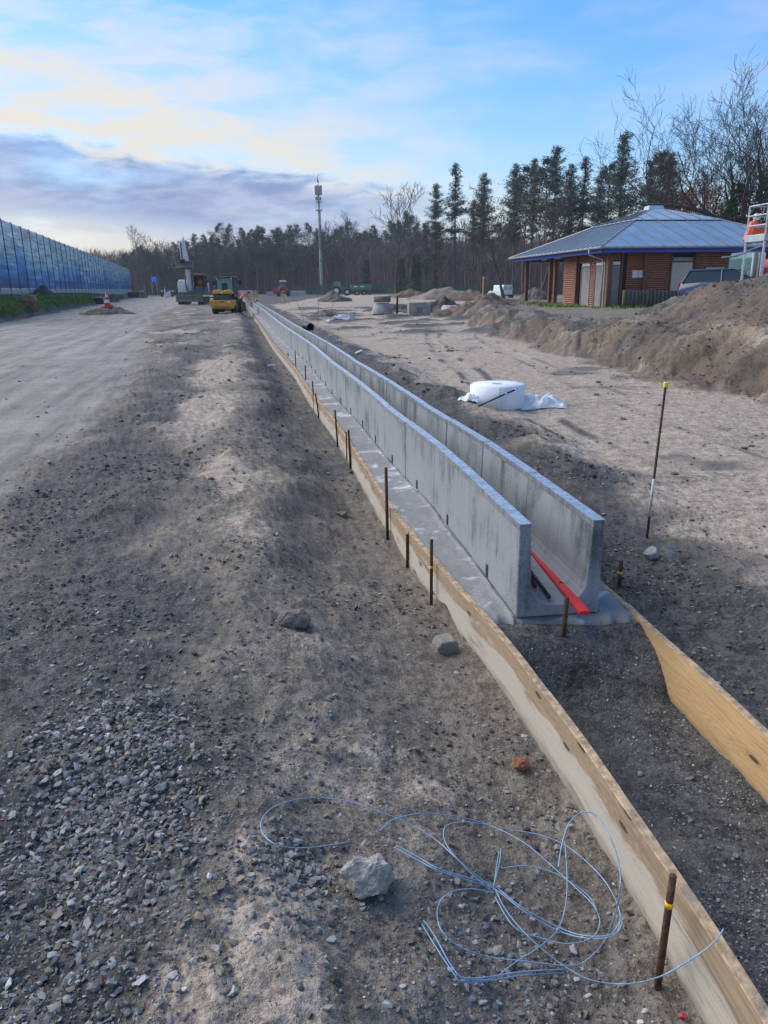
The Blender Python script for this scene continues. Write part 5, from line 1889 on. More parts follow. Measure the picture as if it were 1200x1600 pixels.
M_redl = mat('red_lens', (0.45, 0.012, 0.012), 0.25)
M_orl = mat('orange_lens', (0.75, 0.16, 0.02), 0.3)
M_cone = mat('cone_red', (0.70, 0.045, 0.025), 0.5, 0, 0.08, 6)


def wheel(parent, x, y, z, R, w, rimm, axis='X', tread=True):
    b = MB()
    prof = [(R * 0.55, -w * .5), (R * 0.93, -w * .5), (R, -w * .36), (R, w * .36), (R * 0.93, w * .5), (R * 0.55, w * .5)]
    b.lathe((x, y, z), prof, 24, close=False, axis=axis)
    if tread:
        for k in range(18):
            a = 2 * math.pi * k / 18
            cx, cz = R * math.cos(a), R * math.sin(a)
            if axis == 'X':
                b.box((x, y + cx, z + cz), (w * .8, R * .10, R * .06), rx=a - math.pi / 2)
            else:
                b.box((x + cx, y, z + cz), (R * .10, w * .8, R * .06), ry=-a + math.pi / 2)
    o = b.build('wheel', M_tyre, parent)
    b = MB()
    b.lathe((x, y, z), [(R * 0.10, -w * .35), (R * 0.56, -w * .44), (R * 0.58, -w * .3), (R * .58, w * .3), (R * 0.56, w * .44), (R * 0.10, w * .35)], 20, axis=axis)
    b.build('rim', rimm, o, True)
    return o


def loader():
    """compact wheel loader seen from behind; local -Y is its rear"""
    x0, y0 = -10.45, 51.6
    t = thing('wheel_loader', 'yellow wheel loader standing with its back to the channel track', 'wheel loader', (x0, y0, gz(x0, y0 + .8) - 0.02), 0.0)
    P = lambda b, n, m, **k: b.build(n, m, t, **k)
    for sx in (-0.72, 0.72):
        for yy in (0.95, 3.1):
            wheel(t, sx, yy, 0.52, 0.52, 0.42, M_yel)
    b = MB()
    b.prism([(-0.93, 0.62), (-0.80, 0.36), (0.80, 0.36), (0.93, 0.62), (0.95, 0.98), (-0.95, 0.98)], -0.02, 0.55)
    P(b, 'counterweight', M_yel, bevel=0.035)
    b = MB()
    b.prism([(-0.72, 0.42), (-0.5, 0.39), (0.5, 0.39), (0.72, 0.42), (0.62, 0.57), (-0.62, 0.57)], -0.045, 0.0)  # raised plate, its darker yellow stands in for shade in the tow hollow
    P(b, 'tow_shade_plate', mat('shaded_yellow', (0.30, 0.15, 0.015), 0.6), bevel=0.01)
    b = MB()
    b.box((0, 0.36, 1.18), (1.30, 0.60, 0.42))
    P(b, 'radiator_grille', M_black, bevel=0.02)
    for k in range(6):
        b = MB()
        b.box((0, 0.045, 1.03 + k * 0.055), (1.16, 0.03, 0.02))
        P(b, 'grille_slat', M_dsteel)
    for sx in (-1, 1):
        b = MB()
        b.prism([(sx * 0.05, 1.44), (sx * 0.70, 1.40), (sx * 0.66, 1.60), (sx * 0.48, 1.72), (sx * 0.12, 1.66)], 0.0, 1.45)
        P(b, 'hood_half', M_yel, bevel=0.04)
        b = MB()
        b.box((sx * 0.86, 1.0, 1.18), (0.26, 0.95, 0.10))
        P(b, 'fender', M_black, bevel=0.03)
        b = MB()
        b.box((sx * 0.86, 0.25, 0.985), (0.16, 0.4, 0.04))
        P(b, 'red_reflector', M_redl)
    b = MB()
    b.box((0, -0.01, 1.50), (0.17, 0.02, 0.13))
    P(b, 'number_plate', M_white)
    for x_, m in ((-0.76, M_orl), (-0.50, M_orl), (0.76, M_orl), (0.52, M_white)):
        b = MB()
        b.lathe((x_, -0.03, 0.83), [(0.075, 0), (0.07, -0.02)], 14, axis='Y')
        P(b, 'tail_lamp', m)
    b = MB()
    b.box((0, -0.03, 0.84), (0.30, 0.012, 0.07))
    P(b, 'badge', M_black)
    # cab
    for x_, y_ in ((-0.66, 1.35), (0.66, 1.35), (-0.70, 2.55), (0.70, 2.55)):
        b = MB()
        b.tube([(x_, y_, 1.0), (x_ * 0.95, y_ + (0.12 if y_ < 2 else -0.05), 2.55)], 0.055, 8)
        P(b, 'cab_pillar', M_black)
    b = MB()
    b.tube([(-0.66, 1.36, 1.62), (0.66, 1.36, 1.62)], 0.05, 8)
    P(b, 'cab_crossbar', M_black)
    b = MB()
    b.box((0, 1.97, 2.60), (1.46, 1.45, 0.11), taper=0.93)
    P(b, 'cab_roof', M_black, bevel=0.03)
    b = MB()
    b.add([(-0.60, 1.40, 1.66), (0.60, 1.40, 1.66), (0.57, 1.47, 2.52), (-0.57, 1.47, 2.52), (-0.60, 1.41, 1.66), (0.60, 1.41, 1.66), (0.57, 1.48, 2.52), (-0.57, 1.48, 2.52)], [(0, 1, 2, 3), (7, 6, 5, 4), (0, 4, 5, 1), (1, 5, 6, 2), (2, 6, 7, 3), (3, 7, 4, 0)])
    P(b, 'rear_window', M_teal)
    for sx in (-1, 1):
        b = MB()
        b.box((sx * 0.69, 1.98, 1.85), (0.015, 1.0, 1.30))
        P(b, 'side_window', M_teal)
    b = MB()
    b.box((0, 1.28, 1.93), (0.42, 0.06, 0.52), taper=0.8)
    P(b, 'seat_back', M_black, bevel=0.05)
    b = MB()
    b.box((0, 1.98, 1.30), (1.32, 1.15, 0.62))
    P(b, 'cab_base', M_black)
    for sx in (-1, 1):
        b = MB()
        b.tube([(sx * 0.70, 2.5, 2.3), (sx * 0.98, 2.45, 2.32)], 0.02, 6)
        b.box((sx * 1.02, 2.43, 2.22), (0.24, 0.06, 0.36))
        P(b, 'mirror', M_black, bevel=0.01)
        b = MB()
        b.box((sx * 0.55, 1.28, 2.50), (0.10, 0.06, 0.08))
        P(b, 'work_lamp', M_white)
    # front frame, arms and bucket
    b = MB()
    b.box((0, 2.9, 0.75), (0.7, 1.3, 0.5))
    P(b, 'front_frame', M_yel, bevel=0.03)
    for sx in (-0.34, 0.34):
        b = MB()
        b.tube([(sx, 2.9, 1.25), (sx, 3.7, 1.0), (sx, 4.3, 0.42)], 0.085, 6)
        P(b, 'lift_arm', M_yel)
    b = MB()
    b.prism([(4.25, 0.75), (4.25, 0.12), (5.0, 0.02), (5.02, 0.06), (4.34, 0.18), (4.34, 0.75)], -1.0, 1.0, plane='YZ')
    P(b, 'bucket', M_dsteel)

    t.scale = (0.88, 0.88, 0.89)


loader()


def excavator():
    """white excavator facing the camera, arm folded up in front with a wide bucket"""
    x0, y0 = -20.2, 85.0
    t = thing('excavator', 'white crawler excavator with its boom raised and a wide grading bucket in front', 'excavator', (x0, y0, gz(x0, y0) + 0.02), 0.0)
    P = lambda b, n, m, **k: b.build(n, m, t, **k)
    for sx in (-1.05, 1.05):
        b = MB()
        b.prism([(-1.9, 0.25), (-1.65, 0.02), (1.65, 0.02), (1.9, 0.25), (1.9, 0.5), (1.65, 0.78), (-1.65, 0.78), (-1.9, 0.5)], sx - 0.28, sx + 0.28, plane='YZ')
        o = P(b, 'track', M_black, bevel=0.03)
        b = MB()
        for k in range(14):
            b.box((sx, -1.6 + k * 0.246, 0.79), (0.58, 0.10, 0.05))
        tag(b.build('track_shoes', M_dsteel, o), kind='stuff')
    b = MB()
    b.box((0, 0, 0.6), (1.5, 1.6, 0.5))
    P(b, 'undercarriage', M_dsteel)
    b = MB()
    b.prism([(-2.25, 0.30), (-2.12, 0.30), (-2.05, 0.62), (-2.12, 0.98), (-2.25, 0.98), (-2.20, 0.62)], -1.42, 1.42, plane='YZ')
    P(b, 'dozer_blade', M_dsteel, bevel=0.015)
    b = MB()
    b.box((0, 0.2, 1.16), (2.7, 3.2, 0.20))
    P(b, 'slew_deck', M_dsteel, bevel=0.02)
    b = MB()
    b.prism([(-1.38, 1.27), (-0.42, 1.27), (-0.42, 2.25), (-0.75, 2.55), (-1.20, 2.55), (-1.38, 2.3)], -1.2, 1.7)
    P(b, 'side_housing', M_mwhite, bevel=0.06)
    b = MB()
    b.box((0, 1.55, 1.75), (2.6, 0.75, 1.0))
    P(b, 'counterweight', M_mwhite, bevel=0.12)
    b = MB()
    b.tube([(-1.0, 0.6, 2.5), (-1.0, 0.6, 2.95)], 0.07, 8)
    P(b, 'exhaust', M_black)
    b = MB()
    b.tube([(-1.3, -1.1, 2.2), (-1.45, -1.15, 2.5)], 0.02, 5)
    b.box((-1.46, -1.16, 2.55), (0.2, 0.05, 0.26))
    P(b, 'mirror', M_black)
    # cab on the right
    for x_, y_ in ((0.42, -1.25), (1.36, -1.25), (0.42, 0.55), (1.36, 0.55)):
        b = MB()
        b.tube([(x_, y_, 1.27), (x_ * 0.99, y_ + 0.03, 3.0)], 0.055, 6)
        P(b, 'cab_pillar', M_black)
    b = MB()
    b.box((0.89, -0.35, 3.05), (1.06, 1.9, 0.10))
    b.box((0.89, -1.2, 3.12), (0.5, 0.1, 0.08))
    P(b, 'cab_roof', M_dsteel, bevel=0.03)
    b = MB()
    b.box((0.89, -0.35, 1.55), (0.98, 1.75, 0.50))
    P(b, 'cab_base', M_teal, bevel=0.02)
    b = MB()
    b.box((0.89, 0.52, 2.3), (0.9, 0.04, 1.2))
    P(b, 'cab_rear', M_black)
    for sx in (0.40, 1.38):
        b = MB()
        b.box((sx, -0.35, 2.4), (0.02, 1.65, 1.15))
        P(b, 'side_window', M_glass)
    b = MB()
    b.tube([(1.36, -1.2, 2.5), (1.72, -1.3, 2.5)], 0.02, 5)
    b.box((1.74, -1.3, 2.35), (0.22, 0.05, 0.42))
    P(b, 'mirror', M_black)
    # boom, stick and bucket, in the plane x = -0.02, pointing at the camera
    def beam(name, pts, w0, m):
        b = MB()
        rows = []
        for (y_, z_, h_) in pts:
            rows.append((y_, z_, h_))
        vs, fs = [], []
        for i, (y_, z_, h_) in enumerate(rows):
            a = rows[max(i - 1, 0)]
            c_ = rows[min(i + 1, len(rows) - 1)]
            d_ = Vector((0, c_[0] - a[0], c_[1] - a[1])).normalized()
            n_ = Vector((0, -d_.z, d_.y))
            w0 = min(w0, 0.36)
            for sx, sn in ((-1, -1), (1, -1), (1, 1), (-1, 1)):
                p = Vector((-0.05 + sx * w0 / 2, y_, z_)) + n_ * sn * h_ / 2
                vs.append(p)
        for i in range(len(rows) - 1):
            for k in range(4):
                k2 = (k + 1) % 4
                fs.append((i * 4 + k, i * 4 + k2, i * 4 + 4 + k2, i * 4 + 4 + k))
        fs += [(0, 1, 2, 3), tuple(len(rows) * 4 - 1 - k for k in range(4))]
        b.add(vs, fs)
        return P(b, name, m, bevel=0.03)
    beam('boom', [(-0.9, 1.5, 0.5), (-1.5, 2.8, 0.75), (-1.9, 4.3, 0.7), (-2.3, 5.3, 0.55), (-3.0, 6.5, 0.35)], 0.42, M_mwhite)
    beam('stick', [(-2.85, 6.7, 0.35), (-3.3, 6.2, 0.55), (-3.45, 5.4, 0.42), (-3.4, 4.2, 0.30)], 0.34, M_mwhite)
    for a_, c_, n_ in (((-0.42, -1.3, 1.5), (-0.42, -2.0, 4.2), 'boom_cylinder'), ((0.30, -1.3, 1.5), (0.30, -2.0, 4.2), 'boom_cylinder'), ((-0.05, -2.3, 5.9), (-0.05, -3.15, 6.5), 'stick_cylinder'), ((-0.05, -3.75, 6.1), (-0.05, -3.75, 4.6), 'bucket_cylinder')):
        b = MB()
        b.tube([a_, c_], 0.085, 8)
        P(b, n_, M_dsteel)
    b = MB()
    b.box((-0.05, -3.45, 4.35), (0.45, 0.35, 0.35))
    P(b, 'quick_coupler', M_black, bevel=0.03)
    b = MB()
    b.prism([(-3.0, 4.25), (-3.25, 3.65), (-3.75, 3.50), (-4.15, 3.75), (-4.1, 3.78), (-3.75, 3.58), (-3.35, 3.72), (-3.12, 4.25)], -1.0, 1.0, plane='YZ')
    b.box((-1.0, -3.6, 3.85), (0.05, 0.75, 0.62))
    b.box((1.0, -3.6, 3.85), (0.05, 0.75, 0.62))
    P(b, 'bucket', M_dsteel, bevel=0.01)
    b = MB()
    b.box((0.1, -3.15, 4.30), (1.85, 0.10, 0.14))
    P(b, 'bucket_lip', mat('rust_lip', (0.22, 0.16, 0.12), 0.7), bevel=0.01)


excavator()


# ------------------------------------------------------------------ people
M_hivis = mat('hi_vis_orange', (0.86, 0.16, 0.02), 0.7, 0, 0.12, 8)
M_skin = mat('skin', (0.42, 0.24, 0.17), 0.6, 0, 0.08, 10)
M_stripe = mat('reflective_stripe', (0.62, 0.64, 0.64), 0.4)
M_hair = mat('dark_hair', (0.02, 0.015, 0.012), 0.8)
M_boot = mat('work_boot', (0.035, 0.028, 0.022), 0.8)


def figure(name, label, loc, rz, joints, edges, radii, paint, extras):
    me = bpy.data.meshes.new(name)
    me.from_pydata([tuple(j) for j in joints], edges, [])
    o = bpy.data.objects.new(name, me)
    C.objects.link(o)
    md = o.modifiers.new('skin', 'SKIN')
    md.use_smooth_shade = True
    for i, sv in enumerate(me.skin_vertices[0].data):
        sv.radius = radii[i]
        sv.use_root = (i == 0)
    sb = o.modifiers.new('sub', 'SUBSURF')
    sb.levels = sb.render_levels = 2
    dg = bpy.context.evaluated_depsgraph_get()
    nm = bpy.data.meshes.new_from_object(o.evaluated_get(dg))
    o.modifiers.clear()
    o.data = nm
    nm.materials.clear()
    for m in (M_hivis, M_skin, M_boot, M_stripe):
        nm.materials.append(m)
    for f in nm.polygons:
        f.material_index = paint(f.center)
        f.use_smooth = True
    o.location = loc
    o.rotation_euler = (0, 0, rz)
    tag(o, label, 'person')
    for nm_, b, m in extras:
        b.build(nm_, m, o, True)
    return o


def worker_bent(loc, rz, label, helmet):
    # bending forward along local +X, hands low on the wall head
    J = [(0, 0, 0.92), (0.18, 0, 1.12), (0.40, 0, 1.26), (0.50, 0, 1.28), (0.62, 0, 1.30), (0.70, 0, 1.30),
         (-0.03, 0.11, 0.86), (0.03, 0.13, 0.48), (-0.05, 0.14, 0.09), (0.12, 0.15, 0.05),
         (0.02, -0.11, 0.86), (0.10, -0.13, 0.48), (0.02, -0.14, 0.09), (0.18, -0.15, 0.05),
         (0.44, 0.20, 1.24), (0.50, 0.25, 0.98), (0.68, 0.18, 0.80), (0.77, 0.15, 0.75),
         (0.44, -0.20, 1.24), (0.52, -0.24, 0.98), (0.70, -0.14, 0.82), (0.79, -0.11, 0.77)]
    E = [(0, 1), (1, 2), (2, 3), (3, 4), (4, 5), (0, 6), (6, 7), (7, 8), (8, 9), (0, 10), (10, 11), (11, 12), (12, 13),
         (2, 14), (14, 15), (15, 16), (16, 17), (2, 18), (18, 19), (19, 20), (20, 21)]
    R = [(0.17, 0.14), (0.19, 0.15), (0.20, 0.15), (0.075, 0.075), (0.10, 0.115), (0.095, 0.11),
         (0.11, 0.11), (0.085, 0.085), (0.065, 0.065), (0.05, 0.04), (0.11, 0.11), (0.085, 0.085), (0.065, 0.065), (0.05, 0.04),
         (0.085, 0.085), (0.065, 0.065), (0.05, 0.05), (0.045, 0.03), (0.085, 0.085), (0.065, 0.065), (0.05, 0.05), (0.045, 0.03)]

    def paint(c):
        if c.z < 0.13:
            return 2
        if c.x > 0.52 and c.z > 1.1:
            return 1
        if c.x > 0.70 and c.z < 0.9:
            return 1
        if 0.40 < c.z < 0.45 or 0.22 < c.z < 0.27 or 0.20 < c.x < 0.26 and c.z > 0.9:
            return 3
        return 0
    ex = []
    h = MB()
    if helmet:
        h.lathe((0.66, 0, 1.36), [(0.15, -0.02), (0.13, 0.0), (0.125, 0.06), (0.09, 0.12), (0.03, 0.145)], 16)
        ex.append(('helmet', h, M_hivis))
    else:
        h.lathe((0.66, 0, 1.34), [(0.115, -0.05), (0.118, 0.02), (0.09, 0.075), (0.03, 0.1)], 14)
        ex.append(('hair', h, M_hair))
    # five fingers a hand, curled over the edge
    f = MB()
    for sy in (1, -1):
        bx_, by_, bz_ = (0.77, 0.15, 0.75) if sy == 1 else (0.79, -0.11, 0.77)
        for k in range(4):
            yy = by_ + (k - 1.5) * 0.018
            ln = (0.045, 0.055, 0.058, 0.05)[k]
            f.tube([(bx_ + 0.01, yy, bz_), (bx_ + 0.03, yy, bz_ - ln * 0.4), (bx_ + 0.025, yy, bz_ - ln)], [0.009, 0.008, 0.006], 5)
        f.tube([(bx_ - 0.02, by_ - sy * 0.03, bz_), (bx_, by_ - sy * 0.055, bz_ - 0.03)], [0.010, 0.007], 5)
    ex.append(('fingers', f, M_skin))
    return figure('person', label, loc, rz, J, E, R, paint, ex)


worker_bent((-11.75, 66.0, gz(-11.9, 66.0) + 0.02), 0.0, 'worker in orange hi-vis clothes bending to the right over the channel end', False)
worker_bent((-12.9, 69.5, gz(-12.9, 69.5) + 0.02), -1.1, 'worker in orange hi-vis with an orange helmet stooping behind the bending worker', True)


def operator():
    J = [(0, 0, 0.10), (0, 0.03, 0.35), (0, 0.03, 0.52), (0, 0.01, 0.62), (0, -0.02, 0.74), (0, -0.03, 0.80),
         (0.10, -0.20, 0.08), (0.12, -0.45, 0.06), (0.12, -0.5, -0.25), (-0.10, -0.20, 0.08), (-0.12, -0.45, 0.06), (-0.12, -0.5, -0.25),
         (0.21, 0.02, 0.50), (0.26, -0.05, 0.26), (0.24, -0.30, 0.22), (-0.21, 0.02, 0.50), (-0.26, -0.05, 0.26), (-0.24, -0.30, 0.22)]
    E = [(0, 1), (1, 2), (2, 3), (3, 4), (4, 5), (0, 6), (6, 7), (7, 8), (0, 9), (9, 10), (10, 11), (2, 12), (12, 13), (13, 14), (2, 15), (15, 16), (16, 17)]
    R = [(0.17, 0.14), (0.19, 0.14), (0.19, 0.13), (0.075, 0.075), (0.10, 0.115), (0.09, 0.10), (0.1, 0.1), (0.08, 0.08), (0.06, 0.06), (0.1, 0.1), (0.08, 0.08), (0.06, 0.06),
         (0.085, 0.085), (0.065, 0.065), (0.045, 0.04), (0.085, 0.085), (0.065, 0.065), (0.045, 0.04)]

    def paint(c):
        if c.z > 0.60:
            return 1
        if c.z < -0.15:
            return 2
        if 0.30 < c.z < 0.34:
            return 3
        if c.y < -0.24 and c.z > 0.15:
            return 1
        return 0
    h = MB()
    h.lathe((0, -0.0, 0.80), [(0.115, -0.03), (0.115, 0.03), (0.08, 0.09), (0.02, 0.11)], 14)
    figure('person', 'excavator operator in an orange jacket sitting in the dark cab', (-20.2 + 0.89, 85.0 - 0.35, gz(-20.2, 85.0) + 1.95), 0, J, E, R, paint, [('hair', h, M_hair)])


operator()

# ------------------------------------------------------------------ traffic cone
x0, y0 = -18.95, 54.3
t = thing('traffic_cone', 'red and white striped traffic cone standing on the small grey-brown heap', 'traffic cone', (x0, y0, gz(x0, y0) + 0.50))
b = MB()
b.box((0, 0, 0.02), (0.55, 0.55, 0.05))
b.build('base', M_cone, t, bevel=0.015)
b = MB()
b.lathe((0, 0, 0), [(0.21, 0.04), (0.045, 1.0), (0.035, 1.0)], 20)
b.build('cone', M_cone, t, True)
for z0_, z1_ in ((0.28, 0.48), (0.66, 0.82)):
    f = lambda z: 0.21 + (0.045 - 0.21) * (z - 0.04) / 0.96 + 0.004
    b = MB()
    b.lathe((0, 0, 0), [(f(z0_), z0_), (f(z1_), z1_)], 20, close=False)
    b.build('white_band', M_white, t, True)


# ------------------------------------------------------------------ dark estate car by the building
def car():
    x0, y0 = 15.25, 33.9
    t = thing('parked_car', 'dark blue estate car parked behind the soil mound by the timber building', 'car', (x0, y0, gz(x0, y0) + 0.22), math.radians(-128))
    # local: +Y is the front of the car, x across
    def sect(y, zb_, zt, w, tuck=0.9):
        return [(-w, y, zb_), (w, y, zb_), (w * 1.02, y, (zb_ + zt) / 2), (w * tuck, y, zt), (-w * tuck, y, zt), (-w * 1.02, y, (zb_ + zt) / 2)]
    prof = [(-2.15, 0.35, 0.85, 0.78), (-2.05, 0.25, 0.95, 0.86), (-1.2, 0.2, 0.98, 0.90), (0.6, 0.2, 0.96, 0.90), (1.0, 0.2, 0.95, 0.89), (1.9, 0.22, 0.80, 0.84), (2.15, 0.3, 0.62, 0.72)]
    b = MB()
    rows = [sect(*p) for p in prof]
    vs = [q for r_ in rows for q in r_]
    fs = []
    for i in range(len(rows) - 1):
        for k in range(6):
            k2 = (k + 1) % 6
            fs.append((i * 6 + k, i * 6 + k2, i * 6 + 6 + k2, i * 6 + 6 + k))
    fs += [tuple(range(6)), tuple(len(rows) * 6 - 1 - k for k in range(6))]
    b.add(vs, fs)
    b.build('body', M_navy, t, True, bevel=0.03)
    # greenhouse
    b = MB()
    gl = [(-2.0, 0.95, 0.80), (-1.75, 1.42, 0.62), (0.05, 1.48, 0.64), (1.05, 0.95, 0.80)]
    vs, fs = [], []
    for y_, z_, w_ in gl:
        vs += [(-w_, y_, z_), (w_, y_, z_)]
    # base row
    basev = [(-0.82, -2.0, 0.93), (0.82, -2.0, 0.93), (-0.84, 1.05, 0.93), (0.84, 1.05, 0.93)]
    b.add(vs, [(0, 1, 3, 2), (2, 3, 5, 4), (4, 5, 7, 6), (0, 2, 4, 6), (7, 5, 3, 1)])
    b.build('glasshouse', M_glass, t)
    b = MB()
    b.prism([(-0.66, 1.455), (0.66, 1.455), (0.62, 1.515), (-0.62, 1.515)], -1.8, 0.10)
    b.build('roof', M_navy, t, bevel=0.02)
    for sx in (-1, 1):
        b = MB()
        b.tube([(sx * 0.81, 1.08, 0.96), (sx * 0.65, 0.06, 1.49)], 0.035, 6)
        b.tube([(sx * 0.65, 0.06, 1.49), (sx * 0.63, -1.75, 1.45), (sx * 0.81, -2.0, 0.97)], 0.035, 6)
        b.tube([(sx * 0.82, -0.35, 0.95), (sx * 0.645, -0.42, 1.48)], 0.035, 6)
        b.build('window_pillar', M_navy, t)
        b = MB()
        b.box((sx * 0.98, 0.78, 1.02), (0.20, 0.10, 0.14))
        b.build('mirror', M_black, t, bevel=0.02)
        b = MB()
        b.box((sx * 0.60, 2.06, 0.66), (0.34, 0.16, 0.13))
        b.build('headlight', mat('lamp_glass', (0.55, 0.58, 0.60), 0.12), t, bevel=0.03)
        b = MB()
        b.box((sx * 0.70, -2.14, 0.80), (0.16, 0.06, 0.28))
        b.build('tail_lamp', M_redl, t, bevel=0.02)
        b = MB()
        b.box((sx * 0.915, -0.1, 0.72), (0.012, 0.18, 0.03))
        b.build('door_handle', M_galv, t)
        for yy in (-1.32, 1.35):
            wheel(t, sx * 0.80, yy, 0.32, 0.32, 0.21, M_galv, tread=False)
    b = MB()
    b.box((0, 2.16, 0.42), (0.9, 0.04, 0.18))
    b.build('grille', M_black, t)
    b = MB()
    b.box((0.25, 0.95, 1.0), (0.10, 0.02, 0.06), rx=-0.45)
    b.build('windscreen_sticker', M_white, t)


car()


def van():
    x0, y0 = 18.9, 117.0
    t = thing('white_van', 'small white panel van seen from behind beyond the reddish heap', 'van', (x0, y0, gz(x0, y0) + 0.02), math.radians(24))
    b = MB()
    b.prism([(-0.86, 0.32), (0.86, 0.32), (0.88, 1.0), (0.80, 1.78), (0.66, 1.88), (-0.66, 1.88), (-0.80, 1.78), (-0.88, 1.0)], 0.0, 2.75)
    b.build('cargo_body', M_vanw, t, bevel=0.05)
    b = MB()
    b.prism([(2.75, 0.35), (4.25, 0.38), (4.3, 0.75), (3.95, 1.02), (3.3, 1.12), (2.75, 1.15)], -0.85, 0.85, plane='YZ')
    b.build('bonnet', M_vanw, t, bevel=0.05)
    b = MB()
    b.prism([(2.75, 1.12), (3.45, 1.12), (2.95, 1.80), (2.75, 1.84)], -0.78, 0.78, plane='YZ')
    b.build('cab_glass', M_glass, t)
    for sx in (-1, 1):
        b = MB()
        b.box((sx * 0.40, -0.012, 1.42), (0.60, 0.03, 0.46))
        b.build('rear_window', mat('misty_glass', (0.30, 0.36, 0.42), 0.15), t)
        b = MB()
        b.box((sx * 0.81, -0.01, 0.95), (0.10, 0.05, 0.36))
        b.build('tail_lamp', M_redl, t)
        b = MB()
        b.box((sx * 1.0, 2.95, 1.1), (0.18, 0.1, 0.2))
        b.build('mirror', M_black, t)
        for yy in (0.65, 3.45):
            wheel(t, sx * 0.76, yy, 0.31, 0.31, 0.2, M_galv, tread=False)
    b = MB()
    b.box((0, -0.05, 0.42), (1.7, 0.12, 0.18))
    b.build('bumper', M_black, t)
    b = MB()
    b.box((0, -0.02, 0.82), (0.5, 0.02, 0.11))
    b.build('number_plate', M_white, t)


van()


def tractor_trailer():
    x0, y0 = -5.9, 160.0
    t = thing('tipping_trailer', 'green tipping trailer with its skip raised at the forest edge', 'trailer', (x0 + 1.9, y0 - 1.0, gz(x0, y0)), math.radians(6))
    b = MB()
    b.prism([(-1.9, 1.1), (1.9, 1.1), (2.3, 2.1), (-2.1, 2.1)], -0.9, 0.9)
    b.build('skip', M_green, t, bevel=0.03)
    b = MB()
    b.box((0, 0, 0.9), (3.8, 1.0, 0.22))
    b.build('frame', M_dsteel, t)
    for xx in (-0.9, 0.5):
        for sy in (-0.85, 0.85):
            wheel(t, xx, sy, 0.5, 0.5, 0.36, M_yel, axis='Y', tread=False)
    for xx in (-1.2, 0.2):
        b = MB()
        b.box((xx, -0.93, 1.75), (0.8, 0.04, 0.22))
        b.build('white_panel', M_white, t)
    t = thing('tractor', 'green tractor with a pale cab in front of the tipping trailer', 'tractor', (x0 - 2.3, y0, gz(x0, y0)), math.radians(5))
    for xx, R in ((-0.9, 0.95), (1.3, 0.7)):
        for sy in (-0.85, 0.85):
            wheel(t, xx, sy, R, R, 0.5, M_mwhite, axis='Y')
    b = MB()
    b.prism([(0.1, 1.0), (2.2, 0.9), (2.2, 1.55), (0.1, 1.75)], -0.45, 0.45)
    b.build('bonnet', M_green, t, bevel=0.05)
    b = MB()
    b.prism([(-1.5, 1.1), (0.2, 1.1), (0.05, 2.65), (-1.35, 2.65)], -0.7, 0.7)
    b.build('cab', M_teal, t, bevel=0.03)
    b = MB()
    b.box((-0.65, 0, 2.72), (1.75, 1.6, 0.16))
    b.build('cab_roof', M_green, t, bevel=0.04)


tractor_trailer()


def red_machine():
    x0, y0 = -19.0, 152.0
    t = thing('site_dumper', 'red site machine with a pale cab standing at the forest edge', 'site machine', (x0, y0, gz(x0, y0) + 0.05), 0)
    for sx in (-0.95, 0.95):
        for yy in (0.4, 2.2):
            wheel(t, sx, yy, 0.55, 0.55, 0.4, M_mred, tread=False)
    b = MB()
    b.prism([(-1.0, 0.6), (1.0, 0.6), (0.9, 1.35), (0.55, 1.85), (-0.55, 1.85), (-0.9, 1.35)], 0.0, 1.6)
    b.build('engine_hood', M_mred, t, bevel=0.08)
    b = MB()
    b.box((0, -0.02, 1.25), (0.7, 0.05, 0.4))
    b.build('grille', M_black, t)
    b = MB()
    b.box((0.1, -0.05, 0.95), (0.5, 0.04, 0.2))
    b.build('rear_plate', M_white, t)
    b = MB()
    b.prism([(-0.62, 1.8), (0.62, 1.8), (0.58, 2.75), (-0.58, 2.75)], 1.0, 2.3)
    b.build('cab', M_teal, t, bevel=0.04)
    b = MB()
    b.box((0, 1.65, 2.82), (1.35, 1.5, 0.22))
    b.build('cab_roof', M_mwhite, t, bevel=0.04)
    b = MB()
    b.lathe((0, 1.6, 2.93), [(0.09, 0), (0.09, 0.18)], 10)
    b.build('beacon', M_orl, t)
    b = MB()
    b.box((-1.5, 0.9, 0.9), (0.7, 1.6, 0.9))
    b.build('side_tank', M_mred, t, bevel=0.06)


red_machine()

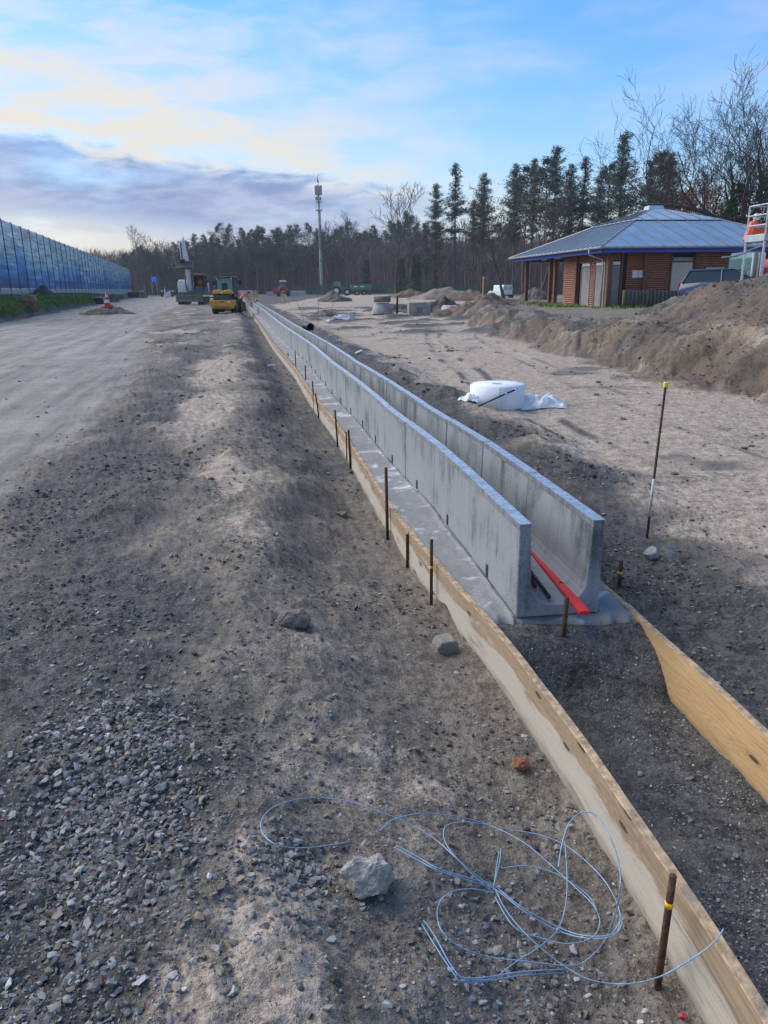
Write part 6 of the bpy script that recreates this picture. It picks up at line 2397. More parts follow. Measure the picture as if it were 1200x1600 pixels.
# yellow cabinet, low barrier panels and sheets along the far edge
t = thing('site_cabinet', 'small yellow cabinet standing by the pale barrier at the forest edge', 'cabinet', (-24.0, 150.0, gz(-24, 150)))
b = MB()
b.box((0, 0, 0.6), (0.95, 0.7, 1.1))
b.build('box', M_yellow, t, bevel=0.04)
b = MB()
b.box((0, 0, 1.2), (1.05, 0.8, 0.08))
b.build('lid', M_dsteel, t, bevel=0.02)
b = MB()
b.box((-0.25, -0.36, 0.6), (0.35, 0.02, 0.7))
b.build('door', mat('dull_orange', (0.5, 0.26, 0.05), 0.6), t)
for i, (xa, xb, yy, h_, lab) in enumerate(((-31.5, -25.5, 158, 1.15, 'long grey-white barrier panel left of the yellow cabinet'), (-23.2, -19.9, 160, 0.8, 'pale stack of sheets between the yellow cabinet and the red machine'), (-17.4, -14.6, 152, 0.95, 'blue-white barrier panel right of the red machine'))):
    t = thing('barrier_panel', lab, 'barrier', ((xa + xb) / 2, yy, gz((xa + xb) / 2, yy)))
    b = MB()
    b.box((0, 0, h_ / 2 + 0.1), (xb - xa, 0.25, h_))
    b.build('panel', mat('pale_grey_panel', (0.42, 0.45, 0.48), 0.6, 0, 0.2, 0.8), t, bevel=0.03)
    n_ = int((xb - xa) / 0.9)
    for k in range(n_ + 1):
        b = MB()
        b.box((-(xb - xa) / 2 + k * (xb - xa) / n_, -0.15, h_ / 2 + 0.05), (0.09, 0.1, h_ + 0.1))
        b.build('rib', M_galv, t)


# ------------------------------------------------------------------ access platform and orange machine at the right
def platform():
    x0, y0 = 14.03, 29.2
    z0 = gz(x0, y0)
    t = thing('access_platform', 'grey steel access platform with guard rails on thin legs', 'platform', (x0, y0, z0), math.radians(6))
    zd = 3.14 - z0
    b = MB()
    b.box((1.1, 0.6, zd), (2.3, 1.3, 0.26))
    b.build('deck', mat('platform_grey', (0.42, 0.47, 0.50), 0.5, 0.3, 0.1, 4), t, bevel=0.02)
    for (xx, yy) in ((0.0, 0.0), (2.2, 0.0), (0.0, 1.2), (2.2, 1.2)):
        b = MB()
        b.tube([(xx, yy, 0), (xx, yy, zd - 0.13)], 0.045, 8)
        b.build('leg', M_galv, t)
    for (xx, yy) in ((0, 0), (0.75, 0), (1.5, 0), (2.2, 0), (0, 1.2), (1.1, 1.2), (2.2, 1.2)):
        b = MB()
        b.tube([(xx, yy, zd + 0.13), (xx, yy, zd + 1.15)], 0.032, 8)
        b.build('rail_post', M_galv, t)
    for zz in (0.45, 0.80, 1.15):
        for a_, c_ in (((0, 0), (2.2, 0)), ((0, 1.2), (2.2, 1.2)), ((0, 0), (0, 1.2)), ((2.2, 0), (2.2, 1.2))):
            b = MB()
            b.tube([(*a_, zd + zz), (*c_, zd + zz)], 0.026, 8)
            b.build('guard_rail', M_galv, t)
    b = MB()
    b.tube([(0.0, 0.0, zd + 0.55), (0.45, 0.0, zd + 0.80)], 0.03, 6)
    b.build('brace', M_white, t)
    b = MB()
    pts = smooth_path([(0.3, 0.1, zd - 0.18), (-0.4, 0.1, zd - 0.42), (-0.9, 0.2, zd - 0.62), (-1.4, 0.3, zd - 0.68)], 6)
    b.tube(pts, 0.035, 8)
    b.build('hose', mat('grey_hose', (0.22, 0.24, 0.25), 0.6), t, True)


platform()


def orange_machine():
    x0, y0 = 16.6, 33.0
    z0 = gz(x0, y0)
    t = thing('orange_telehandler', 'orange telescopic handler half hidden behind the soil mound and the platform', 'telehandler', (x0, y0, z0 - 0.1), math.radians(10))
    for sx in (0.15, 2.1):
        for yy in (0.5, 3.4):
            wheel(t, sx, yy, 0.6, 0.6, 0.45, M_orange)
    b = MB()
    b.prism([(0.0, 0.5), (2.3, 0.5), (2.3, 1.9), (1.9, 2.15), (0.45, 2.15), (0.05, 1.7)], 0, 2.2)
    b.build('engine_cover', M_orange, t, bevel=0.12)
    for k in range(3):
        b = MB()
        b.box((0.42 + 0.30 * k, -0.02, 1.85), (0.07, 0.05, 0.22))
        b.build('vent', M_black, t)
    for zz in (1.35, 0.95):
        b = MB()
        b.box((0.5, -0.02, zz), (0.5, 0.05, 0.26))
        b.build('vent', M_black, t)
    b = MB()
    b.prism([(-0.62, 0.7), (-0.10, 0.7), (-0.10, 2.3), (-0.18, 2.45), (-0.55, 2.45), (-0.62, 2.2)], 0.9, 2.6)
    b.build('cab', M_teal, t, bevel=0.05)
    for xx in (-0.62, -0.36, -0.10):
        b = MB()
        b.tube([(xx, 0.88, 0.7), (xx, 0.88, 2.4)], 0.04, 6)
        b.build('cab_pillar', M_mwhite, t)
    b = MB()
    b.prism([(-0.6, 0.4), (-0.05, 0.4), (-0.05, 1.25), (-0.25, 1.0)], 0.2, 0.9)
    b.build('mudguard', M_mwhite, t, bevel=0.05)
    b = MB()
    b.box((1.9, 1.6, 3.42), (4.6, 0.5, 0.58), ry=-0.06)
    b.build('boom', M_orange, t, bevel=0.06)
    b = MB()
    b.box((-0.36, 1.6, 3.25), (0.42, 0.45, 0.95), rx=0, ry=0.25)
    b.build('boom_head', M_orange, t, bevel=0.12)
    b = MB()
    b.lathe((-0.40, 1.35, 3.85), [(0.14, 0), (0.14, -0.15)], 12, axis='Y')
    b.box((-0.36, 1.45, 3.78), (0.08, 0.1, 0.16))
    b.build('boom_lamp', M_white, t)


orange_machine()
b = MB()
b.lathe((0, 0, 0), [(0.10, 0), (0.10, 1.0), (0.06, 1.05)], 12)
o = b.build('gas_bottle', M_yellow, None, True)
o.location = bl(7.75, -0.5, 0.05)
tag(o, 'yellow gas bottle standing in the open bay of the timber building', 'gas bottle')
# ------------------------------------------------------------------ blue noise barrier on the verge
def barrier_panel_material(name, col):
    m = bpy.data.materials.new(name)
    m.use_nodes = True
    k = NT(m.node_tree)
    out = k.n('ShaderNodeOutputMaterial')
    p = k.n('ShaderNodeBsdfPrincipled')
    k.t.links.new(p.outputs[0], out.inputs[0])
    geo = k.n('ShaderNodeNewGeometry')
    n = k.noise(k.vscale(geo.outputs['Position'], (0.25, 0.25, 2.6)), 1.0, 5, 0.65)
    c = k.mix(k.ramp(n, 0.35, 0.68), tuple(x * 0.62 for x in col), tuple(min(1, x * 1.45 + 0.015) for x in col))
    k.set(p, 'Base Color', c)
    p.inputs['Roughness'].default_value = 0.33
    return m


def noise_barrier():
    x0, y0, x1, y1 = -25.0, 48.4, -64.2, 203.0
    H_, base = 4.85, 0.42
    t = thing('noise_barrier', 'long tall noise barrier of blue graded panels with dark posts on a pale plinth', 'noise barrier', (x0, y0, 1.0))
    M = [barrier_panel_material('barrier_%d' % i, c) for i, c in enumerate(((0.52, 0.66, 0.70), (0.42, 0.60, 0.70), (0.24, 0.49, 0.72), (0.09, 0.35, 0.66), (0.038, 0.23, 0.54), (0.022, 0.13, 0.36)))]
    M_pl = mat('pale_plinth', (0.42, 0.45, 0.45), 0.7, 0, 0.12, 1.2)
    M_po = mat('dark_post', (0.02, 0.028, 0.045), 0.5)
    d = Vector((x1 - x0, y1 - y0))
    n = 44
    ang = math.atan2(d.y, d.x)
    L = d.length / n
    meshes = []
    rows = 6
    hh = H_ / rows
    for m in M:
        b = MB()
        # one cassette: a folded sheet with three shallow ribs
        prof = []
        for k in range(3):
            z = hh * k / 3
            prof += [(0.0, z + 0.002), (-0.03, z + 0.03), (-0.03, z + hh / 3 - 0.03), (0.0, z + hh / 3 - 0.002)]
        prof += [(0.06, hh - 0.002), (0.06, 0.002)]
        b.prism(prof, 0.06, L - 0.06, plane='YZ')
        o = b.build('barrier_panel', m)
        meshes.append(o.data)
        bpy.data.objects.remove(o)
    b = MB()
    b.box((0, 0, (H_ + base) / 2), (0.065, 0.14, H_ + base + 0.10))
    po = b.build('post', M_po)
    b = MB()
    b.box((L / 2, 0.02, base / 2 - 0.25), (L - 0.11, 0.14, base + 0.48))
    pl = b.build('plinth', M_pl)
    pme, plme = po.data, pl.data
    bpy.data.objects.remove(po)
    bpy.data.objects.remove(pl)
    r = random.Random(2)
    # the verge falls slightly with distance: follow it
    # bays before the picture edge as well, so the wall does not start at the frame
    for i in range(-2, n + 1):
        f = i / n
        px_, py_ = d.x * f, d.y * f
        zz = 0.42 + 0.05 * min(1, max(0, f))
        def put(me, nm, loc):
            o = bpy.data.objects.new(nm, me)
            C.objects.link(o)
            o.parent = t
            o.location = loc
            o.rotation_euler = (0, 0, ang)
            return o
        put(pme, 'post', (px_, py_, zz))
        if i == n:
            break
        put(plme, 'plinth', (px_, py_, zz))
        sh = 0.9 * math.sin(i * 0.55 + 0.6) + 0.5 * math.sin(i * 1.9)
        for k in range(rows):
            v = (rows - 1 - k) / (rows - 1) * 6.2 - 1.2 + sh * 0.75 + r.uniform(-.35, .35) * (1 if i < 14 else 3.0)
            q = int(min(5, max(0, math.floor(v))))
            put(meshes[q], 'barrier_panel', (px_, py_, zz + base + hh * k))


noise_barrier()


# ------------------------------------------------------------------ things on the verge
def verge_z(x, y):
    return gz(x, y)


M_cardb = mat('weathered_crate', (0.20, 0.125, 0.075), 0.85, 0, 0.3, 3, dirt=(0.08, 0.05, 0.03), damt=0.5)
xx, yy = -23.75, 52.5
t = thing('wooden_crate', 'broken brown crate sagging on the grass in front of the blue barrier', 'crate', (xx, yy, verge_z(xx, yy)), 0.25)
b = MB()
b.prism([(-0.70, 0.10), (0.55, 0.0), (0.62, 0.35), (-0.66, 0.42)], -0.45, 0.45)
b.build('crate_body', M_cardb, t, bevel=0.02)
b = MB()
b.prism([(-0.74, 0.40), (0.70, 0.33), (0.60, 0.74), (-0.72, 0.86)], -0.50, 0.42)
b.build('sagging_lid', mat('lighter_crate', (0.25, 0.165, 0.105), 0.85, 0, 0.25, 3), t, bevel=0.03)
for k in range(3):
    b = MB()
    b.box((-0.45 + 0.42 * k, -0.47, 0.22), (0.09, 0.05, 0.40))
    b.build('batten', M_post, t)


def pallet_stack(name, label, x, y, n, w, rz, dark=False):
    t = thing(name, label, 'pallets', (x, y, verge_z(x, y)), rz)
    m = mat('pallet_wood_dark', (0.055, 0.042, 0.035), 0.85, 0, 0.3, 4) if dark else mat('pallet_wood', (0.18, 0.15, 0.115), 0.85, 0, 0.3, 4)
    for k in range(n):
        b = MB()
        z = 0.16 * k
        for yy_ in (-0.45, 0, 0.45):
            b.box((0, yy_, z + 0.05), (w, 0.10, 0.09))
        for xx_ in np.linspace(-w / 2 + 0.08, w / 2 - 0.08, 7):
            b.box((float(xx_), 0, z + 0.12), (0.11, 1.05, 0.025))
        tag(b.build('pallet', m, t), kind='stuff')
    return t


pallet_stack('pallet_stack', 'stack of grey pallets on the verge right behind the dark bundle', -37.7, 110.5, 6, 1.55, 0.2)
xx, yy = -34.4, 95.5
t = thing('timber_bundle', 'dark bundle under a pale sheet on the verge behind the traffic cone', 'bundle', (xx, yy, verge_z(xx, yy)), 0.1)
b = MB()
b.box((0, 0, 0.40), (1.45, 0.9, 0.72))
b.build('bundle', mat('dark_bundle', (0.035, 0.028, 0.026), 0.9, 0, 0.3, 3), t, bevel=0.04)
b = MB()
b.prism([(-0.80, 0.50), (-0.76, 0.80), (0.2, 0.90), (0.80, 0.80), (0.80, 0.05), (0.72, 0.05), (0.70, 0.74), (-0.70, 0.74), (-0.72, 0.50)], -0.52, 0.5)
b.build('pale_sheet', mat('dirty_sheet', (0.36, 0.34, 0.31), 0.7), t, bevel=0.02)
xx, yy = -52.2, 166.0
t = thing('black_container', 'black box-shaped container on the verge at the far end of the blue barrier', 'container', (xx, yy, verge_z(xx, yy)), 0.05)
b = MB()
b.box((0, 0, 0.62), (2.05, 1.4, 1.15))
b.build('box', M_black, t, bevel=0.04)
for k in range(5):
    b = MB()
    b.box((-0.85 + 0.42 * k, -0.71, 0.62), (0.07, 0.04, 1.1))
    b.build('rib', mat('dark_rib', (0.03, 0.03, 0.032), 0.6), t)
pallet_stack('pallet_stack', 'pale pallet stack beside the black container at the end of the barrier', -50.2, 166.0, 6, 1.5, 0.0)

# road sign, wrapped panels
xx, yy = -54.5, 190.0
t = thing('road_sign', 'small blue rectangular road sign with white marks at the forest edge', 'road sign', (xx, yy, gz(xx, yy)))
b = MB()
b.box((0, 0, 3.95), (1.65, 0.06, 1.5))
b.build('sign_plate', mat('sign_blue', (0.015, 0.13, 0.52), 0.45), t, bevel=0.02)
for (px_, pz_, sx, sz) in ((-0.35, 3.9, 0.14, 1.0), (0.1, 4.35, 1.0, 0.14), (0.25, 3.85, 0.14, 0.8)):
    b = MB()
    b.box((px_, -0.045, pz_), (sx, 0.02, sz))
    b.build('white_mark', M_white, t)
for sx in (-0.6, 0.6):
    b = MB()
    b.tube([(sx, 0.06, 0), (sx, 0.06, 4.6)], 0.05, 6)
    b.build('sign_post', M_galv, t)
xx, yy = -46.2, 170.0
t = thing('wrapped_panels', 'white wrapped sheets leaning upright on the grass left of the excavator', 'sheets', (xx, yy, gz(xx, yy)), 0.1)
b = MB()
b.prism([(-0.8, 0.0), (0.8, 0.0), (0.75, 1.5), (0.35, 1.15), (-0.1, 0.95)], -0.3, 0.3)
b.build('sheet_pack', M_vanw, t, bevel=0.05)
b = MB()
b.prism([(-0.62, 0.3), (-0.40, 0.3), (-0.25, 1.3), (-0.48, 2.3)], -0.1, 0.1)
b.build('upright_sheet', M_vanw, t)
for i, (xx, yy) in enumerate(((-57.0, 188.0), (-51.8, 186.0), (-49.5, 187.0))):
    t = thing('marker_post', ('white-topped dark marker post left of the blue road sign', 'white-topped dark marker post right of the blue road sign', 'white-topped dark marker post between the road sign and the white sheets')[i], 'marker post', (xx, yy, gz(xx, yy)))
    b = MB()
    b.box((0, 0, 0.6), (0.5, 0.3, 1.2))
    b.build('body', M_black, t, bevel=0.03)
    b = MB()
    b.box((0.1, 0, 1.3), (0.5, 0.3, 0.25))
    b.build('top', M_white, t, bevel=0.03)


# ------------------------------------------------------------------ telecom mast
def mast():
    x0, y0 = -15.0, 200.0
    t = thing('telecom_mast', 'tall slender concrete telecom mast with antennas and platforms at its top', 'mast', (x0, y0, 0))
    b = MB()
    b.lathe((0, 0, 0), [(0.42, 0), (0.40, 4), (0.26, 22), (0.22, 25.5)], 16)
    b.build('pole', mat('mast_concrete', (0.33, 0.36, 0.30), 0.8, 0, 0.12, 0.8), t, True)
    M_an = mat('antenna_grey', (0.30, 0.29, 0.30), 0.5, 0.2)
    for z in (19.8, 21.7, 23.4):
        b = MB()
        b.lathe((0, 0, 0), [(0.25, z), (0.85 if z < 20 else 0.70, z), (0.85 if z < 20 else 0.70, z + 0.16), (0.25, z + 0.16)], 16, close=False)
        b.build('platform', M_an if z < 20 else M_dsteel, t)
    for k in range(6):
        a = k * math.pi / 3 + 0.3
        b = MB()
        b.tube([(0.78 * math.cos(a), 0.78 * math.sin(a), 19.9), (0.72 * math.cos(a), 0.72 * math.sin(a), 21.8)], 0.04, 5)
        b.build('railing', M_galv, t)
        b = MB()
        b.box((0.80 * math.cos(a), 0.80 * math.sin(a), 24.5), (0.20, 0.30, 2.1), rz=a)
        b.build('panel_antenna', M_an if k % 2 else mat('antenna_rose', (0.36, 0.24, 0.23), 0.5), t)
        b = MB()
        b.tube([(0.2 * math.cos(a), 0.2 * math.sin(a), 24.2), (0.72 * math.cos(a), 0.72 * math.sin(a), 24.2)], 0.05, 5)
        b.build('bracket', M_dsteel, t)
        if k < 4:
            b = MB()
            b.box((0.62 * math.cos(a + .5), 0.62 * math.sin(a + .5), 22.6), (0.28, 0.28, 0.8), rz=a)
            b.build('equipment_box', M_dsteel, t)
    b = MB()
    b.tube([(0, 0, 25.5), (0, 0, 26.2)], 0.12, 8)
    b.tube([(0.0, 0, 26.2), (-0.15, 0, 27.2), (0.0, 0, 28.2)], 0.18, 8)
    b.build('top_antenna', M_galv, t, True)
    b = MB()
    b.tube([(0.46, -0.05, 0.2), (0.34, -0.05, 19.7)], 0.04, 5)
    b.build('cable_duct', mat('cable_green', (0.10, 0.16, 0.08), 0.7), t)


mast()


# ------------------------------------------------------------------ green mesh fence
def mesh_material():
    m = bpy.data.materials.new('green_mesh')
    m.use_nodes = True
    k = NT(m.node_tree)
    out = k.n('ShaderNodeOutputMaterial')
    p = k.n('ShaderNodeBsdfPrincipled')
    p.inputs['Base Color'].default_value = (0.010, 0.055, 0.045, 1)
    p.inputs['Roughness'].default_value = 0.6
    tr = k.n('ShaderNodeBsdfTransparent')
    mx = k.n('ShaderNodeMixShader')
    tc = k.n('ShaderNodeTexCoord')
    sp = k.n('ShaderNodeSeparateXYZ', inp={0: tc.outputs['Object']})
    # real double-wire mesh: verticals every 50 mm, horizontals every 200 mm
    fx = k.m('ABSOLUTE', k.m('SUBTRACT', k.m('FRACT', k.m('MULTIPLY', sp.outputs[0], 20.0)), 0.5))
    fz = k.m('ABSOLUTE', k.m('SUBTRACT', k.m('FRACT', k.m('MULTIPLY', sp.outputs[2], 5.0)), 0.5))
    w = k.m('MAXIMUM', k.m('LESS_THAN', fx, 0.26), k.m('LESS_THAN', fz, 0.09))
    k.set(mx, 0, w)
    k.t.links.new(tr.outputs[0], mx.inputs[1])
    k.t.links.new(p.outputs[0], mx.inputs[2])
    k.t.links.new(mx.outputs[0], out.inputs[0])
    return m


def green_fence():
    M_m = mesh_material()
    M_g = mat('fence_green', (0.012, 0.06, 0.045), 0.5)
    pts = [Vector((-19.5, 172)), Vector((2.0, 158)), Vector((24, 140)), Vector((52, 122))]
    t = thing('mesh_fence', 'long dark green mesh fence along the foot of the forest', 'fence', (pts[0].x, pts[0].y, 0))
    b = MB()
    b.box((1.25, 0, 1.12), (2.44, 0.012, 2.05))
    pm = b.build('mesh_panel', M_m)
    b = MB()
    b.box((0, 0, 1.15), (0.08, 0.08, 2.5))
    po = b.build('fence_post', M_g)
    me1, me2 = pm.data, po.data
    bpy.data.objects.remove(pm)
    bpy.data.objects.remove(po)
    for i in range(3):
        a, c = pts[i], pts[i + 1]
        n = int((c - a).length / 2.5)
        ang = math.atan2(c.y - a.y, c.x - a.x)
        for k in range(n):
            p = a + (c - a) * (k / n)
            z = gz(p.x, p.y)
            for me, nm in ((me1, 'mesh_panel'), (me2, 'fence_post')):
                o = bpy.data.objects.new(nm, me)
                C.objects.link(o)
                o.parent = t
                o.location = (p.x - pts[0].x, p.y - pts[0].y, z)
                o.rotation_euler = (0, 0, ang)
    return t


green_fence()


# ------------------------------------------------------------------ trees
def leaf_mat(name, lo, hi):
    m = bpy.data.materials.new(name)
    m.use_nodes = True
    k = NT(m.node_tree)
    out = k.n('ShaderNodeOutputMaterial')
    p = k.n('ShaderNodeBsdfPrincipled')
    k.t.links.new(p.outputs[0], out.inputs[0])
    geo = k.n('ShaderNodeNewGeometry')
    oi = k.n('ShaderNodeObjectInfo')
    n = k.noise(geo.outputs['Position'], 0.55, 3, 0.6)
    f = k.m('ADD', k.m('MULTIPLY', geo.outputs['Random Per Island'], 0.45), k.m('ADD', k.m('MULTIPLY', n, 0.4), k.m('MULTIPLY', oi.outputs['Random'], 0.25)))
    k.set(p, 'Base Color', k.mix(f, lo, hi))
    p.inputs['Roughness'].default_value = 0.75
    p.inputs['Specular IOR Level'].default_value = 0.2
    return m


M_needle = leaf_mat('needles', (0.028, 0.046, 0.034), (0.085, 0.115, 0.080))
M_needle2 = leaf_mat('pine_needles', (0.035, 0.050, 0.038), (0.095, 0.115, 0.082))
M_ivy = leaf_mat('ivy_leaves', (0.012, 0.030, 0.010), (0.045, 0.085, 0.028))
M_brownleaf = leaf_mat('brown_leaves', (0.12, 0.045, 0.022), (0.33, 0.15, 0.075))
M_bark = mat('grey_bark', (0.070, 0.060, 0.052), 0.9, 0, 0.35, 3)
M_bark2 = mat('pine_bark', (0.15, 0.098, 0.068), 0.9, 0, 0.35, 2)
M_twig = mat('twigs', (0.060, 0.048, 0.044), 0.9, 0, 0.3, 1)


class Tree:
    """collects tapered limbs and leaf shards in arrays"""
    def __init__(self, seed):
        self.r = np.random.default_rng(seed)
        self.wood, self.twig, self.leaf = MB(), MB(), []
        self.minr = 0.013

    def limb(self, pts, radii, n):
        (self.wood if radii[0] > 0.045 else self.twig).tube(pts, radii, n, cap=False)

    def branch(self, p, d, length, rad, level, maxlevel, spread, up, kids, wob=0.22, nseg=4):
        r = self.r
        pts, radii = [Vector(p)], [rad]
        d = Vector(d).normalized()
        for i in range(nseg):
            d = (d + Vector(r.normal(0, wob, 3)) + Vector((0, 0, up * 0.18))).normalized()
            pts.append(pts[-1] + d * (length / nseg))
            radii.append(max(self.minr, rad * (1 - 0.62 * (i + 1) / nseg)))
        self.limb(pts, radii, 6 if rad > 0.09 else (4 if rad > 0.03 else 3))
        if level >= maxlevel:
            return pts
        nk = max(2, int(r.normal(kids, 0.8)))
        for k in range(nk):
            f = 0.30 + 0.70 * (k + r.uniform(0, 1)) / nk
            fi = min(nseg - 1e-3, f * nseg)
            i = int(fi)
            q = pts[i].lerp(pts[i + 1], fi - i)
            dd = (pts[i + 1] - pts[i]).normalized()
            ax = dd.cross(Vector(r.normal(0, 1, 3))).normalized()
            nd = Matrix.Rotation(r.uniform(0.5, 1.15) * spread, 3, ax) @ dd
            self.branch(q, nd, length * r.uniform(0.42, 0.72), max(self.minr, radii[i] * r.uniform(0.42, 0.62)), level + 1, maxlevel, spread, up, kids, wob, max(3, nseg - 1))
        return pts

    def shards(self, c, n, spread, ln, w, flat=1.0, bias=None):
        r = self.r
        P = np.asarray(c)[None] + r.normal(0, 1, (n, 3)) * np.asarray(spread)[None]
        D = r.normal(0, 1, (n, 3))
        D[:, 2] *= flat
        if bias is not None:
            D = D + np.asarray(bias)[None]
        D /= np.linalg.norm(D, axis=1)[:, None]
        S = np.cross(D, r.normal(0, 1, (n, 3)))
        S /= np.linalg.norm(S, axis=1)[:, None] + 1e-9
        L = ln * r.uniform(0.6, 1.4, n)[:, None]
        W = w * r.uniform(0.6, 1.4, n)[:, None]
        self.leaf.append(np.stack([P - D * L * 0.5 - S * W * 0.5, P - D * L * 0.5 + S * W * 0.5, P + D * L * 0.5 + S * W * 0.35, P + D * L * 0.5 - S * W * 0.35], 1))

    def finish(self, name, label, cat, leafm, bark, twigm, group=None, crown='crown'):
        t = thing(name, label, cat, (0, 0, 0), 0, group)
        if self.wood.v:
            self.wood.build('trunk', bark, t, True, fix=False)
        if self.leaf:
            L = np.concatenate(self.leaf)
            n = len(L)
            tw = self.twig
            V = L.reshape(-1, 3)
            F = np.arange(n * 4).reshape(-1, 4)
            if tw.v:
                tv = np.array([tuple(v) for v in tw.v])
                tf = np.array([f for f in tw.f if len(f) == 4])
                me_v = np.concatenate([V, tv])
                me_f = np.concatenate([F, tf + len(V)])
                o = np_mesh(crown, me_v, me_f, leafm, False, t)
                o.data.materials.append(twigm)
                mi = np.zeros(len(me_f), dtype=np.int32)
                mi[n:] = 1
                o.data.polygons.foreach_set('material_index', mi)
            else:
                np_mesh(crown, V, F, leafm, False, t)
        elif self.twig.v:
            self.twig.build(crown, twigm, t, False, fix=False)
        return t


def bare_tree(seed, h, levels=5, kids=4.2, spread=0.8, fork=0.35, rad=None, lean=0.0):
    T = Tree(seed)
    T.minr = 0.022
    r = T.r
    rad = rad or h * 0.018
    pts, radii = [Vector((0, 0, -0.3))], [rad * 1.25]
    d = Vector((lean, 0, 1)).normalized()
    n = 9
    for i in range(n):
        d = (d + Vector((*r.normal(0, 0.07, 2), 0.05))).normalized()
        pts.append(pts[-1] + d * (h * 0.92 / n))
        radii.append(max(0.02, rad * (1 - 0.9 * ((i + 1) / n) ** 0.9)))
    T.limb(pts, radii, 8)
    nl = int(h * 0.75)
    for k in range(nl):
        f = fork + (0.97 - fork) * (k + r.uniform(0, 0.8)) / nl
        fi = min(n - 1e-3, f * n)
        i = int(fi)
        q = pts[i].lerp(pts[i + 1], fi - i)
        a = k * 2.4 + r.uniform(-.5, .5)
        el = 0.25 + 0.9 * f + r.uniform(-.2, .2)
        nd = Vector((math.cos(a) * math.cos(el), math.sin(a) * math.cos(el), math.sin(el)))
        T.branch(q, nd, h * (0.42 - 0.27 * f) * r.uniform(0.8, 1.2), max(0.03, radii[i] * 0.55), 1, levels - 1, spread, 0.7, kids, 0.20, 5)
    return T


def oak_tree(seed, h, rad, levels=5):
    """spreading tree: the trunk divides low into heavy rising limbs"""
    T = Tree(seed)
    r = T.r
    fk = h * 0.30
    base = [Vector((0, 0, -0.3)), Vector((0.1, 0, fk * 0.5)), Vector((0.25, 0.05, fk))]
    T.limb(base, [rad * 1.25, rad, rad * 0.92], 10)
    for k, (a, el, ln, rr_) in enumerate(((0.3, 1.25, 0.66, 0.72), (2.9, 0.95, 0.60, 0.62), (4.6, 1.0, 0.48, 0.5), (1.6, 0.95, 0.46, 0.5), (3.3, 0.70, 0.34, 0.42), (0.1, 0.75, 0.34, 0.45), (5.6, 0.5, 0.30, 0.36))):
        nd = Vector((math.cos(a) * math.cos(el), math.sin(a) * math.cos(el), math.sin(el)))
        T.branch(base[2] - Vector((0, 0, 0.25 * k * 0.4)), nd, h * ln, rad * rr_, 1, levels, 0.80, 0.55, 5.2, 0.20, 7)
    return T


def pine_tree(seed, h, bare=0.50, fullness=1.0, w=0.15):
    """tall bare trunk under an irregular crown of needle clumps"""
    T = Tree(seed)
    r = T.r
    rad = 0.011 * h
    pts = [Vector((0, 0, -0.3))]
    for i in range(8):
        pts.append(pts[-1] + Vector((*r.normal(0, 0.05 * h / 14, 2), h / 8)))
    T.limb(pts, [max(0.03, rad * (1 - i / 9)) for i in range(9)], 7)
    nb = int(26 * fullness)
    for k in range(nb):
        f = bare + (1 - bare) * (k + r.uniform(0, 1)) / nb
        fi = min(7.99, f * 8)
        i = int(fi)
        q = pts[i].lerp(pts[i + 1], fi - i)
        a = r.uniform(0, 6.28)
        g = (f - bare) / (1 - bare)
        ln = h * w * (0.45 + 0.9 * math.sin(min(1, g * 1.1 + 0.15) * math.pi) ** 0.7) * r.uniform(0.6, 1.2)
        el = 0.15 + 0.6 * g + r.uniform(-.2, .2)
        e = q + Vector((math.cos(a) * math.cos(el), math.sin(a) * math.cos(el), math.sin(el))) * ln
        T.limb([q, q.lerp(e, 0.5) + Vector((0, 0, 0.04 * ln)), e], [0.05, 0.035, 0.015], 4)
        for j in range(3):
            c = q.lerp(e, 0.55 + 0.25 * j)
            T.shards((c.x, c.y, c.z + 0.1), int(44 * fullness), (ln * 0.27, ln * 0.27, ln * 0.13 + 0.10), 0.30, 0.07, 0.8)
    for k in range(5):
        f = r.uniform(bare * 0.5, bare)
        i = int(f * 8)
        a = r.uniform(0, 6.28)
        T.limb([pts[i], pts[i] + Vector((math.cos(a), math.sin(a), 0.1)) * h * 0.05], [0.03, 0.008], 3)
    return T


def fir_tree(seed, h, low=0.30, w=0.17, gap=0.22, droop=-0.10):
    """whorls of level to drooping branches, shorter towards a pointed top"""
    T = Tree(seed)
    r = T.r
    rad = 0.010 * h
    T.limb([Vector((0, 0, -0.3)), Vector((r.normal(0, .1), 0, h * .5)), Vector((0, 0, h))], [rad, rad * 0.65, 0.02], 7)
    z = low * h
    while z < h * 0.985:
        g = (z / h - low) / (1 - low)
        L0 = h * w * (1 - g) ** 0.75 * (0.65 + 0.35 * min(1, g * 5)) + 0.15
        for k in range(7):
            if r.uniform() < gap * (1.3 - g):
                continue
            a = r.uniform(0, 6.28)
            L = L0 * r.uniform(0.35, 1.25)
            el = droop + 0.55 * g + r.uniform(-.25, .25)
            zq = z + r.uniform(-.5, .5) * h * 0.024
            e = Vector((math.cos(a) * L, math.sin(a) * L, zq + L * math.sin(el)))
            q = Vector((0, 0, zq))
            m_ = q.lerp(e, 0.55) + Vector((0, 0, -0.05 * L))
            T.limb([q, m_, e], [0.032, 0.02, 0.008], 3)
            ns = max(2, int(L / 0.26))
            for j in range(ns):
                c = q.lerp(e, (j + 0.6) / ns)
                T.shards((c.x, c.y, c.z - 0.05), 11, (0.24, 0.24, 0.16), 0.36, 0.07, 0.6, (math.cos(a) * 0.5, math.sin(a) * 0.5, -0.25))
        z += h * 0.024 * r.uniform(0.5, 1.7)
    return T


